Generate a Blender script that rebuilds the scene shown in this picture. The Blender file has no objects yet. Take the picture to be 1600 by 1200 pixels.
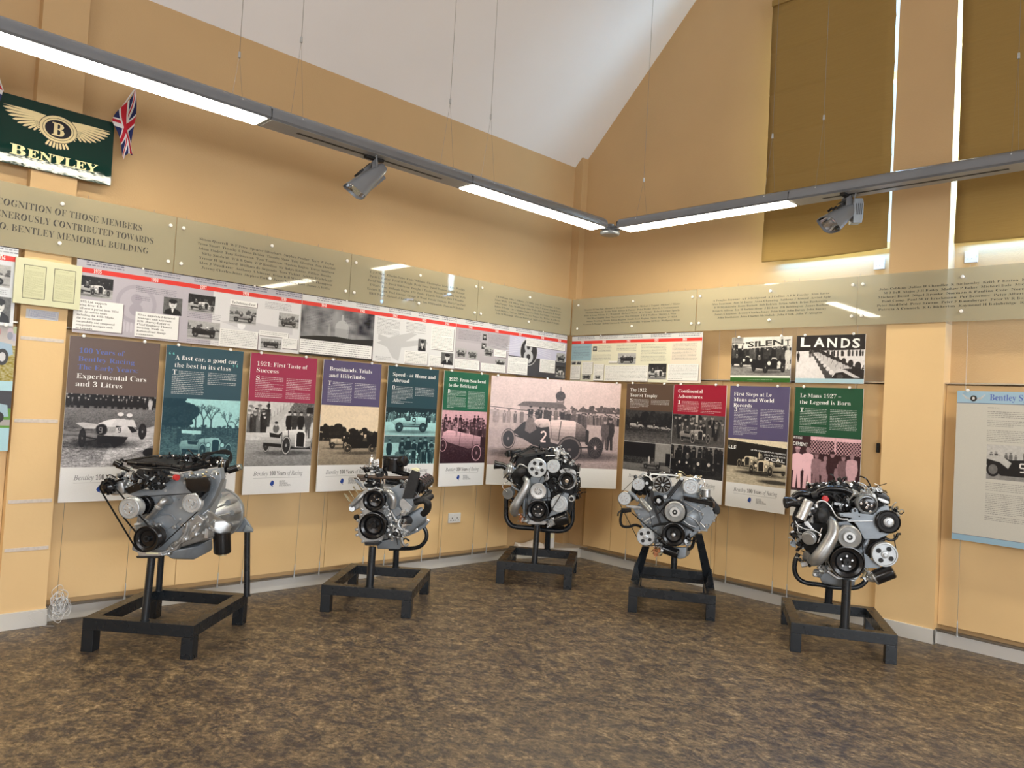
import bpy, bmesh, math, random
import numpy as np
from mathutils import Vector, Matrix, noise
random.seed(7)
SC = bpy.context.scene
COL = SC.collection
PI = math.pi
# ------------------------------------------------------------------ camera
YAW, PIT, ROL, FPX, CH = 0.802816569, 0.0293153397, 0.0562991227, 1185.38657, 1.55
_F = Vector((math.cos(YAW)*math.cos(PIT), math.sin(YAW)*math.cos(PIT), math.sin(PIT)))
_R0 = _F.cross(Vector((0, 0, 1))).normalized()
_U0 = _R0.cross(_F)
_R = _R0*math.cos(ROL) + _U0*math.sin(ROL)
_U = -_R0*math.sin(ROL) + _U0*math.cos(ROL)
CAMO = Vector((0, 0, CH))
cd = bpy.data.cameras.new('camera')
cam = bpy.data.objects.new('camera', cd)
COL.objects.link(cam)
cam.matrix_world = Matrix.Translation(CAMO) @ Matrix((_R, _U, -_F)).transposed().to_4x4()
cd.sensor_width = 36.0
cd.lens = FPX/1600*36
cd.clip_end = 200
cd.clip_start = 0.05
SC.camera = cam
# ------------------------------------------------------------------ world, exposure, light
SC.view_settings.view_transform = 'Standard'
SC.view_settings.look = 'None'
SC.view_settings.gamma = 1
SC.view_settings.use_curve_mapping = False
SC.view_settings.exposure = 0.10
wd = bpy.data.worlds.new('sky')
SC.world = wd
wd.use_nodes = True
bgn = wd.node_tree.nodes['Background']
bgn.inputs[0].default_value = (0.50, 0.76, 1.0, 1)
bgn.inputs[1].default_value = 1.6


def area(name, loc, target, sx, sy, power, col):
    l = bpy.data.lights.new(name, 'AREA')
    l.shape = 'RECTANGLE'
    l.size, l.size_y, l.energy, l.color = sx, sy, power, col
    o = bpy.data.objects.new(name, l)
    COL.objects.link(o)
    o.location = loc
    o.rotation_euler = (Vector(target)-Vector(loc)).to_track_quat('-Z', 'Y').to_euler()
    o['kind'] = 'helper'
    return o


# added lamps: assumed daylight from behind the viewer (no windows built there), and through the two blinded windows
area('window_light', (-3.45, 1.6, 2.15), (3.0, 4.0, 0.0), 5.0, 1.8, 140, (0.95, 0.97, 1.0))
area('window_light', (0.8, -4.0, 2.0), (1.6, 3.0, 0.2), 6.5, 1.8, 440, (0.90, 0.95, 1.0))
for _y in (2.705, 1.25):
    area('window_light', (6.42, _y, 4.09), (0, _y, 4.09), 0.98, 2.2, 150, (0.50, 0.78, 1.0))
    # added strip lamps imitating daylight spill round the blind's bottom and side edges
    area('window_light', (6.235, _y, 2.968), (6.10, _y, 2.78), 0.98, 0.04, 9, (0.13, 0.40, 1.0))
area('window_light', (6.235, 3.16, 4.0), (6.14, 3.30, 4.0), 0.05, 2.0, 1.6, (0.5, 0.72, 1.0))  # added side strip, brightens the wall beside the left blind
LAMP = 34.0

# ------------------------------------------------------------------ materials
MATS = {}


def mat(name, col, rough=0.5, metal=0.0, spec=0.5, var=0.0, vs=8.0, bump=0.0, bs=60.0, coat=0.0, emis=None, estr=0.0, world=False, rvar=0.0):
    m = bpy.data.materials.new(name)
    m.use_nodes = True
    nt = m.node_tree
    b = nt.nodes['Principled BSDF']
    b.inputs['Base Color'].default_value = (*col, 1)
    b.inputs['Roughness'].default_value = rough
    b.inputs['Metallic'].default_value = metal
    b.inputs['Specular IOR Level'].default_value = spec
    b.inputs['Coat Weight'].default_value = coat
    b.inputs['Coat Roughness'].default_value = 0.1
    if emis:
        b.inputs['Emission Color'].default_value = (*emis, 1)
        b.inputs['Emission Strength'].default_value = estr
    if var or bump or rvar:
        tc = nt.nodes.new('ShaderNodeTexCoord')
        if world:
            src = nt.nodes.new('ShaderNodeNewGeometry').outputs['Position']
        else:
            src = tc.outputs['Object']
    if var or rvar:
        n = nt.nodes.new('ShaderNodeTexNoise')
        n.inputs['Scale'].default_value = vs
        n.inputs['Detail'].default_value = 5
        nt.links.new(src, n.inputs['Vector'])
        if var:
            r = nt.nodes.new('ShaderNodeValToRGB')
            r.color_ramp.elements[0].position = 0.3
            r.color_ramp.elements[1].position = 0.7
            r.color_ramp.elements[0].color = (*[c*(1-var) for c in col], 1)
            r.color_ramp.elements[1].color = (*[min(1, c*(1+var)) for c in col], 1)
            nt.links.new(n.outputs['Fac'], r.inputs[0])
            nt.links.new(r.outputs[0], b.inputs['Base Color'])
        if rvar:
            mr = nt.nodes.new('ShaderNodeMapRange')
            mr.inputs['To Min'].default_value = max(0, rough-rvar)
            mr.inputs['To Max'].default_value = min(1, rough+rvar)
            nt.links.new(n.outputs['Fac'], mr.inputs['Value'])
            nt.links.new(mr.outputs[0], b.inputs['Roughness'])
    if bump:
        n2 = nt.nodes.new('ShaderNodeTexNoise')
        n2.inputs['Scale'].default_value = bs
        n2.inputs['Detail'].default_value = 4
        nt.links.new(src, n2.inputs['Vector'])
        bm_ = nt.nodes.new('ShaderNodeBump')
        bm_.inputs['Strength'].default_value = bump
        bm_.inputs['Distance'].default_value = 0.01 if not metal else 0.0022
        nt.links.new(n2.outputs['Fac'], bm_.inputs['Height'])
        nt.links.new(bm_.outputs[0], b.inputs['Normal'])
    MATS[name] = m
    return m


mat('wall_paint', (0.58, 0.39, 0.195), 0.75, var=0.035, vs=1.6, bump=0.12, bs=90, world=True)
mat('wall_board', (0.79, 0.55, 0.275), 0.6, var=0.03, vs=2.5, bump=0.05, bs=50, world=True)
mat('ceiling_paint', (0.88, 0.86, 0.85), 0.85, var=0.02, vs=1.2, bump=0.05, bs=80, world=True)
mat('white_gloss', (0.66, 0.64, 0.60), 0.4, var=0.03, vs=3, world=True)
mat('velcro', (0.66, 0.58, 0.52), 0.8, var=0.08, vs=60)
mat('black_steel', (0.012, 0.016, 0.021), 0.28, spec=0.55, bump=0.03, bs=40, rvar=0.12, vs=9)
mat('black_gloss', (0.009, 0.009, 0.010), 0.20, spec=0.5, var=0.3, vs=20)
mat('black_matte', (0.016, 0.016, 0.017), 0.5, spec=0.4, var=0.3, vs=25)
mat('rubber', (0.010, 0.010, 0.010), 0.62, spec=0.3, var=0.2, vs=40)
mat('cast_grey', (0.28, 0.315, 0.35), 0.38, metal=0.35, var=0.12, vs=14, bump=0.25, bs=70, rvar=0.1)
mat('cast_silver', (0.46, 0.475, 0.48), 0.33, metal=0.75, var=0.16, vs=18, bump=0.3, bs=80, rvar=0.1)
mat('machined', (0.62, 0.63, 0.63), 0.33, metal=0.7, var=0.08, vs=30)
mat('zinc', (0.55, 0.58, 0.60), 0.38, metal=0.6, var=0.1, vs=25)
mat('chrome', (0.82, 0.82, 0.82), 0.14, metal=1.0, var=0.04, vs=20)
mat('brown_pipe', (0.10, 0.065, 0.045), 0.35, spec=0.5, var=0.2, vs=20)
mat('copper', (0.42, 0.17, 0.07), 0.45, metal=0.4, var=0.3, vs=30)
mat('red_plastic', (0.55, 0.03, 0.03), 0.4, var=0.1, vs=20)
mat('brass', (0.46, 0.40, 0.26), 0.3, metal=0.8, var=0.1, vs=20)
mat('cream_print', (0.85, 0.82, 0.55), 0.6, var=0.05, vs=30)
mat('lamp_grey', (0.225, 0.24, 0.262), 0.27, metal=0.35, spec=0.5, var=0.06, vs=5)
mat('lamp_under', (0.34, 0.34, 0.34), 0.5, metal=0.2, var=0.04, vs=5)
mat('dark_slot', (0.006, 0.006, 0.006), 0.6, var=0.1)
mat('reflector', (0.85, 0.86, 0.88), 0.08, metal=1.0, var=0.02)
mat('diffuser', (0.9, 0.9, 0.85), 0.4, emis=(1.0, 0.93, 0.74), estr=LAMP, var=0.01)
mat('plastic_white', (0.74, 0.74, 0.74), 0.35, var=0.02)
mat('button_white', (0.86, 0.84, 0.80), 0.2, var=0.02)
mat('cable_steel', (0.30, 0.28, 0.25), 0.35, metal=0.8, var=0.05)
mat('rail_metal', (0.55, 0.50, 0.42), 0.3, metal=0.7, var=0.05)
mat('board_white', (0.78, 0.77, 0.75), 0.35, var=0.01)
mat('cloth_white', (0.78, 0.72, 0.66), 0.85, var=0.06, vs=20, bump=0.3, bs=60)
mat('text_black', (0.02, 0.018, 0.015), 0.5, var=0.05)
mat('text_white', (0.88, 0.88, 0.86), 0.5, var=0.01)
mat('text_blue', (0.10, 0.15, 0.46), 0.5, var=0.02)
mat('text_teal', (0.14, 0.50, 0.48), 0.5, var=0.02)
mat('text_grey', (0.16, 0.16, 0.17), 0.5, var=0.02)
mat('logo_blue', (0.01, 0.05, 0.28), 0.5, var=0.02)
mat('sign_green', (0.003, 0.028, 0.022), 0.05, spec=0.5, var=0.05, vs=2, bump=0.05, bs=22)
mat('sign_gold', (0.80, 0.66, 0.36), 0.35, var=0.03)
mat('sign_yellow', (0.86, 0.80, 0.42), 0.35, var=0.02)
mat('sign_black', (0.004, 0.004, 0.012), 0.3, var=0.02)
mat('window_frame', (0.74, 0.76, 0.78), 0.4, var=0.02)
mat('panel_lilac', (0.45, 0.42, 0.47), 0.5, var=0.02)


def floor_mat():
    m = bpy.data.materials.new('marbled_vinyl')
    m.use_nodes = True
    nt = m.node_tree
    N, L = nt.nodes, nt.links
    b = N['Principled BSDF']
    g = N.new('ShaderNodeNewGeometry')
    mp = N.new('ShaderNodeMapping')
    L.new(g.outputs['Position'], mp.inputs[0])
    mp.inputs['Rotation'].default_value = (0, 0, 0.75)
    mp.inputs['Scale'].default_value = (1.15, 0.9, 1)

    def nz(sc, det, rough, dist, vec=mp):
        n = N.new('ShaderNodeTexNoise')
        n.inputs['Scale'].default_value = sc
        n.inputs['Detail'].default_value = det
        n.inputs['Roughness'].default_value = rough
        n.inputs['Distortion'].default_value = dist
        L.new(vec.outputs[0], n.inputs['Vector'])
        return n
    a = nz(10.5, 15, 0.80, 0.25)
    r = N.new('ShaderNodeValToRGB')
    cr = r.color_ramp
    cr.elements[0].position = 0.40
    cr.elements[0].color = (0.060, 0.047, 0.043, 1)
    cr.elements[1].position = 0.62
    cr.elements[1].color = (0.36, 0.262, 0.150, 1)
    for p, c in ((0.455, (0.092, 0.070, 0.055, 1)), (0.49, (0.140, 0.102, 0.064, 1)), (0.53, (0.190, 0.137, 0.080, 1)), (0.57, (0.250, 0.178, 0.098, 1))):
        e = cr.elements.new(p)
        e.color = c
    L.new(a.outputs['Fac'], r.inputs[0])
    # cooler, darker clouds
    c2 = nz(3.0, 8, 0.7, 0.3)
    r2 = N.new('ShaderNodeValToRGB')
    r2.color_ramp.elements[0].position = 0.46
    r2.color_ramp.elements[1].position = 0.62
    L.new(c2.outputs['Fac'], r2.inputs[0])
    mx = N.new('ShaderNodeMix')
    mx.data_type = 'RGBA'
    mx.blend_type = 'MULTIPLY'
    ml = N.new('ShaderNodeMath')
    ml.operation = 'MULTIPLY'
    ml.inputs[1].default_value = 0.5
    L.new(r2.outputs[0], ml.inputs[0])
    L.new(ml.outputs[0], mx.inputs[0])
    L.new(r.outputs[0], mx.inputs[6])
    mx.inputs[7].default_value = (0.52, 0.50, 0.56, 1)
    # pale flecks
    f = nz(46, 8, 0.75, 0.6)
    r3 = N.new('ShaderNodeValToRGB')
    r3.color_ramp.elements[0].position = 0.60
    r3.color_ramp.elements[1].position = 0.70
    L.new(f.outputs['Fac'], r3.inputs[0])
    m2 = N.new('ShaderNodeMath')
    m2.operation = 'MULTIPLY'
    m2.inputs[1].default_value = 0.55
    L.new(r3.outputs[0], m2.inputs[0])
    mx2 = N.new('ShaderNodeMix')
    mx2.data_type = 'RGBA'
    L.new(m2.outputs[0], mx2.inputs[0])
    L.new(mx.outputs[2], mx2.inputs[6])
    mx2.inputs[7].default_value = (0.42, 0.33, 0.20, 1)
    L.new(mx2.outputs[2], b.inputs['Base Color'])
    b.inputs['Roughness'].default_value = 0.40
    b.inputs['Specular IOR Level'].default_value = 0.5
    n3 = nz(60, 4, 0.6, 0)
    hf = nz(42, 8, 0.8, 0.2)
    mrh = N.new('ShaderNodeMapRange')
    mrh.inputs['From Min'].default_value = 0.35
    mrh.inputs['From Max'].default_value = 0.65
    mrh.inputs['To Min'].default_value = 0.36
    mrh.inputs['To Max'].default_value = 1.36
    L.new(hf.outputs['Fac'], mrh.inputs['Value'])
    mx3 = N.new('ShaderNodeMix')
    mx3.data_type = 'RGBA'
    mx3.blend_type = 'MULTIPLY'
    mx3.inputs[0].default_value = 1.0
    L.new(mx2.outputs[2], mx3.inputs[6])
    L.new(mrh.outputs[0], mx3.inputs[7])
    L.new(mx3.outputs[2], b.inputs['Base Color'])
    bp = N.new('ShaderNodeBump')
    bp.inputs['Strength'].default_value = 0.10
    bp.inputs['Distance'].default_value = 0.01
    L.new(n3.outputs['Fac'], bp.inputs['Height'])
    L.new(bp.outputs[0], b.inputs['Normal'])
    MATS['marbled_vinyl'] = m


floor_mat()


def blind_mat():
    m = bpy.data.materials.new('blind_cloth')
    m.use_nodes = True
    nt = m.node_tree
    N, L = nt.nodes, nt.links
    b = N['Principled BSDF']
    out = N['Material Output']
    tc = N.new('ShaderNodeNewGeometry')
    mp = N.new('ShaderNodeMapping')
    L.new(tc.outputs['Position'], mp.inputs[0])
    mp.inputs['Scale'].default_value = (1, 2, 60)
    n = N.new('ShaderNodeTexNoise')
    n.inputs['Scale'].default_value = 4
    n.inputs['Detail'].default_value = 4
    L.new(mp.outputs[0], n.inputs['Vector'])
    r = N.new('ShaderNodeValToRGB')
    r.color_ramp.elements[0].position = 0.3
    r.color_ramp.elements[1].position = 0.75
    r.color_ramp.elements[0].color = (0.315, 0.197, 0.054, 1)
    r.color_ramp.elements[1].color = (0.345, 0.220, 0.062, 1)
    L.new(n.outputs['Fac'], r.inputs[0])
    L.new(r.outputs[0], b.inputs['Base Color'])
    b.inputs['Roughness'].default_value = 0.85
    t = N.new('ShaderNodeBsdfTranslucent')
    t.inputs['Color'].default_value = (0.42, 0.25, 0.05, 1)
    ms = N.new('ShaderNodeMixShader')
    ms.inputs[0].default_value = 0.02
    L.new(b.outputs[0], ms.inputs[1])
    L.new(t.outputs[0], ms.inputs[2])
    L.new(ms.outputs[0], out.inputs['Surface'])
    MATS['blind_cloth'] = m


def glass_mat(name, tint, alpha, rough=0.04, spec=0.6):
    # thin tinted glass: part transparent, part milky, with a real gloss
    m = bpy.data.materials.new(name)
    m.use_nodes = True
    nt = m.node_tree
    N, L = nt.nodes, nt.links
    b = N['Principled BSDF']
    out = N['Material Output']
    n = N.new('ShaderNodeTexNoise')
    n.inputs['Scale'].default_value = 3
    g = N.new('ShaderNodeNewGeometry')
    L.new(g.outputs['Position'], n.inputs['Vector'])
    r = N.new('ShaderNodeValToRGB')
    r.color_ramp.elements[0].color = (*[c*0.95 for c in tint], 1)
    r.color_ramp.elements[1].color = (*tint, 1)
    L.new(n.outputs['Fac'], r.inputs[0])
    L.new(r.outputs[0], b.inputs['Base Color'])
    b.inputs['Roughness'].default_value = rough
    b.inputs['Specular IOR Level'].default_value = spec
    t = N.new('ShaderNodeBsdfTransparent')
    ms = N.new('ShaderNodeMixShader')
    ms.inputs[0].default_value = alpha
    L.new(t.outputs[0], ms.inputs[1])
    L.new(b.outputs[0], ms.inputs[2])
    L.new(ms.outputs[0], out.inputs['Surface'])
    MATS[name] = m


blind_mat()
glass_mat('tinted_glass', (0.48, 0.45, 0.32), 0.50, 0.03, 0.8)
glass_mat('window_glass', (0.6, 0.8, 0.85), 0.08, 0.02)


# ------------------------------------------------------------------ mesh helpers
class G:
    """collects shapes; build() links them as one mesh object"""

    def __init__(self):
        self.v, self.f, self.m = [], [], []
        self.mi = 0

    def add(self, vs, fs):
        o = len(self.v)
        self.v += [tuple(p) for p in vs]
        self.f += [tuple(i+o for i in f) for f in fs]
        self.m += [self.mi]*len(fs)
        return self

    def box(self, c, s, M=None):
        c = Vector(c)
        h = Vector(s)*0.5
        vs = [Vector((x*h.x, y*h.y, z*h.z)) for x in (-1, 1) for y in (-1, 1) for z in (-1, 1)]
        if M:
            vs = [M @ p for p in vs]
        return self.add([p+c for p in vs], [(0, 1, 3, 2), (4, 6, 7, 5), (0, 4, 5, 1), (2, 3, 7, 6), (0, 2, 6, 4), (1, 5, 7, 3)])

    def span(self, a, b):
        a, b = Vector(a), Vector(b)
        return self.box((a+b)/2, [abs(x) for x in (b-a)])

    def lathe(self, c, axis, prof, n=24, ph=0.0):
        c, ax = Vector(c), Vector(axis).normalized()
        t = Vector((0, 0, 1)) if abs(ax.z) < 0.9 else Vector((1, 0, 0))
        e1 = ax.cross(t).normalized()
        e2 = ax.cross(e1)
        vs, fs = [], []
        rings = []
        for r, h in prof:
            if r < 1e-6:
                rings.append([len(vs)])
                vs.append(c+ax*h)
            else:
                rings.append(list(range(len(vs), len(vs)+n)))
                for k in range(n):
                    a = 2*PI*k/n+ph
                    vs.append(c+ax*h+(e1*math.cos(a)+e2*math.sin(a))*r)
        for A, B in zip(rings, rings[1:]):
            for k in range(n):
                k2 = (k+1) % n
                if len(A) == 1 and len(B) == 1:
                    break
                if len(A) == 1:
                    fs.append((A[0], B[k2], B[k]))
                elif len(B) == 1:
                    fs.append((A[k], A[k2], B[0]))
                else:
                    fs.append((A[k], A[k2], B[k2], B[k]))
        if len(rings[0]) > 1:
            fs.append(tuple(reversed(rings[0])))
        if len(rings[-1]) > 1:
            fs.append(tuple(rings[-1]))
        return self.add(vs, fs)

    def cyl(self, a, b, r, r2=None, n=16):
        a, b = Vector(a), Vector(b)
        d = (b-a).length
        return self.lathe(a, b-a, [(r, 0), (r if r2 is None else r2, d)], n)

    def sph(self, c, r, n=12, squash=1.0):
        pr = [(r*math.sin(PI*k/8), -r*squash*math.cos(PI*k/8)) for k in range(9)]
        pr[0] = (0, -r*squash)
        pr[-1] = (0, r*squash)
        return self.lathe(c, (0, 0, 1), pr, n)

    def tube(self, pts, r, n=10, smooth=True, radii=None):
        P = [Vector(p) for p in pts]
        R = radii or [r]*len(P)
        if smooth and len(P) > 2:
            Q, RR = [], []
            for i in range(len(P)-1):
                p0, p1, p2, p3 = P[max(i-1, 0)], P[i], P[i+1], P[min(i+2, len(P)-1)]
                for k in range(5):
                    t = k/5
                    Q.append(0.5*((2*p1)+(p2-p0)*t+(2*p0-5*p1+4*p2-p3)*t*t+(3*p1-p0-3*p2+p3)*t**3))
                    RR.append(R[i]*(1-t)+R[i+1]*t)
            Q.append(P[-1])
            RR.append(R[-1])
            P, R = Q, RR
        vs, fs = [], []
        prev = None
        for i, p in enumerate(P):
            d = (P[min(i+1, len(P)-1)]-P[max(i-1, 0)])
            if d.length < 1e-9:
                d = Vector((0, 0, 1))
            d.normalize()
            if prev is None:
                t = Vector((0, 0, 1)) if abs(d.z) < 0.9 else Vector((1, 0, 0))
                e1 = d.cross(t).normalized()
            else:
                e1 = (prev-d*prev.dot(d)).normalized()
            prev = e1
            e2 = d.cross(e1)
            for k in range(n):
                a = 2*PI*k/n
                vs.append(p+(e1*math.cos(a)+e2*math.sin(a))*R[i])
        for i in range(len(P)-1):
            for k in range(n):
                k2 = (k+1) % n
                fs.append((i*n+k, i*n+k2, (i+1)*n+k2, (i+1)*n+k))
        fs.append(tuple(reversed(range(n))))
        fs.append(tuple(range((len(P)-1)*n, len(P)*n)))
        return self.add(vs, fs)

    def prism(self, poly, vec):
        P = [Vector(p) for p in poly]
        v = Vector(vec)
        n = len(P)
        fs = [tuple(range(n)), tuple(reversed(range(n, 2*n)))]
        fs += [(i, i+n, (i+1) % n+n, (i+1) % n) for i in range(n)]
        return self.add(P+[p+v for p in P], fs)

    def hull(self, pts):
        bm = bmesh.new()
        for p in pts:
            bm.verts.new(p)
        r = bmesh.ops.convex_hull(bm, input=bm.verts)
        junk = [e for e in r['geom_interior'] if isinstance(e, bmesh.types.BMVert)]
        if junk:
            bmesh.ops.delete(bm, geom=junk, context='VERTS')
        bmesh.ops.dissolve_limit(bm, angle_limit=0.02, verts=bm.verts, edges=bm.edges)
        bm.verts.index_update()
        vs = [v.co.copy() for v in bm.verts]
        fs = [tuple(v.index for v in f.verts) for f in bm.faces]
        bm.free()
        return self.add(vs, fs)

    def torus(self, c, axis, R, r, n=24, k=8):
        c, ax = Vector(c), Vector(axis).normalized()
        t = Vector((0, 0, 1)) if abs(ax.z) < 0.9 else Vector((1, 0, 0))
        e1 = ax.cross(t).normalized()
        e2 = ax.cross(e1)
        vs, fs = [], []
        for i in range(n):
            a = 2*PI*i/n
            d = e1*math.cos(a)+e2*math.sin(a)
            for j in range(k):
                b = 2*PI*j/k
                vs.append(c+d*(R+r*math.cos(b))+ax*r*math.sin(b))
        for i in range(n):
            for j in range(k):
                fs.append((i*k+j, i*k+(j+1) % k, ((i+1) % n)*k+(j+1) % k, ((i+1) % n)*k+j))
        return self.add(vs, fs)

    def mesh(self, name, mats, bevel=0, ang=0.6):
        me = bpy.data.meshes.new(name)
        me.from_pydata(self.v, [], self.f)
        for m in mats:
            me.materials.append(MATS[m])
        if len(mats) > 1:
            me.polygons.foreach_set('material_index', self.m)
        bm = bmesh.new()
        bm.from_mesh(me)
        bmesh.ops.recalc_face_normals(bm, faces=bm.faces)
        if bevel:
            es = [e for e in bm.edges if len(e.link_faces) == 2 and e.calc_face_angle(0) > 0.5]
            bmesh.ops.bevel(bm, geom=es, offset=bevel, segments=2, affect='EDGES', profile=0.5, clamp_overlap=True)
        bm.to_mesh(me)
        bm.free()
        me.polygons.foreach_set('use_smooth', [True]*len(me.polygons))
        me.set_sharp_from_angle(angle=ang)
        me.update()
        return me

    def build(self, name, mats, parent=None, bevel=0, ang=0.6, loc=None, **kw):
        if isinstance(mats, str):
            mats = [mats]
        o = bpy.data.objects.new(name, self.mesh(name, mats, bevel, ang))
        COL.objects.link(o)
        if parent:
            o.parent = parent
        if loc:
            o.location = loc
        if bevel:
            wn = o.modifiers.new('weighted', 'WEIGHTED_NORMAL')
            wn.weight = 100
            wn.keep_sharp = True
        for k, v in kw.items():
            o[k] = v
        return o


def empty(name, loc=(0, 0, 0), rz=0.0, **kw):
    o = bpy.data.objects.new(name, None)
    o.empty_display_size = 0.1
    COL.objects.link(o)
    o.location = loc
    o.rotation_euler = (0, 0, rz)
    for k, v in kw.items():
        o[k] = v
    return o


def copy_tree(o, parent=None):
    c = o.copy()
    COL.objects.link(c)
    c.parent = parent
    for ch in list(o.children):
        copy_tree(ch, c)
    return c


def serif(s):
    o = ''
    for c in s:
        if 'A' <= c <= 'Z':
            o += chr(0x1D400+ord(c)-65)
        elif 'a' <= c <= 'z':
            o += chr(0x1D41A+ord(c)-97)
        elif '0' <= c <= '9':
            o += chr(0x1D7CE+ord(c)-48)
        else:
            o += c
    return o


def ital(s):
    return ''.join(chr(0x1D434+ord(c)-65) if 'A' <= c <= 'Z' else chr(0x210E) if c == 'h' else chr(0x1D44E+ord(c)-97) if 'a' <= c <= 'z' else c for c in s)


def text_mesh(body, width=None, height=None, size=1.0, mat_='text_black', font='serif', align='LEFT', off=0.0, line=1.0, res=2, deep=0.0006):
    """flat lettering; origin at the left (or right/centre) of its first baseline; x right, y up"""
    cu = bpy.data.curves.new('lettering', 'FONT')
    cu.body = serif(body) if font == 'serif' else ital(body) if font == 'ital' else body
    cu.size = 1.0
    cu.offset = off
    cu.align_x = align
    cu.space_line = line
    cu.resolution_u = res
    o = bpy.data.objects.new('lettering', cu)
    COL.objects.link(o)
    dg = bpy.context.evaluated_depsgraph_get()
    me = bpy.data.meshes.new_from_object(o.evaluated_get(dg))
    bpy.data.objects.remove(o)
    bpy.data.curves.remove(cu)
    n = len(me.vertices)
    co = np.empty(n*3, 'f')
    me.vertices.foreach_get('co', co)
    co = co.reshape(-1, 3)
    mn, mx = co.min(0), co.max(0)
    sy = size
    if height:
        sy = height/(mx[1]-mn[1])
    sx = width/(mx[0]-mn[0]) if width else sy
    if width and not height and size == 1.0:
        sy = sx
    co[:, 0] -= mn[0] if align == 'LEFT' else mx[0] if align == 'RIGHT' else (mn[0]+mx[0])/2
    co[:, 0] *= sx
    co[:, 1] *= sy
    me.vertices.foreach_set('co', co.reshape(-1))
    me.materials.clear()
    me.materials.append(MATS[mat_])
    me.update()
    return me


def place_text(me, name, parent, M, **kw):
    o = bpy.data.objects.new(name, me)
    COL.objects.link(o)
    o.parent = parent
    o.matrix_local = M
    for k, v in kw.items():
        o[k] = v
    return o


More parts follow.
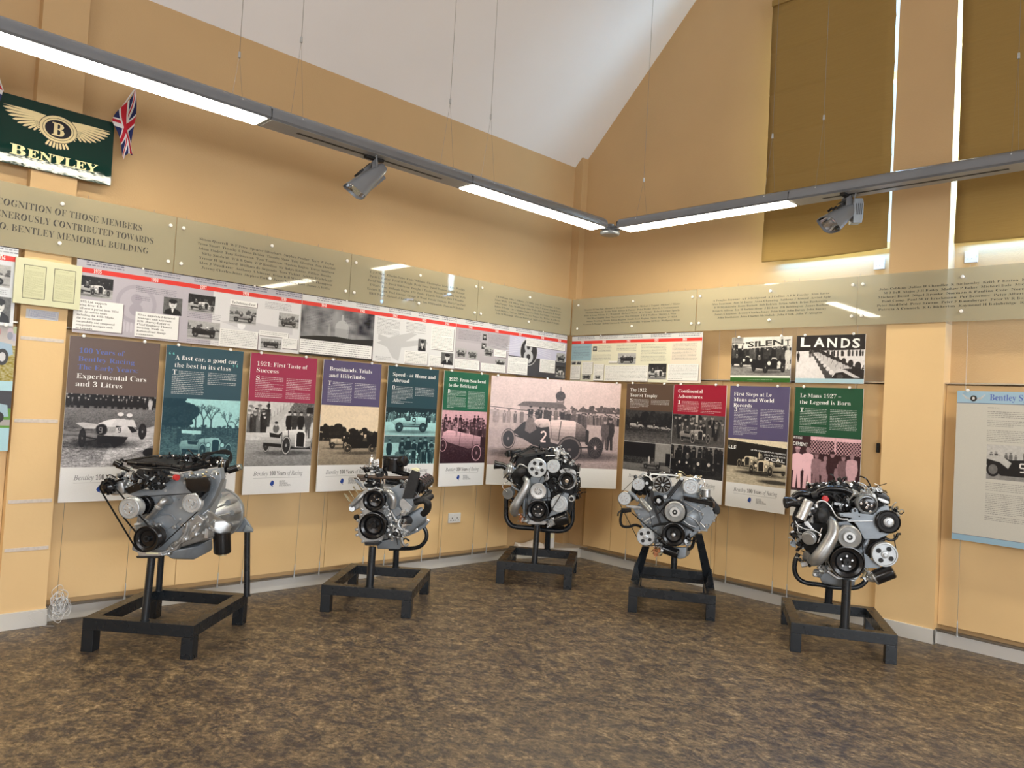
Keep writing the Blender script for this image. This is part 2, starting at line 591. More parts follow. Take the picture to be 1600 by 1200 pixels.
# ------------------------------------------------------------------ drawing flat prints (generated pixels)
class Img:
    def __init__(self, W, H, bg=0.5, ppu=6, ch=1):
        self.W, self.H, self.s = W, H, ppu*2
        self.w, self.h = int(W*self.s)//2*2, int(H*self.s)//2*2
        self.a = np.zeros((self.h, self.w, ch), 'f')+np.array(bg, 'f')
        self.ch = ch

    def _bb(self, x0, y0, x1, y1):
        s = self.s
        return max(0, int(x0*s)), max(0, int(y0*s)), min(self.w, int(x1*s)+2), min(self.h, int(y1*s)+2)

    def _put(self, sl, m, col, al):
        m = (m*al)[..., None]
        self.a[sl] = self.a[sl]*(1-m)+np.array(col, 'f')*m

    def poly(self, pts, col, al=1.0):
        P = np.array(pts, 'f')
        x0, y0, x1, y1 = self._bb(*P.min(0), *P.max(0))
        if x1 <= x0 or y1 <= y0:
            return
        X = (np.arange(x0, x1)+0.5)/self.s
        Y = ((np.arange(y0, y1)+0.5)/self.s)[:, None]
        ins = np.zeros((y1-y0, x1-x0), bool)
        n = len(P)
        for i in range(n):
            (ax, ay), (bx, by) = P[i], P[(i+1) % n]
            if ay == by:
                continue
            c = ((ay > Y) != (by > Y)) & (X[None] < (bx-ax)*(Y-ay)/(by-ay)+ax)
            ins ^= c
        self._put((slice(y0, y1), slice(x0, x1)), ins.astype('f'), col, al)

    def gpoly(self, pts, c0, c1, al=1.0):
        """polygon filled from c0 at its top to c1 at its foot"""
        ys = [p[1] for p in pts]
        y0, y1 = min(ys), max(ys)
        n = 7
        self.poly(pts, c0, al)
        for k in range(1, n):
            t = k/n
            yy = y0+(y1-y0)*t
            # clip the polygon below yy
            out = []
            for (ax, ay), (bx, by) in zip(pts, pts[1:]+pts[:1]):
                if ay >= yy:
                    out.append((ax, ay))
                if (ay >= yy) != (by >= yy):
                    u = (yy-ay)/(by-ay)
                    out.append((ax+(bx-ax)*u, yy))
            if len(out) > 2:
                self.poly(out, c0+(c1-c0)*t, al)

    def rect(self, x0, y0, x1, y1, col, al=1.0):
        a, b, c, d = self._bb(x0, y0, x1, y1)
        c, d = min(self.w, int(x1*self.s)), min(self.h, int(y1*self.s))
        if c > a and d > b:
            self.a[b:d, a:c] = self.a[b:d, a:c]*(1-al)+np.array(col, 'f')*al

    def ell(self, cx, cy, rx, ry, col, al=1.0, inner=0.0, soft=0.0, rot=0.0):
        R = max(rx, ry)*(1+soft)
        x0, y0, x1, y1 = self._bb(cx-R, cy-R, cx+R, cy+R)
        if x1 <= x0 or y1 <= y0:
            return
        X = (np.arange(x0, x1)+0.5)/self.s-cx
        Y = ((np.arange(y0, y1)+0.5)/self.s)[:, None]-cy
        if rot:
            c, s = math.cos(rot), math.sin(rot)
            X, Y = X*c+Y*s, Y*c-X*s
        d = np.sqrt((X/rx)**2+(Y/ry)**2)
        m = np.clip((1+soft-d)/(2*soft), 0, 1) if soft else (d < 1).astype('f')
        if inner:
            m = m*(d > inner)
        self._put((slice(y0, y1), slice(x0, x1)), m.astype('f'), col, al)

    def line(self, pts, w, col, al=1.0):
        for (ax, ay), (bx, by) in zip(pts, pts[1:]):
            dx, dy = bx-ax, by-ay
            L = math.hypot(dx, dy) or 1e-6
            nx, ny = -dy/L*w/2, dx/L*w/2
            self.poly([(ax+nx, ay+ny), (bx+nx, by+ny), (bx-nx, by-ny), (ax-nx, ay-ny)], col, al)

    def grad(self, x0, y0, x1, y1, c0, c1):
        a, b, c, d = self._bb(x0, y0, x1, y1)
        c, d = min(self.w, int(x1*self.s)), min(self.h, int(y1*self.s))
        t = np.linspace(0, 1, max(d-b, 1))[:, None, None]
        self.a[b:d, a:c] = np.array(c0, 'f')*(1-t)+np.array(c1, 'f')*t

    def noise(self, x0, y0, x1, y1, cell, amp, seed=1, yc=None):
        a, b, c, d = self._bb(x0, y0, x1, y1)
        c, d = min(self.w, int(x1*self.s)), min(self.h, int(y1*self.s))
        if c <= a or d <= b:
            return
        rs = np.random.RandomState(seed)
        cx, cy = max(1, int(cell*self.s)), max(1, int((yc or cell)*self.s))
        g = rs.rand((d-b)//cy+2, (c-a)//cx+2).astype('f')-0.5
        yy = np.arange(d-b)/cy
        xx = np.arange(c-a)/cx
        yi, xi = yy.astype(int), xx.astype(int)
        fy, fx = (yy-yi)[:, None], (xx-xi)[None]
        n = (g[yi][:, xi]*(1-fy)*(1-fx)+g[yi+1][:, xi]*fy*(1-fx)+g[yi][:, xi+1]*(1-fy)*fx+g[yi+1][:, xi+1]*fy*fx)
        self.a[b:d, a:c] += n[..., None]*amp*2

    def words(self, x0, y0, x1, y1, pitch, col, al=0.8, seed=0, th=0.34, first=0.0, last=True):
        r = random.Random(seed)
        y = y0
        k = 0
        while y+pitch*th < y1:
            x = x0+(first if k < 2 else 0)
            xe = x1-(x1-x0)*r.random()*0.04
            if r.random() < 0.13 and k > 2:
                xe = x0+(x1-x0)*r.uniform(0.3, 0.7)
            while x < xe:
                w = r.uniform(0.9, 3.4)*pitch*0.55
                self.rect(x, y+r.uniform(0, .05)*pitch, min(x+w, xe), y+pitch*th, col, al*r.uniform(0.65, 1))
                x += w+pitch*0.28
            if xe < x0+(x1-x0)*0.9 and r.random() < 0.5:
                y += pitch*0.5
            y += pitch
            k += 1

    # --- subjects
    def trees(self, x0, x1, base, hmin, hmax, n, col, seed=0, al=1.0):
        r = random.Random(seed)
        for k in range(n):
            x = x0+(x1-x0)*(k+r.random())/n
            h = r.uniform(hmin, hmax)
            for j in range(7):
                self.ell(x+r.uniform(-.3, .3)*h, base-h*r.uniform(.15, .9), h*r.uniform(.14, .3), h*r.uniform(.12, .26), max(0, col+r.uniform(-.05, .07)), al)
        self.rect(x0, base-hmin*0.6, x1, base, col, al)

    def bare_tree(self, x, y, h, col, seed):
        r = random.Random(seed)

        def br(x, y, a, L, w, d):
            x2, y2 = x+math.cos(a)*L, y-math.sin(a)*L
            self.line([(x, y), (x2, y2)], w, col, .9)
            if d:
                for k in range(3):
                    br(x2, y2, a+r.uniform(-.7, .7), L*r.uniform(.55, .8), w*.6, d-1)
        br(x, y, PI/2, h*.32, h*.05, 4)

    def crowd(self, x0, x1, y, h, n, seed=0, lo=0.05, hi=0.35, face=0.8, rows=2):
        r = random.Random(seed)
        for row in range(rows):
            for k in range(n):
                x = x0+(x1-x0)*(k+r.random()*.8)/n
                hh = h*r.uniform(.85, 1.1)
                yy = y-(rows-1-row)*h*.28
                c = r.uniform(lo, hi)
                w = hh*.15
                self.poly([(x-w*.8, yy), (x-w, yy-hh*.55), (x-w*.9, yy-hh*.8), (x+w*.9, yy-hh*.8), (x+w, yy-hh*.55), (x+w*.8, yy)], c)
                self.ell(x, yy-hh*.88, hh*.075, hh*.1, r.uniform(face-.25, face))
                self.ell(x, yy-hh*.95, hh*.1, hh*.05, r.uniform(lo, .5))
                if r.random() < .4:
                    self.poly([(x-w*.2, yy-hh*.75), (x+w*.2, yy-hh*.75), (x, yy-hh*.5)], face)

    def person(self, x, y, h, coat, face=.8, hat=None, legs=None):
        w = h*.12
        lg = coat if legs is None else legs
        self.poly([(x-w*.9, y), (x-w*.75, y-h*.48), (x+w*.75, y-h*.48), (x+w*.9, y), (x+w*.25, y), (x, y-h*.35), (x-w*.25, y)], lg)
        self.poly([(x-w, y-h*.42), (x-w*1.25, y-h*.6), (x-w*1.05, y-h*.82), (x, y-h*.86), (x+w*1.05, y-h*.82), (x+w*1.25, y-h*.6), (x+w, y-h*.42)], coat)
        self.ell(x, y-h*.92, h*.055, h*.075, face)
        if hat is not None:
            self.ell(x, y-h*.975, h*.075, h*.035, hat)

    def wheel(self, x, y, rx, ry, tyre=.08, hub=.3, spokes=14, side=None, dark=None):
        self.ell(x, y, rx, ry, tyre)
        if side is not None:
            self.ell(x, y, rx*.94, ry*.94, side, inner=.84)
        self.ell(x, y, rx*.78, ry*.78, .14 if dark is None else dark)
        for k in range(spokes):
            a = 2*PI*k/spokes
            self.line([(x, y), (x+rx*.76*math.cos(a), y+ry*.76*math.sin(a))], max(.1, rx*.04), hub, .8)
        self.ell(x, y, rx*.16, ry*.16, hub+.25)

    def side_car(self, x, y, L, body=.85, dark=.1, flip=1, num=None, tail='point', side=None):
        """old racing car seen from the side; x,y ground centre"""
        f = flip

        def q(a, b):
            return (x+f*a*L, y-b*L)
        self.ell(x, y, L*.55, L*.035, .12, .5, soft=.4)
        self.poly([q(-.38, .10), q(.42, .10), q(.42, .13), q(-.38, .14)], dark)
        tl = [q(-.50, .20), q(-.36, .27)] if tail == 'point' else [q(-.40, .15), q(-.42, .29)]
        self.gpoly([q(-.40, .12)]+tl+[q(-.18, .29), q(-.10, .25), q(-.02, .30), q(.14, .315), q(.36, .30), q(.40, .28), q(.40, .13)], min(1, body+.08), body*.62)
        self.poly([q(-.18, .285), q(-.12, .22), q(-.03, .23), q(-.02, .30)], dark)
        self.line([q(.14, .31), q(.14, .14)], L*.008, dark)
        self.line([q(-.38, .16), q(.40, .15)], L*.012, dark, .7)
        self.poly([q(.37, .13), q(.37, .305), q(.42, .29), q(.42, .13)], dark)
        self.ell(*q(-.11, .35), L*.03, L*.035, .75)
        self.ell(*q(-.11, .375), L*.032, L*.018, .9)
        self.poly([q(-.16, .24), q(-.15, .32), q(-.07, .32), q(-.05, .25)], .3)
        for a in (-.30, .30):
            self.wheel(*q(a, .095), L*.098, L*.098, dark, .5, 16, side)
        if num:
            self.glyph(num, *q(.03, .285), L*.13, body < .5 and .92 or .05)

    def front34(self, x, y, S, body=.85, dark=.08, flip=1, rad=.1, lamps=True, side=.7, people=0):
        """open vintage car, three-quarter front view; x,y = ground below radiator; S = width unit"""
        f = flip

        def q(a, b):
            return (x+f*a*S, y-b*S)
        self.ell(x-f*.6*S, y-.02*S, S*1.5, S*.12, .1, .5, soft=.4)
        # far rear wheel, body, tail
        self.wheel(*q(-1.75, .42), S*.20, S*.36, dark, .35, 12, side)
        self.gpoly([q(-2.0, .45), q(-2.08, .85), q(-1.95, 1.02), q(-1.55, 1.10), q(-1.1, .98), q(-.95, 1.12), q(-.7, 1.2), q(-.1, 1.26), q(.3, 1.18), q(.36, .35), q(-.5, .28), q(-1.6, .38)], min(1, body+.1), body*.55)
        self.ell(*q(-1.25, 1.28), S*.17, S*.22, .35)
        self.ell(*q(-1.25, 1.52), S*.09, S*.12, .7)
        self.ell(*q(-1.25, 1.60), S*.10, S*.06, .15)
        for k in range(7):
            self.line([q(-.78+.05*k, .95), q(-.78+.05*k, .6)], S*.014, dark, .6)
        self.poly([q(-1.6, 1.08), q(-1.1, .98), q(-.9, 1.1), q(-1.0, .80), q(-1.55, .85)], dark)
        self.poly([q(-1.9, .40), q(-1.9, .55), q(-.4, .45), q(-.4, .25)], dark)
        self.line([q(-.55, 1.2), q(-.5, .4)], S*.03, dark)
        self.line([q(-.9, 1.12), q(-.85, .4)], S*.03, dark)
        for k in range(people):
            px, py = q(-1.15-.35*k, 1.15)
            self.ell(px, py-.05*S, S*.22, S*.25, .8-.1*k)
            self.ell(px, py-.38*S, S*.12, S*.15, .6)
            self.ell(px, py-.46*S, S*.13, S*.08, .9)
        # radiator
        self.poly([q(-.12, .3), q(-.14, 1.1), q(0, 1.26), q(.35, 1.24), q(.5, 1.06), q(.48, .28)], min(1, body+.08))
        self.poly([q(-.04, .36), q(-.05, 1.02), q(.04, 1.13), q(.32, 1.12), q(.42, 1.0), q(.40, .34)], rad)
        for k in range(6):
            self.line([q(-.03+.07*k, .38), q(-.03+.07*k, 1.1)], S*.012, rad+.15, .6)
        # axle, springs, wheels
        self.line([q(-.75, .30), q(.95, .26)], S*.09, dark)
        self.line([q(-.6, .42), q(-.05, .30), q(.5, .28), q(.95, .4)], S*.05, dark+.25)
        self.wheel(*q(1.02, .46), S*.24, S*.46, dark, .4, 14, side)
        self.wheel(*q(-.62, .42), S*.27, S*.50, dark, .4, 16, side)
        if lamps:
            for a in (-.28, .62):
                self.ell(*q(a, .78), S*.16, S*.17, dark)
                self.ell(*q(a, .78), S*.13, S*.14, .85)

    FG = {'0': 'abcdef', '1': 'bc', '2': 'abged', '3': 'abgcd', '5': 'afgcd', '7': 'abc', '9': 'abcdfg', '8': 'abcdefg', '4': 'fgbc', '6': 'afgedc'}

    def glyph(self, ch, x, y, h, col):
        w = h*.5
        t = h*.17
        S = {'a': ((0, 0), (w, 0)), 'b': ((w, 0), (w, h/2)), 'c': ((w, h/2), (w, h)), 'd': ((0, h), (w, h)), 'e': ((0, h/2), (0, h)), 'f': ((0, 0), (0, h/2)), 'g': ((0, h/2), (w, h/2))}
        for c in ch:
            if ch == '2':
                self.line([(x, y+h*.18), (x+w*.3, y), (x+w*.8, y+h*.03), (x+w, y+h*.25), (x+w*.8, y+h*.5), (x, y+h), (x+w*1.05, y+h)], t, col)
                return
            for s in self.FG.get(c, 'abcdefg'):
                (a, b), (c_, d) = S[s]
                self.line([(x+a, y+b), (x+c_, y+d)], t, col)
            x += w*1.6

    def tinted(self, x0, y0, x1, y1, lo, hi, rgb):
        """copy this grey picture into the RGB picture rgb at x0,y0..x1,y1 with a two-tone tint"""
        a, b = int(x0*rgb.s), int(y0*rgb.s)
        c, d = min(rgb.w, int(x1*rgb.s)), min(rgb.h, int(y1*rgb.s))
        yi = np.linspace(0, self.h-1, d-b).astype(int)
        xi = np.linspace(0, self.w-1, c-a).astype(int)
        self.noise(0, 0, self.W, self.H, .35, .045, 11)
        self.noise(0, 0, self.W, self.H, 1.3, .035, 12)
        self.noise(0, 0, self.W, self.H, 5, .016, 13)
        f = self.a
        for ax in (0, 1):
            for _ in range(2):
                f = (f+np.roll(f, 1, ax)+np.roll(f, -1, ax))/3
        f = (f-.5)*1.25+.5
        g = np.clip(f[yi][:, xi, :1], 0, 1)**1.75
        rgb.a[b:d, a:c] = np.array(lo, 'f')*(1-g)+np.array(hi, 'f')*g

    def image(self, name, grain=0.012):
        a = self.a
        if self.ch == 1:
            a = np.repeat(a, 3, 2)
        a = a[0::2, 0::2]*.25+a[1::2, 0::2]*.25+a[0::2, 1::2]*.25+a[1::2, 1::2]*.25
        rs = np.random.RandomState(len(name))
        a = a*(1+(rs.rand(a.shape[0], a.shape[1], 1).astype('f')-.5)*grain*5)
        a = np.clip(a, 0, 1)[::-1]
        a = np.where(a < .0031, a*12.92, 1.055*a**(1/2.4)-.055)
        h, w = a.shape[:2]
        im = bpy.data.images.new(name, w, h)
        px = np.ones((h, w, 4), 'f')
        px[..., :3] = a
        im.pixels.foreach_set(px.reshape(-1))
        im.update()
        im.pack()
        return im


def print_mat(name, img, rough=0.3):
    m = bpy.data.materials.new(name)
    m.use_nodes = True
    nt = m.node_tree
    b = nt.nodes['Principled BSDF']
    t = nt.nodes.new('ShaderNodeTexImage')
    t.image = img
    uv = nt.nodes.new('ShaderNodeUVMap')
    nt.links.new(uv.outputs[0], t.inputs[0])
    nt.links.new(t.outputs[0], b.inputs['Base Color'])
    b.inputs['Roughness'].default_value = rough
    b.inputs['Specular IOR Level'].default_value = 0.35
    MATS[name] = m
    return m


def print_plane(name, w, h, matn, parent, y=-0.0, x0=0.0, z0=0.0):
    """printed face in the local x-z plane, facing -y, lower left at x0,z0"""
    me = bpy.data.meshes.new(name)
    me.from_pydata([(x0, y, z0), (x0+w, y, z0), (x0+w, y, z0+h), (x0, y, z0+h)], [], [(0, 1, 2, 3)])
    uv = me.uv_layers.new(name='UVMap')
    uv.data.foreach_set('uv', [0, 0, 1, 0, 1, 1, 0, 1])
    me.materials.append(MATS[matn])
    o = bpy.data.objects.new(name, me)
    COL.objects.link(o)
    o.parent = parent
    return o


RX = Matrix.Rotation(PI/2, 4, 'X')      # lettering plane -> local x-z plane facing -y


def wall_text(me, name, parent, x, z, y, **kw):
    return place_text(me, name, parent, Matrix.Translation((x, y, z)) @ RX, **kw)


# ================================================================== STRUCTURE
WL, WR = 5.59, 6.28          # wall planes
BL, BR = 5.565, 6.20         # faces of the lower boards
EZ, SL = 4.224, 1.025        # eave height, roof slope
RIDGE = 0.7


def zr(y):
    return EZ+SL*(WL-y) if y > RIDGE else EZ+SL*(WL-2*RIDGE+y)


S = dict(kind='structure')
XB, YB = -3.6, -4.19
fl = G().span((XB, YB, -0.15), (WR+0.05, WL+0.05, -0.005)).build('floor', 'dark_slot', **S)
TP, TX, TY, TG = 0.438, 0.978, 1.3155, 0.0004
far_tiles = G()
tile_me = None
for i in range(-11, 13):
    for j in range(-13, 11):
        x0, y0 = TX+TP*i, TY+TP*j
        x1, y1 = min(x0+TP, WR), min(y0+TP, WL)
        if x1-x0 < .02 or y1-y0 < .02 or x0 < XB-.3 or y0 < YB-.3:
            continue
        fwd = (Vector((x0+.2, y0+.2, 0))-CAMO)
        dz = fwd.dot(_F)
        seen = dz > 0.3 and abs(fwd.dot(_R)/dz*FPX) < 1050 and -fwd.dot(_U)/dz*FPX < 850
        if not seen:
            far_tiles.span((max(x0, XB)+TG, max(y0, YB)+TG, -0.005), (x1-TG, y1-TG, 0))
        elif x1-x0 > TP-.001 and y1-y0 > TP-.001:
            if tile_me is None:
                tile_me = G().span((TG, TG, -0.005), (TP-TG, TP-TG, 0)).mesh('tile', ['marbled_vinyl'])
            o = bpy.data.objects.new('tile', tile_me)
            COL.objects.link(o)
            o.parent = fl
            o.location = (x0, y0, 0)
        else:
            G().span((x0+TG, y0+TG, -0.005), (x1-TG, y1-TG, 0)).build('tile', 'marbled_vinyl', fl)
far_tiles.build('tile', 'marbled_vinyl', fl, kind='stuff')

wl = G().span((XB, WL, 0), (WR, WL+.25, EZ)).build('wall_left', 'wall_paint', **S)


def gable(y0, y1, z0, z1=None):
    """(y,z) outline between y0>y1; z1 None = up to the roof"""
    if z1 is not None:
        return [(y0, z0), (y1, z0), (y1, z1), (y0, z1)]
    p = [(y0, z0), (y1, z0), (y1, zr(y1))]
    if y0 > RIDGE > y1:
        p.append((RIDGE, zr(RIDGE)))
    p.append((y0, zr(y0)))
    return p


W1, W2, WZ0, WZ1 = (3.22, 2.19), (1.80, 0.70), 2.972, 5.25
g = G()
for a in ((WL, W1[0], 0, None), (W1[0], W1[1], 0, WZ0), (W1[0], W1[1], WZ1, None), (W1[1], W2[0], 0, None), (W2[0], W2[1], 0, WZ0), (W2[0], W2[1], WZ1, None), (W2[1], YB, 0, None)):
    g.prism([(WR, y, z) for y, z in gable(*a)], (.3, 0, 0))
wr = g.build('wall_right', 'wall_paint', **S)
G().prism([(XB, y, z) for y, z in gable(WL, YB, 0)], (-.2, 0, 0)).build('wall_back', 'wall_paint', **S)
G().span((XB, YB-.2, 0), (WR, YB, EZ)).build('wall_near', 'wall_paint', **S)
g = G()
for ya, yb in ((WL+.25, RIDGE), (RIDGE, YB-.2)):
    za, zb = zr(ya) if ya < WL else EZ-SL*.25, zr(yb)
    if yb < YB:
        zb = EZ-SL*.2
    g.prism([(XB-.2, ya, za), (XB-.2, yb, zb), (WR+.3, yb, zb), (WR+.3, ya, za)], (0, 0, .18))
g.build('ceiling', 'ceiling_paint', **S)

# windows behind the blinds
for n, (a, b) in enumerate((W1, W2)):
    w = G().span((WR+.02, a, WZ0), (WR+.10, a-.05, WZ1)).span((WR+.02, b, WZ0), (WR+.10, b+.05, WZ1)) \
        .span((WR+.02, a, WZ0), (WR+.10, b, WZ0+.06)).span((WR+.02, a, WZ1-.06), (WR+.10, b, WZ1)) \
        .span((WR+.03, a, 4.35), (WR+.09, b, 4.42)).build('window_%d' % (n+1), 'window_frame', **S)
    G().span((WR+.055, a-.05, WZ0+.06), (WR+.062, b+.05, WZ1-.06)).build('pane', 'window_glass', w)

# pillars
G().span((WR+.01, 2.216, 0), (6.13, 1.802, 2.34)).build('trim_pillar_right', 'wall_board', **S)
g = G().span((WR+.01, 2.216, 2.341), (6.13, 1.802, 4.2)).prism([(WR+.01, 2.216, 4.2), (WR+.01, 1.802, 4.2), (WR+.01, 1.802, zr(1.802)), (WR+.01, 2.216, zr(2.216))], (-.16, 0, 0))
g.build('trim_pillar_right', 'wall_paint', **S)
G().span((1.050, WL+.01, 0), (1.308, 5.49, 2.34)).build('trim_pillar_left', 'wall_board', **S)
G().span((1.050, WL+.01, 2.341), (1.308, 5.49, EZ)).build('trim_pillar_left', 'wall_paint', **S)
g = G()
g.span((6.185, WL+.01, 0.0), (WR+.01, 5.482, EZ+.09))
g.build('trim_pillar_corner', 'wall_paint', **S)

# lower wall boards, with recessed joints
for a, b in ((-3.4, -2.2), (-2.2, -1.0), (-1.0, .2), (.2, 1.05), (1.308, 2.13), (2.13, 3.33), (3.33, 4.53), (4.53, 5.43)):
    G().span((a+.002, BL, .135), (b-.002, WL, 1.885)).build('panel', 'wall_board', wl, bevel=.002)
for a, b in ((5.21, 4.85), (4.85, 3.65), (3.65, 2.45), (2.45, 2.216), (1.802, .85), (.85, -.35), (-.35, -1.55)):
    G().span((BR, a-.002, .135), (WR, b+.002, 1.885)).build('panel', 'wall_board', wr, bevel=.002)

# baseboards
g = G().span((XB, 5.55, 0), (1.05, WL, .088)).span((1.308, 5.55, 0), (5.43, WL, .088)).span((1.04, 5.473, 0), (1.318, 5.50, .105))
g.span((1.308, 5.473, 0), (1.318, 5.56, .105)).span((1.04, 5.473, 0), (1.05, 5.56, .105))
g.build('baseboard_left', 'white_gloss', bevel=.003, **S)
g = G().span((6.17, 5.21, 0), (WR, 2.216, .088)).span((6.17, 1.802, 0), (WR, YB, .088)).span((6.113, 2.226, 0), (6.14, 1.792, .105))
g.span((6.113, 2.226, 0), (6.18, 2.216, .105)).span((6.113, 1.802, 0), (6.18, 1.792, .105))
g.build('baseboard_right', 'white_gloss', bevel=.003, **S)
# corner boxing behind the middle engine
g = G().prism([(5.43, WL, 0), (5.43, 5.55, 0), (6.17, 5.21, 0), (WR, 5.21, 0), (WR, WL, 0)], (0, 0, .10))
g.build('baseboard_corner', 'white_gloss', bevel=.003, **S)
# rails
g = G().span((1.308, 5.535, 1.893), (6.17, WL, 1.903)).span((XB, 5.535, 1.893), (1.05, WL, 1.903))
g.build('trim_rail_left', 'rail_metal', **S)
g = G().span((6.16, 5.45, 1.893), (WR, 2.216, 1.903)).span((6.16, 1.802, 1.893), (WR, YB, 1.903))
g.build('trim_rail_right', 'rail_metal', **S)
g = G().span((1.308, 5.528, .098), (5.43, 5.56, .108)).span((XB, 5.528, .098), (1.05, 5.56, .108))
g.build('trim_cable_rail_left', 'cable_steel', **S)
g = G().span((6.148, 5.21, .098), (6.19, 2.216, .108)).span((6.148, 1.802, .098), (6.19, YB, .108))
g.build('trim_cable_rail_right', 'cable_steel', **S)


# ================================================================== BLINDS
def blind(y0, y1, z0, z1, label, cam_left=True):
    r = empty('window_blind', (6.13, y0, z0), -PI/2, label=label, category='blind', group='fabric blinds over the tall windows')
    W, H = y0-y1, z1-z0
    # cloth with shallow folds: horizontal battens pull it in every 0.42 m
    nx, nz = 14, 185
    vs, fs = [], []
    for k in range(nz+1):
        z = H*k/nz
        for i in range(nx+1):
            x = W*i/nx
            f = (z % 0.37)/0.37
            y = -0.008*math.sin(PI*f)**.5+(.003 if min(f, 1-f) < .03 else 0)+.006*math.sin(3*x/W*PI+z*1.3)*math.sin(PI*f)
            sag = -.012*math.sin(PI*x/W)*(1-k/nz)**6
            vs.append((x+.006*math.sin(z*2.1)*(1 if i in (0, nx) else 0), y, z+sag+.008*(x/W)*(1-k/nz)**6))
    for k in range(nz):
        for i in range(nx):
            a = k*(nx+1)+i
            fs.append((a, a+1, a+nx+2, a+nx+1))
    gg = G().add(vs, fs)
    c = gg.build('cloth', 'blind_cloth', r, ang=3)
    md = c.modifiers.new('thick', 'SOLIDIFY')
    md.thickness = .0025
    h = G().span((-.005, -.03, H-.01), (W+.005, .03, H+.045))
    h.build('head_rail', 'blind_cloth', r, bevel=.004)
    return r


blind(3.283, 2.236, 2.935, 5.215, 'olive brown fabric blind on the tall window left of the pillar')
blind(1.766, .60, 2.925, 5.215, 'olive brown fabric blind right of the upper pillar, cut by the photo edge')


# ================================================================== GLASS NAME PANELS, CABLES, POSTERS
def button(parent, x, z, y=-.006, r=.0125, back=.0):
    g = G().lathe((x, y, z), (0, -1, 0), [(r*.3, -.02-back), (r*.45, -.0), (r, 0), (r, .006), (r*.8, .0095), (0, .0105)], 14)
    return g.build('button', 'button_white', parent)


def glass_panel(loc, rz, W, label, rows, rect, bx, size=None, clipR=None, off=-.006, txt='text_black'):
    r = empty('glass_name_panel', loc, rz, label=label, category='glass panel', group='glass name panels fixed along both walls')
    H = .390
    G().span((0, 0, 0), (W, .010, H)).build('glass_pane', 'tinted_glass', r, bevel=.001)
    for x in bx:
        for z in (.072, .322):
            button(r, x, z, back=.08)
    x0, x1, zt, zb = rect
    n = len(rows)
    for k, s in enumerate(rows):
        w_ = (x1-x0)*s[1] if len(s) < 3 else s[1]
        xo = (x0+x1)/2 if len(s) < 3 else s[2]
        me = text_mesh(s[0], width=w_, size=size or (zt-zb)/n*.76, mat_=txt, align='CENTER', off=off, res=1)
        z = zt-(zt-zb)*(k+.8)/n
        wall_text(me, 'lettering', r, xo, z, -.0004)
    return r


YG, XG, ZG = 5.450, 6.10, 2.345
glass_panel((.515, YG, ZG), 0, 1.412, 'large tinted glass panel with three lines of big capitals, above the left pillar',
            [('IN RECOGNITION OF THOSE MEMBERS', .967, .7075), ('WHO GENEROUSLY CONTRIBUTED TOWARDS', 1.08, .729), ('THE W.O. BENTLEY MEMORIAL BUILDING', 1.03, .726)],
            (.135, 1.272, .305, .085), (.055, .708, 1.372), size=.062, off=-.010)
glass_panel((1.932, YG, ZG), 0, 1.408, 'tinted glass panel whose list of names starts with Simon, right of the big capitals',
            [('Simon Quarrell  W F Price  Spencer Silverbach  Stephen Pember  Terry W Taylor', .98),
             ('Tessa Smart  Timothy & Diana Tickler  Timothy Shaw  Toby Silverton  Tom Threlfall', 1.0),
             ('Adam Tindell  Tony Swinnerton  Tony Tomlinson  Western Region  Trevor Southern', .99),
             ('Vicky Sandwith  W B B Quin  W D Rondina  Sir Ralph Robins  William Rankin', .94),
             ('Trevor H Shephard  William de Segundo  Tom Tickler  Adrian Whitelegge', .97),
             ('Alan J Weatherer  Anthony A Vincent  Brian Bill Woodward  W Thompson', .97),
             ('Jeremy Charles-Jones  Stephen Parker  James Vernon Bart  James A Willis', .93)],
            (.150, 1.262, .290, .055), (.043, .705, 1.366))
glass_panel((3.345, YG, ZG), 0, 1.400, 'tinted glass panel of six name lines, third from the left on the left wall',
            [('C J D Wray  Charles Yates  Chris Williams  Christopher Yeats  Clive Woolley', .97),
             ('David L Walker  David M Wright  David Toms  David Truman  David Webster', .97),
             ('David Wickers  David Wilkinson  Douglas I Tinsley  Duncan M Young  Ian Wylie', 1.0),
             ('E Watts  East Midlands Region  F W Wooks  Clypeth Wiltshire  Eric J Woodfin', .96),
             ('Eastern Region  Fred Zimmer  George W Wood  Gerald Twyman  Harry Van Duel', 1.0),
             ('HRH Prince Michael of Kent  Ian Pindry  Ian Whittendale  Duncan Wiltshire', .96)],
            (.165, 1.25, .290, .075), (.036, .702, 1.364))
glass_panel((4.750, YG, ZG), 0, 1.340, 'tinted glass panel of small names, last on the left wall before the corner',
            [('J R Williams  John C Williams  J T Wilby  Jerry W Zimmerman  Jo Yates', .97),
             ('James Whyle  M J Wilson  John N Weston  John N Watson  John R Yeates', 1.0),
             ('John Vickery  John Waddington  John Wells  John Whitworth  K Wright', .99),
             ('Kelvin M Trane  Lee & Marlene Zuker  Les Wells  Len Wilson  Laurel Wells', .99),
             ('Lord Stephen J Wilson  M D Watts  M J Tupper  M J Winter  M J Woods', .97),
             ('John M Whitehead  Malcolm Whitehead  Mark Andrews  Mark D Wright', .95)],
            (.215, 1.18, .285, .09), (.036, .69))
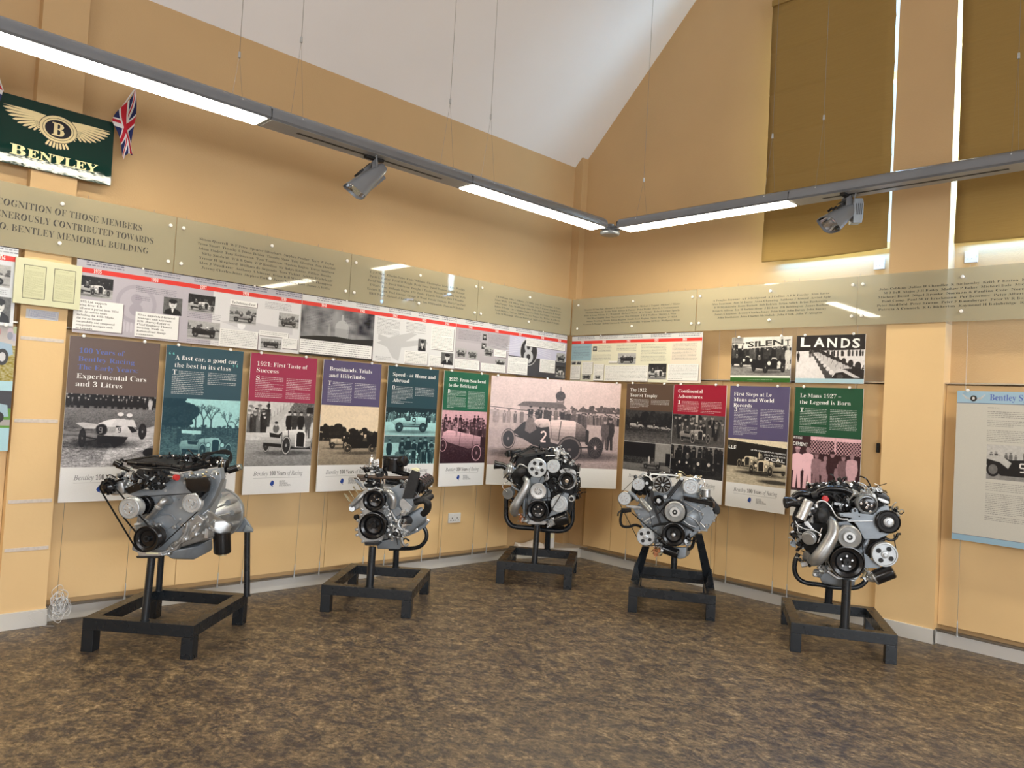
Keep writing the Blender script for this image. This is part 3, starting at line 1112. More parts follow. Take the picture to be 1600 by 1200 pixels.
glass_panel((XG, 5.445, ZG), -PI/2, 1.537, 'tinted glass panel of small names, first on the right wall beside the corner',
            [('Maurice H Van Nue  Michael & Margaret Waterhouse  Michael J Tapper  Michael J Whites', .99),
             ('Michael Winowski  Robin Wild  Oswyn B Turner  Peter Waller  Pete L A Venturejones', .96),
             ('Peter & Lena Wilson  P J Woodruff  Richard Wood  W A Wright  Robert Urther-Sparks', .99),
             ('Mid West Region  Ron Warmington  Ray Twyman  J D C Wallace  Shirley A Wise', .92),
             ('Simon Trotting  South Africa Region  South East Region  Swiss Region  T Wild', .93),
             ('Norman N Turner  Robin Unsworth  Warren Australia  William M Weir  Wolfgang Traut', 1.0)],
            (.165, 1.37, .285, .10), (.09, .812, 1.50))
glass_panel((XG, 3.897, ZG), -PI/2, 1.460, 'tinted glass panel of names over the two black and white race photographs',
            [('A Douglas Bremner  A F S Bridgwood  A J Collins  A P K Crosley  Alan Bayne', .98),
             ('Alan Bearman  Ann M Bayne  Anna Channing  Anthony J Atwood  Arvind Apte', 1.0),
             ('B W Blydenstein  Barry Burnett  Bob Balchin  Brian Arlich  Brian Baskerville', .95),
             ('Brian G Allison  Ian H Barlow-Stone  J Bisham  J R Bebbington  James Barham', .98),
             ('James Chapman  Avoncy Charles-Jones  John Ball  John Bevan  John Bussey', .94),
             ('John Boothman  John Charles McNichols  John Clark  John W Alington', .88)],
            (.155, 1.25, .29, .10), (.034, .727, 1.425))
glass_panel((XG, 2.433, ZG), -PI/2, 1.465, 'tinted glass panel of names across the right pillar, running out of the picture',
            [('John Cobbing  Julian H Chandler  K Bothamley  Keith P Barton  Kenneth Bell', .98),
             ('M J Bell  Major J H Bailey  Mathew P Baker  Michael Bale  Michael Bent', .92),
             ('Michael Bond  Nigel Brooke  Norman & Pauline Cole  Norman Borrill', .99),
             ('Paul Camp  Paul M W Bruckmann  Per Benemar  Peter Albertini  P Bell', .94),
             ('Peter Bradfield  Peter Browne  Peter F Baumberger  Peter W R Bull  Phil Benn', 1.0),
             ('Patricia A Connock  R G Bickerton  Raymond H Bainbridge  Richard Bell', .98)],
            (.150, 1.30, .29, .10), (.038, .740, 1.42))


def cable(x, y, rz, label, top=2.76, group='steel display cables of the poster boards', n2=0.052):
    """x,y = world foot on the wall line; leans out to the boards' plane"""
    r = empty('display_cable', (x, y, 0), rz, label=label, category='cable', group=group)
    G().tube([(0, 0, .11), (0, -n2+.006, 1.85), (0, -n2+.004, top)], .0013, 6, False).build('wire', 'cable_steel', r)
    G().cyl((0, 0, .09), (0, -.003, .19), .0052, .0042, 8).cyl((0, 0, .088), (0, 0, .104), .008, n=8).cyl((0, -.0025, .185), (0, -.003, .20), .0026, n=6).build('turnbuckle', 'zinc', r)
    return r


lab = 'thin display cable of the %s, %s edge'
posters_named = ['grey-brown title board', 'teal quotation board', 'crimson board of the left wall', 'purple board of the left wall', 'teal board beside the green one', 'green board of the left wall']
for k, (a, b) in enumerate(((1.375, 1.785), (2.005, 2.425), (2.61, 3.045), (3.265, 3.685), (3.90, 4.31), (4.525, 4.925))):
    cable(a, 5.525, 0, lab % (posters_named[k], 'left'))
    cable(b, 5.525, 0, lab % (posters_named[k], 'right'))
cable(5.11, 5.525, 0, 'thin steel display cable at the left edge of the wide pink photograph')
right_named = ['brown tourist trophy board', 'crimson board of the right wall', 'purple board of the right wall', 'green board of the right wall']
for k, (a, b) in enumerate(((4.61, 4.24), (4.05, 3.66), (3.50, 3.06), (2.93, 2.43))):
    cable(6.15, a, -PI/2, lab % (right_named[k], 'left'), n2=.030)
    cable(6.15, b, -PI/2, lab % (right_named[k], 'right'), n2=.030)
cable(6.15, 1.655, -PI/2, 'thin steel display cable of the pale blue-headed board right of the pillar', n2=.030)

PW, PH, PZ = .553, 1.066, .777


def P_rgb(col, split, H=1.066, W=.553):
    im = Img(W*100, H*100, (0, 0, 0), 5.2, 3)
    im.rect(0, 0, W*100, H*100, (.78, .77, .76))
    im.rect(0, 0, W*100, split*H*100, col)
    return im


def head(im, x, y, s, col):
    im.ell(x, y, s, s*1.25, col)
    im.poly([(x-s*.9, y), (x-s*.2, y+s*2.2), (x+s*.6, y+s*1.0)], col)
    im.poly([(x+s*.2, y+s*.6), (x+s*.9, y+s*1.1), (x+s*.5, y+s*1.9), (x-s*.3, y+s*1.8)], col)


def poster(name_, loc, rz, label, cat_grp, col, split, lines, photo, dropcap=None, cols=True, foot=.80, W=PW, H=PH, footer=True, body_y=None, extra=()):
    r = empty(name_, loc, rz, label=label, category='poster', group=cat_grp)
    G().span((0, 0, 0), (W, .009, H)).build('board', 'board_white', r, bevel=.0008)
    im = P_rgb(col, split, H, W)
    W1_, H1_ = W*100, H*100
    photo(im, split*H1_, foot*H1_, W1_)
    y0 = body_y or (.165*H1_)
    y1 = split*H1_-2.0
    seed = int(abs(loc[0])*31+abs(loc[1])*17)
    if cols:
        im.words(.09*W1_, y0, .50*W1_, y1, 1.30, (.80, .80, .80), .75, seed, first=4.2 if dropcap else 0)
        im.words(.54*W1_, y0, .93*W1_, y1-4*(seed % 3), 1.30, (.80, .80, .80), .75, seed+5)
    if footer:
        im.line([(.14*W1_, .885*H1_), (.86*W1_, .885*H1_)], .22, (.35, .35, .35))
    m = 'print_%d_%d' % (int(loc[0]*100), int(loc[1]*100))
    print_mat(m, im.image(m))
    print_plane('print', W, H, m, r, -.0004)
    for (s, a, b, base, sz, mt) in lines:
        me = text_mesh(s, width=(b-a)*W, size=sz*W, mat_=mt, off=-.009)
        wall_text(me, 'title_lettering', r, a*W, H*(1-base), -.0009)
    for (s, a, b, base, hh, mt, rot) in extra:
        me = text_mesh(s, width=(b-a)*W, height=hh*H, mat_=mt, font='sans', off=.012)
        place_text(me, 'banner_lettering', r, Matrix.Translation((a*W, -.0009, H*(1-base))) @ Matrix.Rotation(rot, 4, 'Y') @ RX)
    if dropcap:
        wall_text(text_mesh(dropcap, width=.050*W, size=.088*W, mat_='text_white', off=-.006), 'initial_letter', r, .09*W, H-(y0+2.55)/100, -.0009)
    if footer:
        wall_text(text_mesh('Bentley', width=.215*W, size=.085*W, mat_='text_grey', font='ital'), 'footer_lettering', r, .14*W, H*(1-.868), -.0009)
        wall_text(text_mesh('100 Years', width=.245*W, size=.085*W, mat_='text_black', off=-.002), 'footer_lettering', r, .375*W, H*(1-.868), -.0009)
        wall_text(text_mesh('of Racing', width=.235*W, size=.085*W, mat_='text_grey', font='ital'), 'footer_lettering', r, .64*W, H*(1-.868), -.0009)
        g = G()
        cx, cz, s = .42*W, H*(1-.925), .018
        g.add([(cx-s*.8+0*s, -.001, cz+s*.2), (cx-s*.1, -.001, cz+s*1.3), (cx+s*.7, -.001, cz+s*1.1), (cx+s*.95, -.001, cz+s*.2), (cx+s*.75, -.001, cz-s*.6), (cx+s*.25, -.001, cz-s*.9), (cx+s*.9, -.001, cz-s*1.6), (cx-s*.5, -.001, cz-s*.9), (cx-s*.95, -.001, cz-s*.3)], [tuple(range(9))])
        g.build('head_emblem', 'logo_blue', r)
        for k, (s_, w_) in enumerate((('BENTLEY', .09), ('MEMORIAL', .13), ('FOUNDATION', .17))):
            wall_text(text_mesh(s_, width=w_*W, size=.036*W, mat_='text_grey', off=-.002), 'footer_lettering', r, .53*W, H*(1-.918-.0145*k), -.0009)
    for x in (.075, W-.125+.02):
        button(r, x, H+.004, r=.0115)
    return r


BW_LO, BW_HI = (.012, .012, .014), (.80, .78, .76)


def ph_one(im, y0, y1, W):            # white racer number 9, two men, crowd behind
    p = Img(W, y1-y0, .5, 5.2)
    H = y1-y0
    p.grad(0, 0, W, H, .32, .62)
    p.rect(0, 0, W, H*.16, .07)
    p.crowd(0, W, H*.19, H*.16, 17, 3, .02, .15, .75, 2)
    p.person(W*.93, H*.24, H*.22, .72, .6, .2)
    p.grad(0, H*.19, W, H*.55, .45, .30)
    p.noise(0, H*.19, W, H*.55, .5, .10, 2, .2)
    p.grad(0, H*.5, W, H, .38, .62)
    p.poly([(W*.55, H*.55), (W, H*.42), (W, H*.70), (W*.80, H*.80), (W*.4, H)], .70)
    p.noise(0, H*.62, W, H, .6, .22, 4, .25)
    p.noise(0, H*.45, W, H, 3, .12, 5, .6)
    x, y = W*.42, H*.66
    # far wheels and car
    p.ell(x, y+1, 21, 3, .08, .8, soft=.4)
    p.wheel(W*.86, H*.50, 2.6, 5.4, .03, .3, 10)
    p.poly([(W*.12, H*.40), (W*.20, H*.385), (W*.42, H*.42), (W*.40, H*.47), (W*.22, H*.47)], .75)
    p.gpoly([(W*.36, H*.40), (W*.45, H*.35), (W*.55, H*.325), (W*.66, H*.36), (W*.78, H*.46), (W*.74, H*.56), (W*.55, H*.60), (W*.40, H*.56)], .97, .62)
    for k in range(8):
        p.line([(W*(.47+.011*k), H*.52), (W*(.475+.011*k), H*.44)], .2, .25)
    p.poly([(W*.55, H*.42), (W*.70, H*.38), (W*.80, H*.50), (W*.74, H*.52), (W*.68, H*.42), (W*.56, H*.45)], .06)
    p.poly([(W*.36, H*.56), (W*.70, H*.58), (W*.66, H*.66), (W*.55, H*.74), (W*.50, H*.66), (W*.36, H*.68)], .04)
    for hx, hy in ((.60, .275), (.70, .285)):
        p.poly([(W*(hx-.09), H*.42), (W*(hx-.05), H*(hy+.05)), (W*(hx+.05), H*(hy+.05)), (W*(hx+.09), H*.44)], .84)
        p.ell(W*hx, H*hy+.6, 1.7, 1.9, .35)
        p.ell(W*hx, H*hy-.6, 1.9, 1.3, .9)
    p.ell(W*.40, H*.485, 3.7, 4.0, .05)
    p.ell(W*.40, H*.485, 3.7, 4.0, .30, inner=.85)
    p.glyph('9', W*.375, H*.455, 3.4, .55)
    p.glyph('9', W*.585, H*.455, 2.8, .05)
    p.wheel(W*.20, H*.60, 2.1, 6.2, .03, .25, 8)
    p.line([(W*.2, H*.58), (W*.45, H*.63), (W*.60, H*.60)], .8, .05)
    p.line([(W*.22, H*.66), (W*.45, H*.60)], .6, .08)
    p.ell(W*.97, H*.80, 5, 3, .06)
    p.tinted(0, y0, W, y1, (.012, .012, .016), (.80, .77, .78), im)


def ph_two(im, y0, y1, W):            # touring car under bare trees, cyan
    H = y1-y0
    p = Img(W, H, .85, 5.2)
    p.trees(0, W*.35, H*.42, H*.1, H*.55, 9, .12, 2)
    p.trees(0, W, H*.45, H*.03, H*.08, 12, .22, 3)
    for k, (a, h) in enumerate(((.42, .40), (.52, .44), (.62, .42), (.84, .30), (.95, .25))):
        p.bare_tree(W*a, H*.45, H*h, .15, k)
    p.grad(0, H*.42, W, H, .22, .45)
    for k in range(30):
        p.line([(W*k/30, H*.40), (W*k/30, H*.5)], .25, .35)
    p.noise(0, H*.4, W, H, 1, .14, 7, .3)
    p.front34(W*.66, H*.86, H*.235, .66, .10, 1, .12)
    p.poly([(W*.18, H*.50), (W*.20, H*.455), (W*.50, H*.465), (W*.50, H*.52)], .85)
    p.person(W*.22, H*.66, H*.26, .18, .5, .1)
    p.tinted(0, y0, W, y1, (.01, .045, .07), (.42, .75, .76), im)


def ph_three(im, y0, y1, W):          # big pale racer head on, men behind
    H = y1-y0
    p = Img(W, H, .78, 5.2)
    p.poly([(W*.62, 0), (W, 0), (W, H*.3), (W*.62, H*.3)], .38)
    p.noise(W*.62, 0, W, H*.3, .5, .15, 2, .4)
    p.poly([(W*.88, H*.06), (W*.98, H*.06), (W*.98, H*.16), (W*.88, H*.16)], .02)
    p.poly([(W*.25, H*.33), (W*.62, 0), (W*.68, 0), (W*.45, H*.35)], .72)
    for k in range(8):
        p.line([(W*(.30+.045*k), H*(.32-.04*k)), (W*(.30+.045*k), H*(.22-.04*k))], .2, .2)
    p.crowd(W*.02, W*.3, H*.48, H*.32, 6, 5, .1, .5, .8, 2)
    p.person(W*.30, H*.16, H*.16, .15, .6, .1)
    for k, a in enumerate((.62, .70, .80, .91)):
        p.person(W*a, H*.56, H*.42, .06+.14*(k % 2)+.1*(k == 3), .72, .12)
    p.grad(0, H*.60, W, H, .62, .48)
    p.noise(0, H*.5, W, H, 1.2, .06, 8, .4)
    p.front34(W*.76, H*.80, H*.30, .80, .06, 1, .08, False)
    p.tinted(0, y0, W, y1, BW_LO, BW_HI, im)


def ph_four(im, y0, y1, W):           # two cars on the banking, sepia
    H = y1-y0
    p = Img(W, H, .88, 5.2)
    p.trees(0, W*.45, H*.62, H*.14, H*.30, 14, .12, 4)
    p.trees(W*.5, W, H*.62, H*.12, H*.26, 12, .12, 6)
    p.rect(0, H*.50, W, H*.62, .10)
    p.crowd(0, W*.5, H*.62, H*.08, 14, 4, .05, .4, .6, 1)
    p.grad(0, H*.60, W, H, .60, .50)
    p.noise(0, H*.6, W, H, 1.5, .06, 3, .3)
    p.side_car(W*.36, H*.72, W*.46, .80, .08, -1)
    p.side_car(W*.70, H*.80, W*.72, .06, .03, -1, side=.5)
    p.glyph('12', W*.40, H*.625, 2.4, .85)
    p.poly([(W*.90, H*.5), (W, H*.42), (W, H*.7), (W*.90, H*.7)], .05)
    p.tinted(0, y0, W, y1, (.012, .011, .011), (.82, .66, .47), im)


def ph_five(im, y0, y1, W):           # two pictures, cyan
    Hh = (y1-y0)
    H = Hh*.50
    p = Img(W, H, .75, 5.2)
    p.rect(0, 0, W, H*.42, .06)
    p.crowd(0, W, H*.52, H*.30, 22, 9, .05, .5, .85, 2)
    p.grad(0, H*.52, W, H, .85, .72)
    p.side_car(W*.50, H*.86, W*.78, .88, .06, 1, '9')
    p.tinted(0, y0, W, y0+H-.3, (.01, .03, .04), (.45, .78, .78), im)
    p = Img(W, H, .75, 5.2)
    p.rect(0, 0, W, H*.25, .35)
    for k, a in enumerate((.10, .34, .46, .58, .70, .80, .93)):
        p.person(W*a, H*.98, H*(.85+.05*(k % 3)), .05+.06*(k % 2), .55, .05)
    p.front34(W*.55, H*.93, H*.36, .35, .04, 1, .05, True)
    p.crowd(W*.7, W, H*.95, H*.5, 6, 4, .03, .3, .6, 2)
    p.tinted(0, y0+H, W, y1, (.01, .03, .04), (.45, .78, .78), im)


def ph_six(im, y0, y1, W):            # pink, car before a crowd
    H = y1-y0
    p = Img(W, H, .78, 5.2)
    p.trees(0, W, H*.34, H*.04, H*.16, 12, .35, 6)
    for k, a in enumerate((.08, .30, .40, .72, .80)):
        p.person(W*a, H*.38, H*.30, .12, .4, .08)
    p.crowd(0, W, H*.55, H*.26, 14, 7, .05, .5, .7, 3)
    p.grad(0, H*.52, W, H, .22, .14)
    p.noise(0, H*.6, W, H, 1, .1, 5, .3)
    p.gpoly([(W*.05, H*.42), (W*.14, H*.37), (W*.3, H*.385), (W*.5, H*.42), (W*.95, H*.50), (W*.97, H*.66), (W*.6, H*.72), (W*.15, H*.60), (W*.02, H*.52)], .88, .35)
    p.line([(W*.42, H*.42), (W*.40, H*.66)], .5, .2)
    p.line([(W*.72, H*.46), (W*.70, H*.68)], .5, .2)
    p.poly([(W*.88, H*.48), (W, H*.50), (W, H*.72), (W*.88, H*.68)], .08)
    p.person(W*.33, H*.50, H*.2, .6, .6, .8)
    p.wheel(W*.05, H*.66, 4.6, 6.2, .04, .3, 12, .7)
    p.wheel(W*.80, H*.80, 6.4, 8.2, .04, .35, 16, .7)
    p.tinted(0, y0, W, y1, (.03, .012, .018), (.85, .50, .56), im)


def ph_eight(im, y0, y1, W):          # brown trophy board: two dark pictures
    Hh = y1-y0
    H = Hh*.53
    p = Img(W, H, .25, 5.2)
    p.trees(0, W, H*.5, H*.2, H*.5, 16, .14, 3)
    p.grad(0, H*.5, W, H, .20, .42)
    p.noise(0, H*.4, W, H, 1.6, .10, 5, .5)
    for a, L in ((.24, .36), (.60, .30), (.86, .24)):
        p.side_car(W*a, H*.62, W*L, .8, .06, -1)
    p.tinted(0, y0, W, y0+H-.3, BW_LO, (.56, .52, .50), im)
    p = Img(W, Hh-H, .3, 5.2)
    H2 = Hh-H
    p.rect(0, 0, W*.72, H2*.55, .05)
    p.rect(W*.68, 0, W, H2*.62, .58)
    p.poly([(W*.9, H2*.3), (W, H2*.3), (W, H2*.8), (W*.9, H2*.78)], .06)
    p.rect(0, H2*.5, W*.66, H2*.74, .22)
    p.noise(0, H2*.5, W*.66, H2*.74, 1.2, .12, 4, .6)
    p.grad(0, H2*.74, W, H2, .48, .40)
    p.side_car(W*.62, H2*.88, W*.42, .45, .03, 1)
    p.person(W*.56, H2*.72, H2*.3, .85, .6, .3)
    p.tinted(0, y0+H, W, y1, BW_LO, (.60, .57, .54), im)


def ph_nine(im, y0, y1, W):
    Hh = y1-y0
    H = Hh*.50
    p = Img(W, H, .35, 5.2)
    p.trees(0, W, H*.4, H*.2, H*.4, 12, .15, 5)
    p.rect(W*.45, 0, W*.50, H*.5, .7)
    p.crowd(0, W, H*.85, H*.62, 10, 6, .04, .35, .75, 2)
    p.grad(0, H*.80, W, H, .30, .36)
    p.front34(W*.52, H*.90, H*.34, .62, .06, 1, .12, True)
    p.tinted(0, y0, W, y0+H-.3, BW_LO, (.62, .56, .52), im)
    p = Img(W, Hh-H, .5, 5.2)
    H2 = Hh-H
    p.crowd(0, W, H2*.6, H2*.5, 12, 8, .02, .1, .25, 2)
    p.grad(0, H2*.5, W, H2, .10, .22)
    p.front34(W*.60, H2*.88, H2*.42, .10, .02, 1, .04, True, .1)
    p.front34(W*.22, H2*.78, H2*.3, .07, .02, 1, .04, True, .1)
    p.tinted(0, y0+H, W, y1, BW_LO, (.62, .56, .52), im)


def ph_ten(im, y0, y1, W):
    H = y1-y0
    p = Img(W, H, .08, 5.2)
    p.poly([(0, 0), (W, 0), (W, H*.150), (0, H*.035)], .85)
    p.rect(0, H*.05, W*.16, H*.22, .2)
    p.grad(0, H*.62, W, H, .62, .70)
    p.noise(0, H*.7, W, H, 2, .08, 5, .4)
    p.front34(W*.38, H*.66, H*.23, .72, .05, -1, .1)
    p.front34(W*.62, H*.78, H*.27, .75, .05, -1, .1)
    p.person(W*.55, H*.42, H*.16, .8, .7, .8)
    p.ell(W*.5, H*.74, W*.32, H*.04, .05, .7, soft=.3)
    p.ell(W*.82, H*.90, W*.25, H*.045, .05, .7, soft=.3)
    p.tinted(0, y0, W, y1, (.015, .013, .012), (.84, .72, .52), im)


def ph_eleven(im, y0, y1, W):
    H = y1-y0
    p = Img(W, H, .10, 5.2)
    p.rect(W*.27, H*.04, W, H*.30, .06)
    for k in range(-8, 30):
        p.line([(W*(.27+.045*k), H*.04), (W*(.27+.045*k+.18), H*.30)], .45, .85)
        p.line([(W*(.27+.045*k+.18), H*.04), (W*(.27+.045*k), H*.30)], .45, .85)
    p.rect(W*.27, 0, W, H*.07, .85)
    p.rect(0, 0, W*.27, H*.4, .16)
    p.rect(W*.62, 0, W*.65, H*.3, .8)
    p.rect(0, H*.74, W, H, .20)
    for k, (a, hh, c) in enumerate(((.08, .74, .95), (.24, .76, .90), (.37, .66, .5), (.50, .62, .55), (.60, .70, .15), (.69, .50, .5), (.76, .66, .4), (.88, .70, .75))):
        p.person(W*a, H*.95, H*hh, c, .55, None if k % 2 else c*.7, legs=c)
    p.wheel(W*.95, H*.90, 4.5, 7, .05, .3)
    p.tinted(0, y0, W, y1, (.035, .012, .018), (.88, .54, .60), im)


C = {'brown': (.135, .098, .090), 'teal': (.035, .085, .115), 'crim': (.33, .035, .085), 'purp': (.095, .080, .165), 'dteal': (.022, .062, .080), 'green': (.016, .115, .065), 'brown2': (.095, .058, .040), 'red': (.30, .010, .030), 'green2': (.014, .082, .042)}
GL = 'tall history boards hanging on the left wall'
GR_ = 'tall history boards hanging on the right wall'
T = 'text_white'
YP, XP = 5.446, 6.093
poster('history_poster', (1.322, YP, PZ), 0, 'grey-brown board with blue and white title over a racing car photograph', GL, C['brown'], .345,
       [('100 Years of', .105, .595, .098, .084, 'text_blue'), ('Bentley Racing', .10, .715, .148, .084, 'text_blue'), ('The Early Years:', .10, .755, .198, .084, 'text_blue'),
        ('Experimental Cars', .095, .865, .252, .084, T), ('and 3 Litres', .09, .595, .300, .084, T)], ph_one, None, False, .79)
poster('history_poster', (1.920, YP, PZ), 0, 'teal board with a quoted title over a cyan photograph of an open tourer', GL, C['teal'], .345,
       [('A fast car, a good car,', .11, .93, .092, .084, T), ('the best in its class', .11, .84, .142, .084, T), ('“', .03, .10, .100, .16, 'text_teal'), ('”', .86, .93, .155, .16, 'text_teal')], ph_two, 'T')
poster('history_poster', (2.532, YP, PZ), 0, 'crimson board titled with the year 1921 over a pale racing car', GL, C['crim'], .34,
       [('1921: First Taste of', .09, .85, .088, .084, T), ('Success', .09, .41, .134, .084, T)], ph_three, 'S')
poster('history_poster', (3.146, YP, PZ), 0, 'purple board over a sepia photograph of two racing cars and trees', GL, C['purp'], .343,
       [('Brooklands, Trials', .10, .83, .080, .084, T), ('and Hillclimbs', .10, .71, .130, .084, T)], ph_four, 'T')
poster('history_poster', (3.772, YP, PZ), 0, 'dark teal board with two cyan photographs, between the purple and green boards', GL, C['dteal'], .335,
       [('Speed - at Home and', .09, .935, .082, .084, T), ('Abroad', .09, .41, .130, .084, T)], ph_five, 'O')
poster('history_poster', (4.393, YP, PZ), 0, 'green board over a pink photograph of a car and a crowd', GL, C['green'], .34,
       [('1922: From Southend', .10, .925, .084, .084, T), ('to the Brickyard', .10, .735, .134, .084, T)], ph_six, 'D')
poster('history_poster', (XP, 4.655, PZ), -PI/2, 'brown board headed with the year 1922 over two dark photographs', GR_, C['brown2'], .245,
       [('The 1922', .08, .43, .072, .084, T), ('Tourist Trophy', .08, .67, .122, .084, T)], ph_eight, 'S', body_y=15.5)
poster('history_poster', (XP, 4.098, PZ), -PI/2, 'crimson red board over two black and white photographs, right wall', GR_, C['red'], .26,
       [('Continental', .085, .56, .070, .084, T), ('Adventures', .085, .56, .118, .084, T)], ph_nine, 'I', body_y=15.5)
poster('history_poster', (XP, 3.508, PZ), -PI/2, 'purple board with a long text over a sepia photograph, right wall', GR_, C['purp'], .435,
       [('First Steps at Le', .07, .71, .082, .084, T), ('Mans and World', .07, .755, .128, .084, T), ('Records', .07, .39, .174, .084, T)], ph_ten, '3', body_y=19.8,
       extra=[("L'Ouest", .42, .93, .482, .020, 'text_black', .06), ('LLE', .02, .15, .520, .028, 'text_white', .05), ('LE GRAISSAGE SOUS PRESSION', .41, .98, .522, .011, 'text_white', .06),
              ('ET LE PILOTE POUR', .64, .98, .555, .012, 'text_white', .06), ('OCAL', .64, .97, .592, .026, 'text_white', .05)])
poster('history_poster', (XP, 2.907, PZ), -PI/2, 'green board over a pink photograph of mechanics, right wall', GR_, C['green2'], .375,
       [('Le Mans 1927 –', .08, .69, .078, .084, T), ('the Legend is Born', .08, .83, .128, .084, T)], ph_eleven, 'T',
       extra=[('ESSE', .01, .14, .398, .016, 'text_white', .04), ('DEMENT', .005, .23, .452, .028, 'text_white', .04)])


# wide pink photograph across the corner
def big_photo():
    a, b = Vector((4.975, 5.440, 0)), Vector((6.085, 4.722, 0))
    L = (b-a).length
    rz = math.atan2(b.y-a.y, b.x-a.x)
    r = empty('photo_board', (a.x, a.y, .782), rz, label='wide pink-tinted photograph of racing car number 2 across the corner', category='poster')
    H = 1.055
    G().span((0, 0, 0), (L, .009, H)).build('board', 'board_white', r, bevel=.0008)
    W_, H_ = L*100, H*100
    im = Img(W_, H_, (0, 0, 0), 4.6, 3)
    im.rect(0, 0, W_, H_, (.74, .72, .70))
    h = H_*.815
    p = Img(W_, h, .78, 4.6)
    p.grad(0, 0, W_, h*.4, .80, .76)
    p.trees(W_*.62, W_, h*.37, h*.05, h*.10, 16, .30, 3)
    p.grad(0, h*.36, W_, h, .70, .58)
    p.noise(0, h*.3, W_*.3, h*.6, 6, .05, 4, 3)
    # pavilion with cupola
    p.poly([(W_*.20, h*.32), (W_*.25, h*.27), (W_*.30, h*.265), (W_*.545, h*.26), (W_*.585, h*.33)], .35)
    p.poly([(W_*.22, h*.32), (W_*.575, h*.33), (W_*.58, h*.46), (W_*.24, h*.42)], .62)
    for k in range(9):
        p.rect(W_*(.28+.035*k), h*.36, W_*(.295+.035*k), h*.42, .3)
    p.rect(W_*.50, h*.185, W_*.56, h*.27, .45)
    p.rect(W_*.512, h*.20, W_*.548, h*.25, .75)
    p.ell(W_*.53, h*.185, W_*.038, h*.055, .22)
    p.rect(W_*.52, h*.185, W_*.54, h*.20, .22)
    p.line([(W_*.53, h*.08), (W_*.53, h*.15)], .5, .2)
    p.poly([(W_*.0, h*.33), (W_*.56, h*.42), (W_*.56, h*.45), (0, h*.37)], .80)
    p.line([(0, h*.345), (W_*.36, h*.38), (W_*.56, h*.43)], .7, .25)
    p.crowd(W_*.58, W_*.74, h*.55, h*.2, 8, 3, .12, .4, .65, 1)
    p.crowd(W_*.70, W_, h*.50, h*.13, 22, 6, .15, .45, .7, 1)
    p.crowd(W_*.30, W_*.56, h*.50, h*.17, 7, 8, .10, .4, .6, 1)
    p.crowd(W_*.02, W_*.25, h*.52, h*.15, 6, 5, .35, .6, .7, 1)
    p.person(W_*.93, h*.78, h*.37, .16, .5, .15)
    p.person(W_*.89, h*.77, h*.34, .30, .6, .35)
    # the car
    p.ell(W_*.52, h*.86, W_*.48, h*.055, .12, .75, soft=.4)
    p.poly([(W_*.18, h*.62), (W_*.26, h*.50), (W_*.34, h*.48), (W_*.46, h*.50), (W_*.47, h*.72), (W_*.60, h*.76), (W_*.50, h*.82), (W_*.34, h*.76)], .05)
    p.gpoly([(W_*.33, h*.50), (W_*.355, h*.465), (W_*.39, h*.45), (W_*.45, h*.46), (W_*.46, h*.54), (W_*.39, h*.56)], .92, .6)
    p.gpoly([(W_*.45, h*.485), (W_*.47, h*.465), (W_*.54, h*.455), (W_*.64, h*.46), (W_*.70, h*.50), (W_*.73, h*.56), (W_*.72, h*.64), (W_*.52, h*.71), (W_*.46, h*.67)], .95, .35)
    p.line([(W_*.46, h*.475), (W_*.48, h*.67)], .5, .35)
    p.line([(W_*.545, h*.47), (W_*.53, h*.70)], .9, .2)
    p.gpoly([(W_*.66, h*.48), (W_*.70, h*.495), (W_*.74, h*.55), (W_*.75, h*.70), (W_*.66, h*.70)], .50, .15)
    p.poly([(W_*.74, h*.55), (W_*.765, h*.57), (W_*.765, h*.74), (W_*.74, h*.72)], .06)
    p.poly([(W_*.27, h*.60), (W_*.275, h*.50), (W_*.295, h*.445), (W_*.33, h*.45), (W_*.345, h*.52), (W_*.36, h*.58), (W_*.31, h*.63)], .42)
    p.ell(W_*.312, h*.415, W_*.014, h*.030, .35)
    p.ell(W_*.312, h*.395, W_*.017, h*.018, .12)
    p.ell(W_*.355, h*.425, W_*.014, h*.030, .3)
    p.ell(W_*.355, h*.40, W_*.017, h*.018, .10)
    p.line([(W_*.33, h*.50), (W_*.37, h*.55), (W_*.385, h*.52)], 1.3, .5)
    p.glyph('2', W_*.395, h*.60, h*.115, .95)
    p.wheel(W_*.15, h*.70, W_*.052, h*.115, .07, .2, 3, .55, .06)
    p.wheel(W_*.82, h*.76, W_*.060, h*.125, .05, .45, 16, .2)
    p.wheel(W_*.62, h*.79, W_*.095, h*.150, .05, .10, 16, .35, .08)
    p.line([(W_*.2, h*.66), (W_*.5, h*.78), (W_*.8, h*.76)], 1.2, .07)
    p.noise(0, h*.75, W_, h, 3, .05, 5, .5)
    p.tinted(0, 0, W_, h, (.018, .013, .015), (.84, .64, .62), im)
    print_mat('print_pink_photo', im.image('print_pink_photo'))
    print_plane('print', L, H, 'print_pink_photo', r, -.0004)
    for x in (.06, L*.42, L-.05):
        button(r, x, H+.004, r=.0115)


big_photo()


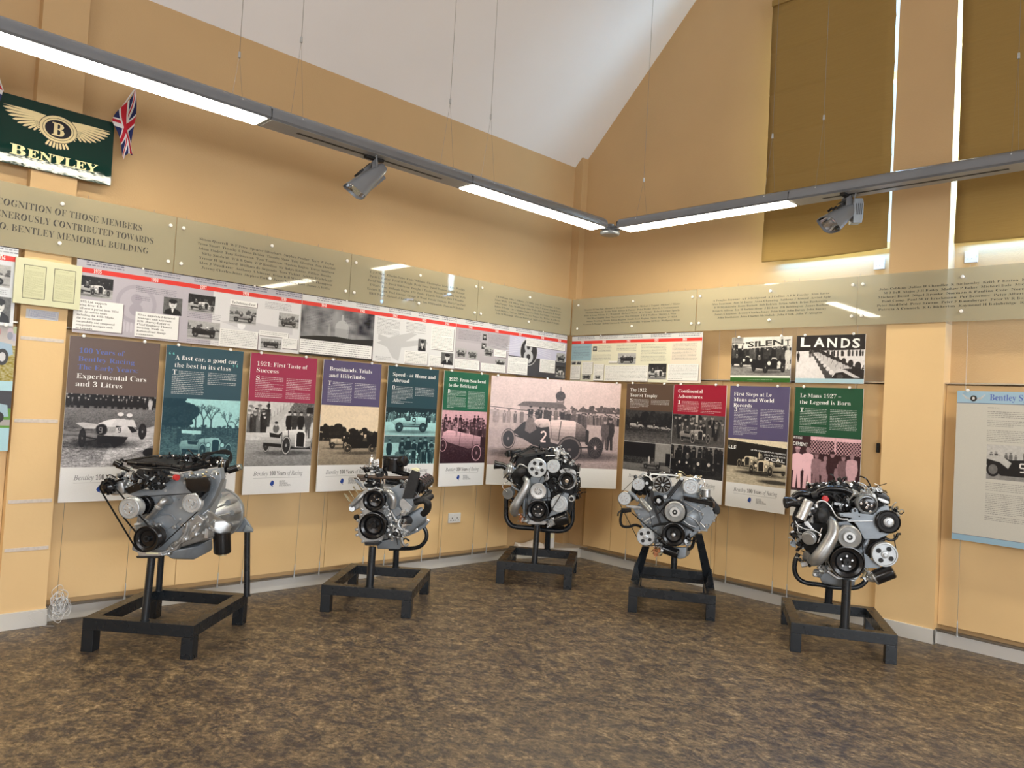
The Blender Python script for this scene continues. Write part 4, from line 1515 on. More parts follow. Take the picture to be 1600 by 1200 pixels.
# two landscape photographs on the right wall
def race_photo(y, label, letters, lcol, art, foot, W=.556):
    H = .392
    r = empty('photo_board', (XP, y, 1.880), -PI/2, label=label, category='poster', group='landscape photographs under the glass names')
    G().span((0, 0, 0), (W, .009, H)).build('board', 'board_white', r, bevel=.0008)
    im = Img(W*100, H*100, (0, 0, 0), 5.2, 3)
    art(im, W*100, H*100)
    im.rect(0, H*100*.90, W*100, H*100, foot)
    im.words(W*30, H*94, W*72, H*97.5, 1.1, (.5, .6, .5), .7, 3)
    nm = 'print_race_%d' % int(y*100)
    print_mat(nm, im.image(nm))
    print_plane('print', W, H, nm, r, -.0004)
    for (s, x0, x1, z, h, rot) in letters:
        me = text_mesh(s, width=(x1-x0)*W, height=h*H, mat_=lcol, font='sans', off=.025)
        place_text(me, 'banner_lettering', r, Matrix.Translation((x0*W, -.0009, z*H)) @ Matrix.Rotation(rot, 4, 'Y') @ RX)
    for x in (.07, W-.09):
        button(r, x, H+.003, r=.011)
    return r


def art_silent(im, W, H):
    p = Img(W, H, .85, 5.2)
    p.rect(0, 0, W*.2, H*.14, .6)
    p.words(1, 1, W*.18, H*.2, 1.4, .2, .7, 2)
    p.rect(0, H*.25, W, H*.6, .05)
    p.crowd(0, W, H*.5, H*.3, 13, 3, .03, .3, .7, 2)
    p.poly([(W*.2, H*.16), (W, H*.05), (W, H*.20), (W*.2, H*.26)], .86)
    p.rect(0, H*.72, W, H*.9, .52)
    p.poly([(0, H*.62), (W*.5, H*.72), (W, H*.70), (W, H*.9), (0, H*.9)], .5)
    p.noise(0, H*.7, W, H*.9, 1.5, .07, 3, .4)
    for (x, y, S_) in ((.26, .66, 7.2), (.70, .78, 9.6)):
        p.front34(W*x, H*y, S_, .07, .02, 1, .05, True, .12)
        cx, cy = W*x, H*y
        p.poly([(cx-.14*S_, cy-1.1*S_), (cx, cy-1.32*S_), (cx+.38*S_, cy-1.3*S_), (cx+.5*S_, cy-1.06*S_), (cx+.35*S_, cy-1.18*S_), (cx+.02*S_, cy-1.2*S_)], .8)
        p.ell(cx-.28*S_, cy-.80*S_, S_*.17, S_*.18, .95)
        p.ell(cx+.66*S_, cy-.80*S_, S_*.17, S_*.18, .95)
    p.person(W*.95, H*.72, H*.5, .8, .6, .8)
    p.tinted(0, 0, W, H, BW_LO, (.78, .75, .70), im)
    im.rect(0, H*.855, W, H*.9, (.75, .76, .68))


def art_lands(im, W, H):
    p = Img(W, H, .86, 5.2)
    p.poly([(0, 0), (W, 0), (W, H*.31), (0, H*.33)], .07)
    p.poly([(W*.2, H*.33), (W*.36, H*.30), (W, H*.75), (W, H*.9), (W*.52, H*.9)], .12)
    p.crowd(W*.22, W, H*.44, H*.13, 18, 5, .05, .3, .4, 1)
    for k in range(9):
        t = k/8
        x, y, s = W*(.26+.28*t**1.4), H*(.36+.36*t**1.3), 1.6+6.5*t**1.3
        p.poly([(x, y+s), (x+s*.4, y), (x+s*3.4, y-s*.1+s*.35*t), (x+s*3.6, y+s*.9), (x+s*.6, y+s*1.2)], .74)
        p.ell(x+s*.1, y+s*1.0, s*.55, s*.45, .25)
        p.ell(x+s*.35, y+s*.6, s*.28, s*.28, .85)
        p.line([(x+s*1.4, y), (x+s*1.3, y+s)], .25, .2)
        p.line([(x+s*2.4, y), (x+s*2.3, y+s)], .25, .2)
        p.ell(x+s*3.3, y-s*.1, s*.35, s*.5, .15)
    p.poly([(W*.55, H*.88), (W*.62, H*.74), (W*.72, H*.70), (W, H*.68), (W, H*.9), (W*.55, H*.9)], .12)
    p.poly([(W*.56, H*.78), (W*.64, H*.70), (W*.74, H*.72), (W*.95, H*.88), (W*.86, H*.88), (W*.70, H*.76), (W*.62, H*.78)], .8)
    p.ell(W*.66, H*.86, W*.08, H*.09, .05)
    p.ell(W*.66, H*.86, W*.05, H*.055, .25)
    p.glyph('15', W*.93, H*.62, 3.4, .92)
    p.person(W*.21, H*.46, H*.17, .15, .5, .1)
    p.person(W*.03, H*.56, H*.22, .12, .5, .1)
    p.tinted(0, 0, W, H, (.02, .017, .018), (.84, .80, .80), im)


race_photo(3.514, 'landscape photograph of parked racing cars with a SILENT banner and green strip',
           [('SILEN', .28, .87, .775, .13, -.05), ('T', .90, .985, .80, .13, -.05)], 'text_black', art_silent, (.03, .12, .02))
race_photo(2.912, 'landscape photograph of a row of white cars under big LANDS lettering',
           [('L', .06, .21, .77, .20, .02), ('A', .26, .42, .76, .20, .01), ('N', .46, .60, .745, .20, .01), ('D', .66, .79, .735, .20, .01), ('S', .82, .93, .73, .20, .01)], 'text_white', art_lands, (.42, .60, .68))


# timeline boards
def timeline(loc, rz, W, H, label, bg, years, items, texts=(), grp='long timeline boards under the glass names', art=None, top=(.42, .41, .46)):
    r = empty('timeline_board', loc, rz, label=label, category='poster', group=grp)
    G().span((0, 0, 0), (W, .008, H)).build('board', 'board_white', r, bevel=.0008)
    W_, H_ = W*100, H*100
    im = Img(W_, H_, bg[0], 4.6, 3)
    for (a, b, c) in bg[1]:
        im.rect(a*W_, 0, b*W_, H_, c)
    if art:
        art(im, W_, H_)
    im.rect(0, 0, W_, H_*.11, top)
    im.rect(0, 0, W_, H_*.012, (.01, .01, .02))
    for k in range(len(years)):
        a = years[k][1]*W_
        im.words(a-W_*.04, H_*.025, a+W_*.11, H_*.11, 1.7, (.05, .05, .1), .8, k, .45)
    im.rect(0, H_*.115, W_, H_*.178, (.66, .045, .035))
    for k, it in enumerate(items):
        kind, x0, y0, x1, y1 = it[:5]
        X0, Y0, X1, Y1 = x0*W_, y0*H_, x1*W_, y1*H_
        if kind == 'box':
            im.rect(X0+.5, Y0+.5, X1+.6, Y1+.6, (.08, .06, .06), .8)
            im.rect(X0, Y0, X1, Y1, it[5] if len(it) > 5 else (.78, .77, .75))
            im.words(X0+.9, Y0+.9, X1-.8, Y1-.5, it[6] if len(it) > 6 else 1.25, (.10, .10, .12), .75, k+3)
        elif kind == 'blank':
            im.rect(X0+.5, Y0+.5, X1+.6, Y1+.6, (.08, .06, .06), .8)
            im.rect(X0, Y0, X1, Y1, (.80, .79, .77))
        elif kind == 'txt':
            im.words(X0, Y0, X1, Y1, 1.15, (.08, .08, .10), .8, k+7)
        else:
            w, h = X1-X0, Y1-Y0
            p = Img(w, h, .62, 4.6)
            p.grad(0, h*.6, w, h, .55, .7)
            if kind == 'car':
                p.trees(0, w, h*.5, h*.1, h*.35, 8, .3, k)
                p.side_car(w*.5, h*.88, w*.86, it[5] if len(it) > 5 else .2, .05, 1 if k % 2 else -1, tail='box')
            elif kind == 'front':
                p.rect(0, 0, w, h*.55, .15)
                p.crowd(0, w, h*.5, h*.3, 6, k, .05, .3, .5, 1)
                p.front34(w*.62, h*.92, h*.42, .75, .05)
            elif kind == 'man':
                p.rect(0, 0, w, h, .35)
                p.poly([(w*.05, h), (w*.12, h*.72), (w*.38, h*.6), (w*.62, h*.6), (w*.9, h*.74), (w, h)], .06)
                p.poly([(w*.42, h*.62), (w*.58, h*.62), (w*.50, h*.9)], .9)
                p.ell(w*.5, h*.36, w*.2, h*.25, .78)
                p.ell(w*.5, h*.20, w*.22, h*.13, .12)
                p.rect(w*.40, h*.33, w*.46, h*.36, .2)
                p.rect(w*.54, h*.33, w*.60, h*.36, .2)
                p.rect(w*.44, h*.48, w*.56, h*.50, .35)
            p.tinted(X0, Y0, X1, Y1, BW_LO, (.80, .79, .78), im)
    nm = 'print_time_%d' % int(abs(loc[0])*100+abs(loc[1]*7))
    print_mat(nm, im.image(nm))
    print_plane('print', W, H, nm, r, -.0004)
    for s, a in years:
        wall_text(text_mesh(s, width=.052*W/W*.9, size=.034, mat_='text_white', off=.0), 'year_lettering', r, a*W-.02, H*(1-.168), -.0009)
    for (s, x, y, w, sz) in texts:
        wall_text(text_mesh(s, width=w*W, size=sz, mat_='text_black', off=-.002, line=1.15, res=1), 'box_lettering', r, x*W, H*(1-y), -.0009)
    for x in (.25, .75):
        button(r, x*W, H-.01+.006, r=.007)
    return r


LI = (.44, .41, .46)


def art1(im, W, H):
    x, y = W*.235, H*.52
    im.ell(x, y, 13, 13, (.36, .33, .38), .8)
    im.ell(x, y, 10.5, 10.5, (.44, .41, .46))
    im.ell(x, y-3.4, 3.6, 3.6, (.36, .33, .38))
    im.ell(x, y+3.6, 4.3, 4.3, (.36, .33, .38))
    for k in range(7):
        im.ell(x-7+k*2.4, y+16, .9, 3.5, (.52, .49, .54))
    # fuselage of an aircraft ghosted behind the text
    im.poly([(W*.60, H*.62), (W*.72, H*.56), (W*.90, H*.60), (W*.96, H*.52), (W*.96, H*.70), (W*.74, H*.72)], (.55, .54, .56))
    im.ell(W*.70, H*.64, 3.0, 3.0, (.78, .77, .78))


timeline((1.332, YP+.008, 1.866), 0, 1.588, .478, 'timeline board of the 1930s, partly behind the cream document frame',
         (LI, [(.56, 1, (.66, .65, .66))]), [('1935', .075), ('1936', .30), ('1937', .51), ('1938', .71), ('1939', .90)],
         [('front', .0, .22, .14, .50), ('blank', .0, .54, .185, .95), ('txt', .23, .26, .40, .36), ('txt', .23, .40, .29, .46), ('man', .345, .36, .425, .61), ('blank', .235, .62, .415, .97),
          ('front', .45, .26, .57, .52), ('txt', .45, .53, .60, .62), ('car', .455, .65, .60, .92, .12), ('txt', .455, .94, .60, .985), ('blank', .64, .26, .77, .34), ('car', .64, .36, .77, .62, .6),
          ('box', .60, .72, .785, .99), ('txt', .81, .22, .95, .34), ('car', .885, .36, .99, .60, .3), ('box', .79, .68, .94, .76), ('car', .80, .80, .905, .96, .2), ('box', .91, .76, .99, .93), ('txt', .80, .965, .9, .99)],
         [('(1935) Ltd. supports\nracing driver E.R.\nHall over a period from 1934\n- 36. At various races\nincluding the Mille Miglia,\nthe car performed\nsuccessfully and conquered\ncompetitive marques such\nas Lagonda.', .012, .585, .155, .0188),
          ('Hives Appointed General\nManager and appoints\nR.W. Harvey-Bailey as\nChief Engineer Chassis\nDivision. Work on\nRationalised Range\ncommences.', .243, .675, .155, .0190),
          ('The Performance Factor', .648, .32, .115, .026)], art=art1)


def art2(im, W, H):
    im.grad(0, H*.17, W*.43, H, (.12, .12, .13), (.30, .30, .31))
    im.noise(0, H*.17, W*.43, H*.7, 9, .16, 4, 6)
    im.noise(0, H*.17, W*.43, H*.7, 4, .08, 6, 3)
    c = (.42, .42, .43)
    im.ell(W*.235, H*.50, 6.5, 7, c)
    im.rect(W*.195, H*.50, W*.275, H*.66, (.34, .34, .35))
    im.rect(W*.23, H*.26, W*.24, H*.38, c)
    im.poly([(W*.15, H*.68), (W*.155, H*.46), (W*.16, H*.42), (W*.165, H*.46), (W*.17, H*.68)], (.3, .3, .3))
    im.poly([(0, H*.70), (W*.1, H*.66), (W*.2, H*.64), (W*.3, H*.66), (W*.43, H*.62), (W*.43, H), (0, H)], (.02, .02, .02))
    im.rect(W*.43, H*.17, W, H, (.66, .66, .67))
    d = (.50, .50, .51)
    im.poly([(W*.45, H*.66), (W*.55, H*.52), (W*.68, H*.40), (W*.72, H*.42), (W*.62, H*.62), (W*.60, H*.95), (W*.56, H*.9), (W*.52, H*.72)], d)
    im.poly([(W*.46, H*.50), (W*.60, H*.60), (W*.78, H*.50), (W*.80, H*.58), (W*.62, H*.70), (W*.46, H*.60)], d)


timeline((2.925, YP+.008, 1.866), 0, 1.578, .478, 'timeline board with a dark picture of a domed cathedral and a ghosted bomber',
         (LI, []), [('1940', .12), ('1941', .35), ('1942', .56), ('1943', .76), ('1944', .93)],
         [('txt', .03, .24, .18, .52), ('txt', .25, .22, .42, .42), ('txt', .27, .46, .42, .58), ('box', .0, .74, .425, .965, (.80, .79, .78), 1.7), ('txt', .45, .22, .60, .5), ('txt', .64, .22, .78, .42),
          ('man', .73, .50, .785, .72), ('box', .64, .74, .80, .97), ('txt', .45, .9, .55, .98), ('box', .82, .22, .985, .66), ('box', .815, .78, .92, .98), ('man', .90, .70, .99, .93)],
         art=art2, top=(.60, .60, .61))


def art3(im, W, H):
    im.rect(0, H*.17, W, H, (.40, .37, .40))
    im.grad(0, H*.45, W*.45, H, (.45, .42, .45), (.36, .33, .35))
    im.rect(W*.45, H*.17, W, H, (.50, .49, .62))
    im.rect(W*.45, H*.6, W, H, (.05, .05, .06))
    x, y = W*.63, H*.48
    for k in range(26):
        a = PI*k/25
        im.line([(x+12*math.cos(a), y-12*math.sin(a)), (x+33*math.cos(a), y-20*math.sin(a)+4)], .5, (.62, .62, .70))
    im.ell(x, y, 12.5, 14, (.03, .03, .035))
    im.ell(x, y, 12.5, 14, (.5, .5, .5), inner=.94)
    im.ell(x-1, y-4.5, 5.5, 5.5, (.46, .46, .48))
    im.ell(x-.4, y+5, 6.6, 6.6, (.46, .46, .48))
    im.ell(x-1, y-4.5, 2.3, 2.3, (.03, .03, .035))
    im.ell(x-.4, y+5, 2.8, 2.8, (.03, .03, .035))


timeline((4.507, YP+.008, 1.866), 0, 1.545, .478, 'timeline board with a huge black badge letter, last on the left wall',
         (LI, []), [('1945', .11), ('1946', .33), ('1947', .54), ('1948', .75), ('1949', .92)],
         [('txt', .02, .22, .20, .42), ('man', .215, .24, .25, .36), ('man', .21, .42, .25, .54), ('txt', .26, .22, .44, .5), ('car', .01, .58, .09, .76, .2), ('car', .105, .60, .18, .76, .3), ('car', .235, .50, .31, .68, .1),
          ('box', .32, .52, .425, .66), ('car', .335, .70, .42, .86, .15), ('box', .0, .79, .20, .98), ('box', .215, .82, .425, .98), ('box', .60, .20, .985, .36), ('box', .445, .62, .625, .98), ('box', .74, .60, .89, .88),
          ('car', .90, .42, .99, .62, .1), ('front', .90, .70, .99, .96)], art=art3, top=(.60, .60, .61))


def art4(im, W, H):
    im.rect(0, H*.17, W, H, (.66, .64, .50))
    im.rect(0, H*.17, W*.175, H*.55, (.28, .42, .48))
    im.rect(W*.79, H*.17, W, H, (.70, .62, .52))


timeline((XP+.008, 5.425, 1.860), -PI/2, 1.600, .478, 'cream and blue timeline board, the only one on the right wall',
         (LI, []), [('1950', .09), ('1951', .275), ('1952', .47), ('1953', .68), ('1954', .88)],
         [('txt', .01, .24, .16, .50), ('man', .185, .24, .22, .35), ('txt', .23, .23, .34, .36), ('txt', .185, .42, .34, .56), ('txt', .38, .22, .54, .36), ('txt', .57, .22, .76, .58), ('txt', .80, .22, .97, .56), ('car', .005, .56, .045, .64, .1), ('car', .05, .56, .09, .64, .1),
          ('box', .0, .66, .085, .97), ('box', .10, .58, .19, .84), ('car', .105, .84, .18, .97, .1), ('box', .20, .63, .285, .98), ('car', .215, .87, .26, .95, .1), ('box', .295, .655, .63, .985), ('car', .395, .40, .535, .63, .12), ('box', .32, .56, .39, .60),
          ('front', .635, .62, .765, .94), ('box', .775, .63, .985, .95)], art=art4, top=(.58, .58, .58))

LFT = Img(131, 47.8, (0, 0, 0), 4.6, 3)
timeline((-.30, YP+.008, 1.866), 0, 1.310, .478, 'end of a white timeline board left of the left pillar, cut by the photo edge',
         ((.62, .64, .68), []), [('1933', .73), ('1934', .93)],
         [('car', .80, .24, .975, .52, .7), ('txt', .82, .55, .97, .64), ('box', .55, .2, .78, .6), ('box', .84, .66, .89, .74), ('man', .90, .64, .985, .96), ('car', .5, .7, .78, .94, .3)], top=(.62, .64, .68))


# colour photograph board at the far left
def colour_board():
    W, H = .56, .76
    r = empty('photo_board', (.470, YP, 1.105), 0, label='board of colour photographs of a blue car, at the left photo edge', category='poster')
    G().span((0, 0, 0), (W, .009, H)).build('board', 'board_white', r, bevel=.0008)
    im = Img(56, 76, (0, 0, 0), 5.2, 3)
    im.rect(0, 0, 56, 76, (.42, .66, .74))
    im.grad(0, 0, 56, 12, (.30, .28, .27), (.55, .50, .48))
    for k in range(30):
        im.ell(random.uniform(30, 56), random.uniform(1, 9), 1.5, 2.4, (random.uniform(.2, .6), random.uniform(.2, .5), random.uniform(.2, .6)))
    im.rect(0, 12, 56, 34, (.36, .30, .09))
    im.noise(0, 12, 56, 34, 1.1, .16, 3, .7)
    im.poly([(0, 6), (40, 5), (48, 10), (54, 11), (55, 17), (50, 20), (0, 22)], (.32, .44, .56))
    im.poly([(30, 3), (42, 5), (46, 9.5), (30, 9)], (.10, .13, .18))
    im.ell(49.5, 19, 3.2, 5, (.03, .03, .03))
    im.ell(49.5, 19, 1.7, 2.8, (.6, .6, .62))
    im.rect(0, 33.5, 56, 39.5, (.42, .66, .74))
    im.rect(0, 39.5, 56, 50, (.05, .05, .06))
    im.rect(0, 50, 56, 62, (.12, .30, .05))
    im.rect(0, 57, 56, 60.5, (.40, .37, .36))
    im.poly([(30, 50), (44, 46), (54, 48), (55, 55), (30, 57)], (.35, .50, .58))
    im.ell(50, 55.5, 2.6, 3.2, (.03, .03, .03))
    print_mat('print_colour', im.image('print_colour'))
    print_plane('print', W, H, 'print_colour', r, -.0004)
    for x in (.05, .50):
        button(r, x, H+.004, r=.0115)


colour_board()


# pale board right of the pillar
def speed_board():
    W, H = 1.15, 1.060
    r = empty('history_poster', (XP, 1.698, .782), -PI/2, label='pale grey board with a light blue header and a winged badge, right photo edge', category='poster')
    G().span((0, 0, 0), (W, .009, H)).build('board', 'board_white', r, bevel=.0008)
    im = Img(115, 106, (.56, .54, .48), 5.0, 3)
    im.rect(0, 0, 115, 8.6, (.34, .50, .62))
    im.rect(0, 8.4, 115, 8.8, (.10, .12, .18))
    im.rect(0, 102, 115, 106, (.30, .46, .58))
    im.rect(0, 101.7, 115, 102, (.10, .12, .18))
    im.words(19.5, 11.2, 27, 12.4, 1.3, (.08, .08, .08), .8, 1)
    for k, (a, b) in enumerate(((14, 18.4), (20.2, 24.6), (27, 36))):
        im.words(19.5, a, 62, b, 1.25, (.1, .1, .1), .75, k)
    im.words(20, 63.5, 62, 69, 1.25, (.1, .1, .1), .75, 7)
    im.words(20, 71, 62, 90, 1.25, (.1, .1, .1), .75, 9)
    p = Img(60, 24, .72, 5)
    p.rect(24, 0, 60, 12, .12)
    p.crowd(2, 20, 12, 7, 5, 3, .15, .5, .7, 1)
    p.crowd(22, 60, 11, 9, 9, 4, .15, .6, .8, 1)
    p.rect(0, 20, 60, 24, .5)
    p.poly([(0, 8), (8, 7), (14, 10), (26, 9), (60, 8), (60, 21), (9, 21), (0, 14)], .07)
    p.poly([(0, 7.5), (9, 7), (15, 12), (13, 16), (8, 12), (0, 10)], .7)
    p.ell(4, 17, 4, 5, .06)
    p.ell(4, 17, 2.8, 3.5, .4)
    p.glyph('5', 20, 12, 5.5, .92)
    p.tinted(20, 37, 80, 61, BW_LO, (.78, .76, .72), im)
    print_mat('print_speed', im.image('print_speed'))
    print_plane('print', W, H, 'print_speed', r, -.0004)
    wall_text(text_mesh('Bentley Speed C', width=.345, size=.062, mat_='text_blue', off=-.001), 'title_lettering', r, .205, H-.062, -.0009)
    # winged badge
    g = G()
    cx, cz = .105, H-.047
    y = -.0008
    for s in (-1, 1):
        for k in range(5):
            a = .018+.003*k
            g.add([(cx+s*a, y-.0001*k, cz-.016+.005*k), (cx+s*(.070-.004*k), y-.0001*k, cz+.026-.008*k), (cx+s*(.074-.008*k), y-.0001*k, cz+.019-.008*k), (cx+s*a, y-.0001*k, cz-.020+.003*k)], [(0, 1, 2, 3)])
    g.build('wing_emblem', 'zinc', r)
    g = G().lathe((cx, y, cz-.005), (0, -1, 0), [(.021, 0), (.021, .0008), (0, .0008)], 20)
    g.build('badge_emblem', 'text_black', r)
    wall_text(text_mesh('B', width=.016, size=.026, mat_='text_white', off=.01), 'badge_lettering', r, cx-.008, cz-.013, -.0024)
    for x in (.068, .60, 1.08):
        button(r, x, H+.004, r=.0115)


speed_board()


# framed document on the pillar, label, strips
def document():
    r = empty('document_frame', (.994, 5.425, 2.008), 0, label='pale green frame holding two typed pages, on the left pillar', category='frame')
    W, H = .364, .282
    G().span((0, 0, 0), (W, .02, H)).build('mount_board', 'doc_mount', r, bevel=.002)
    for x0 in (.048, .212):
        im = Img(11.5, 20, (.58, .58, .38), 9, 3)
        im.words(2.5, 1.2, 8, 2.2, .8, (.2, .2, .13), .5, 2)
        im.words(.8, 3.2, 10.7, 18.6, .62, (.25, .25, .16), .5, int(x0*100), .5)
        nm = 'print_page_%d' % int(x0*1000)
        print_mat(nm, im.image(nm), .6)
        pg = print_plane('page', .115, .2, nm, r, -.0006, x0, .040)
        g = G()
        for a, b in (((x0-.003, -.0012, .037), (x0, -.0002, .243)), ((x0+.115, -.0012, .037), (x0+.118, -.0002, .243)), ((x0, -.0012, .037), (x0+.115, -.0002, .040)), ((x0, -.0012, .240), (x0+.115, -.0002, .243))):
            g.span(a, b)
        g.build('page_border', 'text_black', r)


mat('doc_mount', (.62, .62, .42), .5, var=.02, vs=5)
document()
r = empty('paper_label', (1.080, 5.4875, 1.928), 0, label='small white paper label with a blue border under the document frame', category='label')
G().span((0, 0, 0), (.178, .002, .058)).build('paper', 'plastic_white', r)
im = Img(17.8, 5.8, (.62, .63, .66), 9, 3)
im.rect(1.6, .5, 17.2, 5.3, (.25, .28, .45))
im.rect(1.8, .7, 17.0, 5.1, (.66, .67, .70))
im.words(2.4, 1.1, 16.4, 4.9, .62, (.15, .2, .45), .7, 4, .5)
print_mat('print_label', im.image('print_label'), .5)
print_plane('print', .178, .058, 'print_label', r, -.0004)
for z, w_ in ((1.792, 'just below the paper label'), (1.280, 'level with the racing car photograph'), (.778, 'level with the poster bottoms'), (.480, 'lowest on the pillar')):
    o = G().span((0, 0, 0), (.238, .0025, .022)).build('fixing_strip', 'velcro', bevel=.001, loc=(1.060, 5.4872, z))
    o['label'] = 'pale adhesive strip across the left pillar, '+w_
    o['category'] = 'strip'
    o['group'] = 'adhesive strips on the left pillar'


# sockets and switch
def socket(loc, rz, W, H, label, name_='wall_socket', kind=2):
    r = empty(name_, loc, rz, label=label, category='socket')
    G().span((0, 0, 0), (W, .012, H)).build('face_plate', 'plastic_white', r, bevel=.003)
    g = G()
    for x in ((.3, .7) if kind == 2 else (.35, .65)):
        if kind == 2:
            g.span((x*W-.004, -.001, H*.42), (x*W+.004, .002, H*.56))
            g.span((x*W-.022, -.001, H*.22), (x*W-.010, .002, H*.29))
            g.span((x*W+.010, -.001, H*.22), (x*W+.022, .002, H*.29))
        else:
            g.span((x*W-.009, -.001, H*.3), (x*W-.005, .002, H*.36))
    g.build('pin_hole', 'dark_slot', r)
    g = G()
    for x in (.07, .93):
        g.cyl((x*W, -.001, H/2), (x*W, .002, H/2), .0035, n=8)
    g.build('screw', 'zinc', r)
    if kind == 2:
        G().span((W*.44, -.004, H*.70), (W*.56, .002, H*.86)).build('rocker_switch', 'plastic_white', r, bevel=.001)
    return r


socket((4.63, BL-.012, .412), 0, .15, .092, 'white double wall socket between the second and third engines')
socket((WR-.013, 2.385, 2.81), -PI/2, .085, .086, 'small white switch plate under the left blind', 'wall_switch', 1)
socket((WR-.013, 1.735, 2.80), -PI/2, .088, .088, 'white socket plate under the right blind', 'wall_socket', 1)
o = G().span((0, 0, 0), (.022, .03, .075)).build('door_magnet', 'rubber', bevel=.005, loc=(6.165, 2.27, 1.35))
o.rotation_euler = (0, 0, -PI/2)
o.name = 'wall_clip'
o['label'] = 'small black clip on the wall edge beside the green board'
o['category'] = 'clip'


# ------------------------------------------------ green sign with winged badge
def sign():
    W, H = .645, .424
    r = empty('shop_sign', (.853, 5.462, 2.852), 0, label='glossy dark green hanging sign with gold winged badge, between two flags', category='sign')
    r.rotation_euler = (-.028, 0, 0)
    G().span((0, 0, 0), (W, .02, H)).build('sign_board', 'sign_green', r, bevel=.002)
    y = -.0006
    # helper: point in sign fraction (0..1, 0..1 from top left)

    def q(a, b, k=0):
        return (a*W, y-.0003*k, H*(1-b))
    gold, blk = G(), G()
    cx, cy = .50, .335

    def feather(x0, y0, x1, y1, w0, w1, g, k):
        dx, dy = (x1-x0)*W, -(y1-y0)*H
        L = math.hypot(dx, dy)
        nx, ny = -dy/L, dx/L
        P = []
        for t, w in ((0, w0*.7), (.5, (w0+w1)*.5), (.9, w1), (1.0, w1*.25)):
            P.append((x0*W+dx*t+nx*w/2, y-.0003*k, H*(1-y0)+dy*t+ny*w/2))
        for t, w in ((1.0, w1*.25), (.9, w1), (.5, (w0+w1)*.5), (0, w0*.7)):
            P.append((x0*W+dx*t-nx*w/2, y-.0003*k, H*(1-y0)+dy*t-ny*w/2))
        g.add(P, [tuple(range(8))])
    for s in (-1, 1):
        # long feathers fan from the shoulder
        tips = [(.462, -.155), (.442, -.105), (.415, -.055), (.380, -.010), (.340, .030), (.296, .055), (.250, .070), (.205, .078)]
        for k, (tx, ty) in enumerate(tips):
            x0, y0 = cx+s*(.13+.002*k), cy-.135+.017*k
            feather(x0, y0, cx+s*tx, cy+ty+.02, .016, .0200-.0006*k, blk, 1)
            feather(x0, y0, cx+s*tx, cy+ty+.02, .012, .0155-.0006*k, gold, 2)
        # upper wing edge
        P = [(cx+s*.11, cy-.165), (cx+s*.20, cy-.178), (cx+s*.32, cy-.182), (cx+s*.465, cy-.172), (cx+s*.33, cy-.155), (cx+s*.22, cy-.140), (cx+s*.13, cy-.11)]
        gold.add([q(a, b, 3) for a, b in P], [tuple(range(7))])
        # inner short feathers
        for k in range(6):
            feather(cx+s*(.125), cy-.03+.018*k, cx+s*(.215-.012*k), cy-.045+.033*k, .006, .009, blk, 4)
            feather(cx+s*(.125), cy-.03+.018*k, cx+s*(.212-.012*k), cy-.045+.033*k, .0035, .006, gold, 5)
    for k in range(7):
        a = (k-3)*.024
        feather(cx+a*.8, cy+.15, cx+a*1.35, cy+.31-.012*abs(k-3), .014, .017, blk, 1)
        feather(cx+a*.8, cy+.15, cx+a*1.35, cy+.30-.012*abs(k-3), .010, .013, gold, 2)
    C0 = (cx*W, y, H*(1-cy))

    def ellipse(rx, rz, k, g, n=32):
        g.add([(C0[0]+rx*math.cos(2*PI*i/n), y-.0003*k, C0[2]+rz*math.sin(2*PI*i/n)) for i in range(n)], [tuple(range(n))])
    ellipse(.108, .088, 5, blk)
    ellipse(.104, .084, 6, gold)
    ellipse(.088, .070, 7, blk)
    ellipse(.085, .067, 8, gold)
    ellipse(.074, .057, 9, blk)
    gold.build('wing_emblem', 'sign_gold', r)
    blk.build('emblem_outline', 'sign_black', r)
    me = text_mesh('B', width=.070, height=.082, mat_='sign_gold', off=.015)
    wall_text(me, 'badge_lettering', r, C0[0]-.035, C0[2]-.041, y-.0034)
    for s, a, b, h in (('B', .115, .245, .150), ('ENTLEY', .255, .870, .130)):
        me = text_mesh(s, width=(b-a)*W, height=h*H*1.0, mat_='sign_yellow', off=.01)
        wall_text(me, 'sign_lettering', r, a*W, H*(1-.850), y-.001)
    # thin chrome lip along the bottom
    for x in (.05, W-.05):
        G().span((x-.01, .02, H-.06), (x+.01, .06, H-.04)).build('bracket', 'zinc', r)
    return r


sign()


def flag_img():
    im = Img(60, 36, (.012, .02, .10), 6, 3)
    w, rd = (.74, .72, .72), (.50, .012, .03)
    im.line([(0, 0), (60, 36)], 7, w)
    im.line([(60, 0), (0, 36)], 7, w)
    im.line([(0, 1.3), (60, 37.3)], 2.4, rd)
    im.line([(60, -1.3), (0, 34.7)], 2.4, rd)
    im.rect(24, 0, 36, 36, w)
    im.rect(0, 12, 60, 24, w)
    im.rect(26.4, 0, 33.6, 36, rd)
    im.rect(0, 14.4, 60, 21.6, rd)
    print_mat('print_flag', im.image('print_flag'), .7)


flag_img()


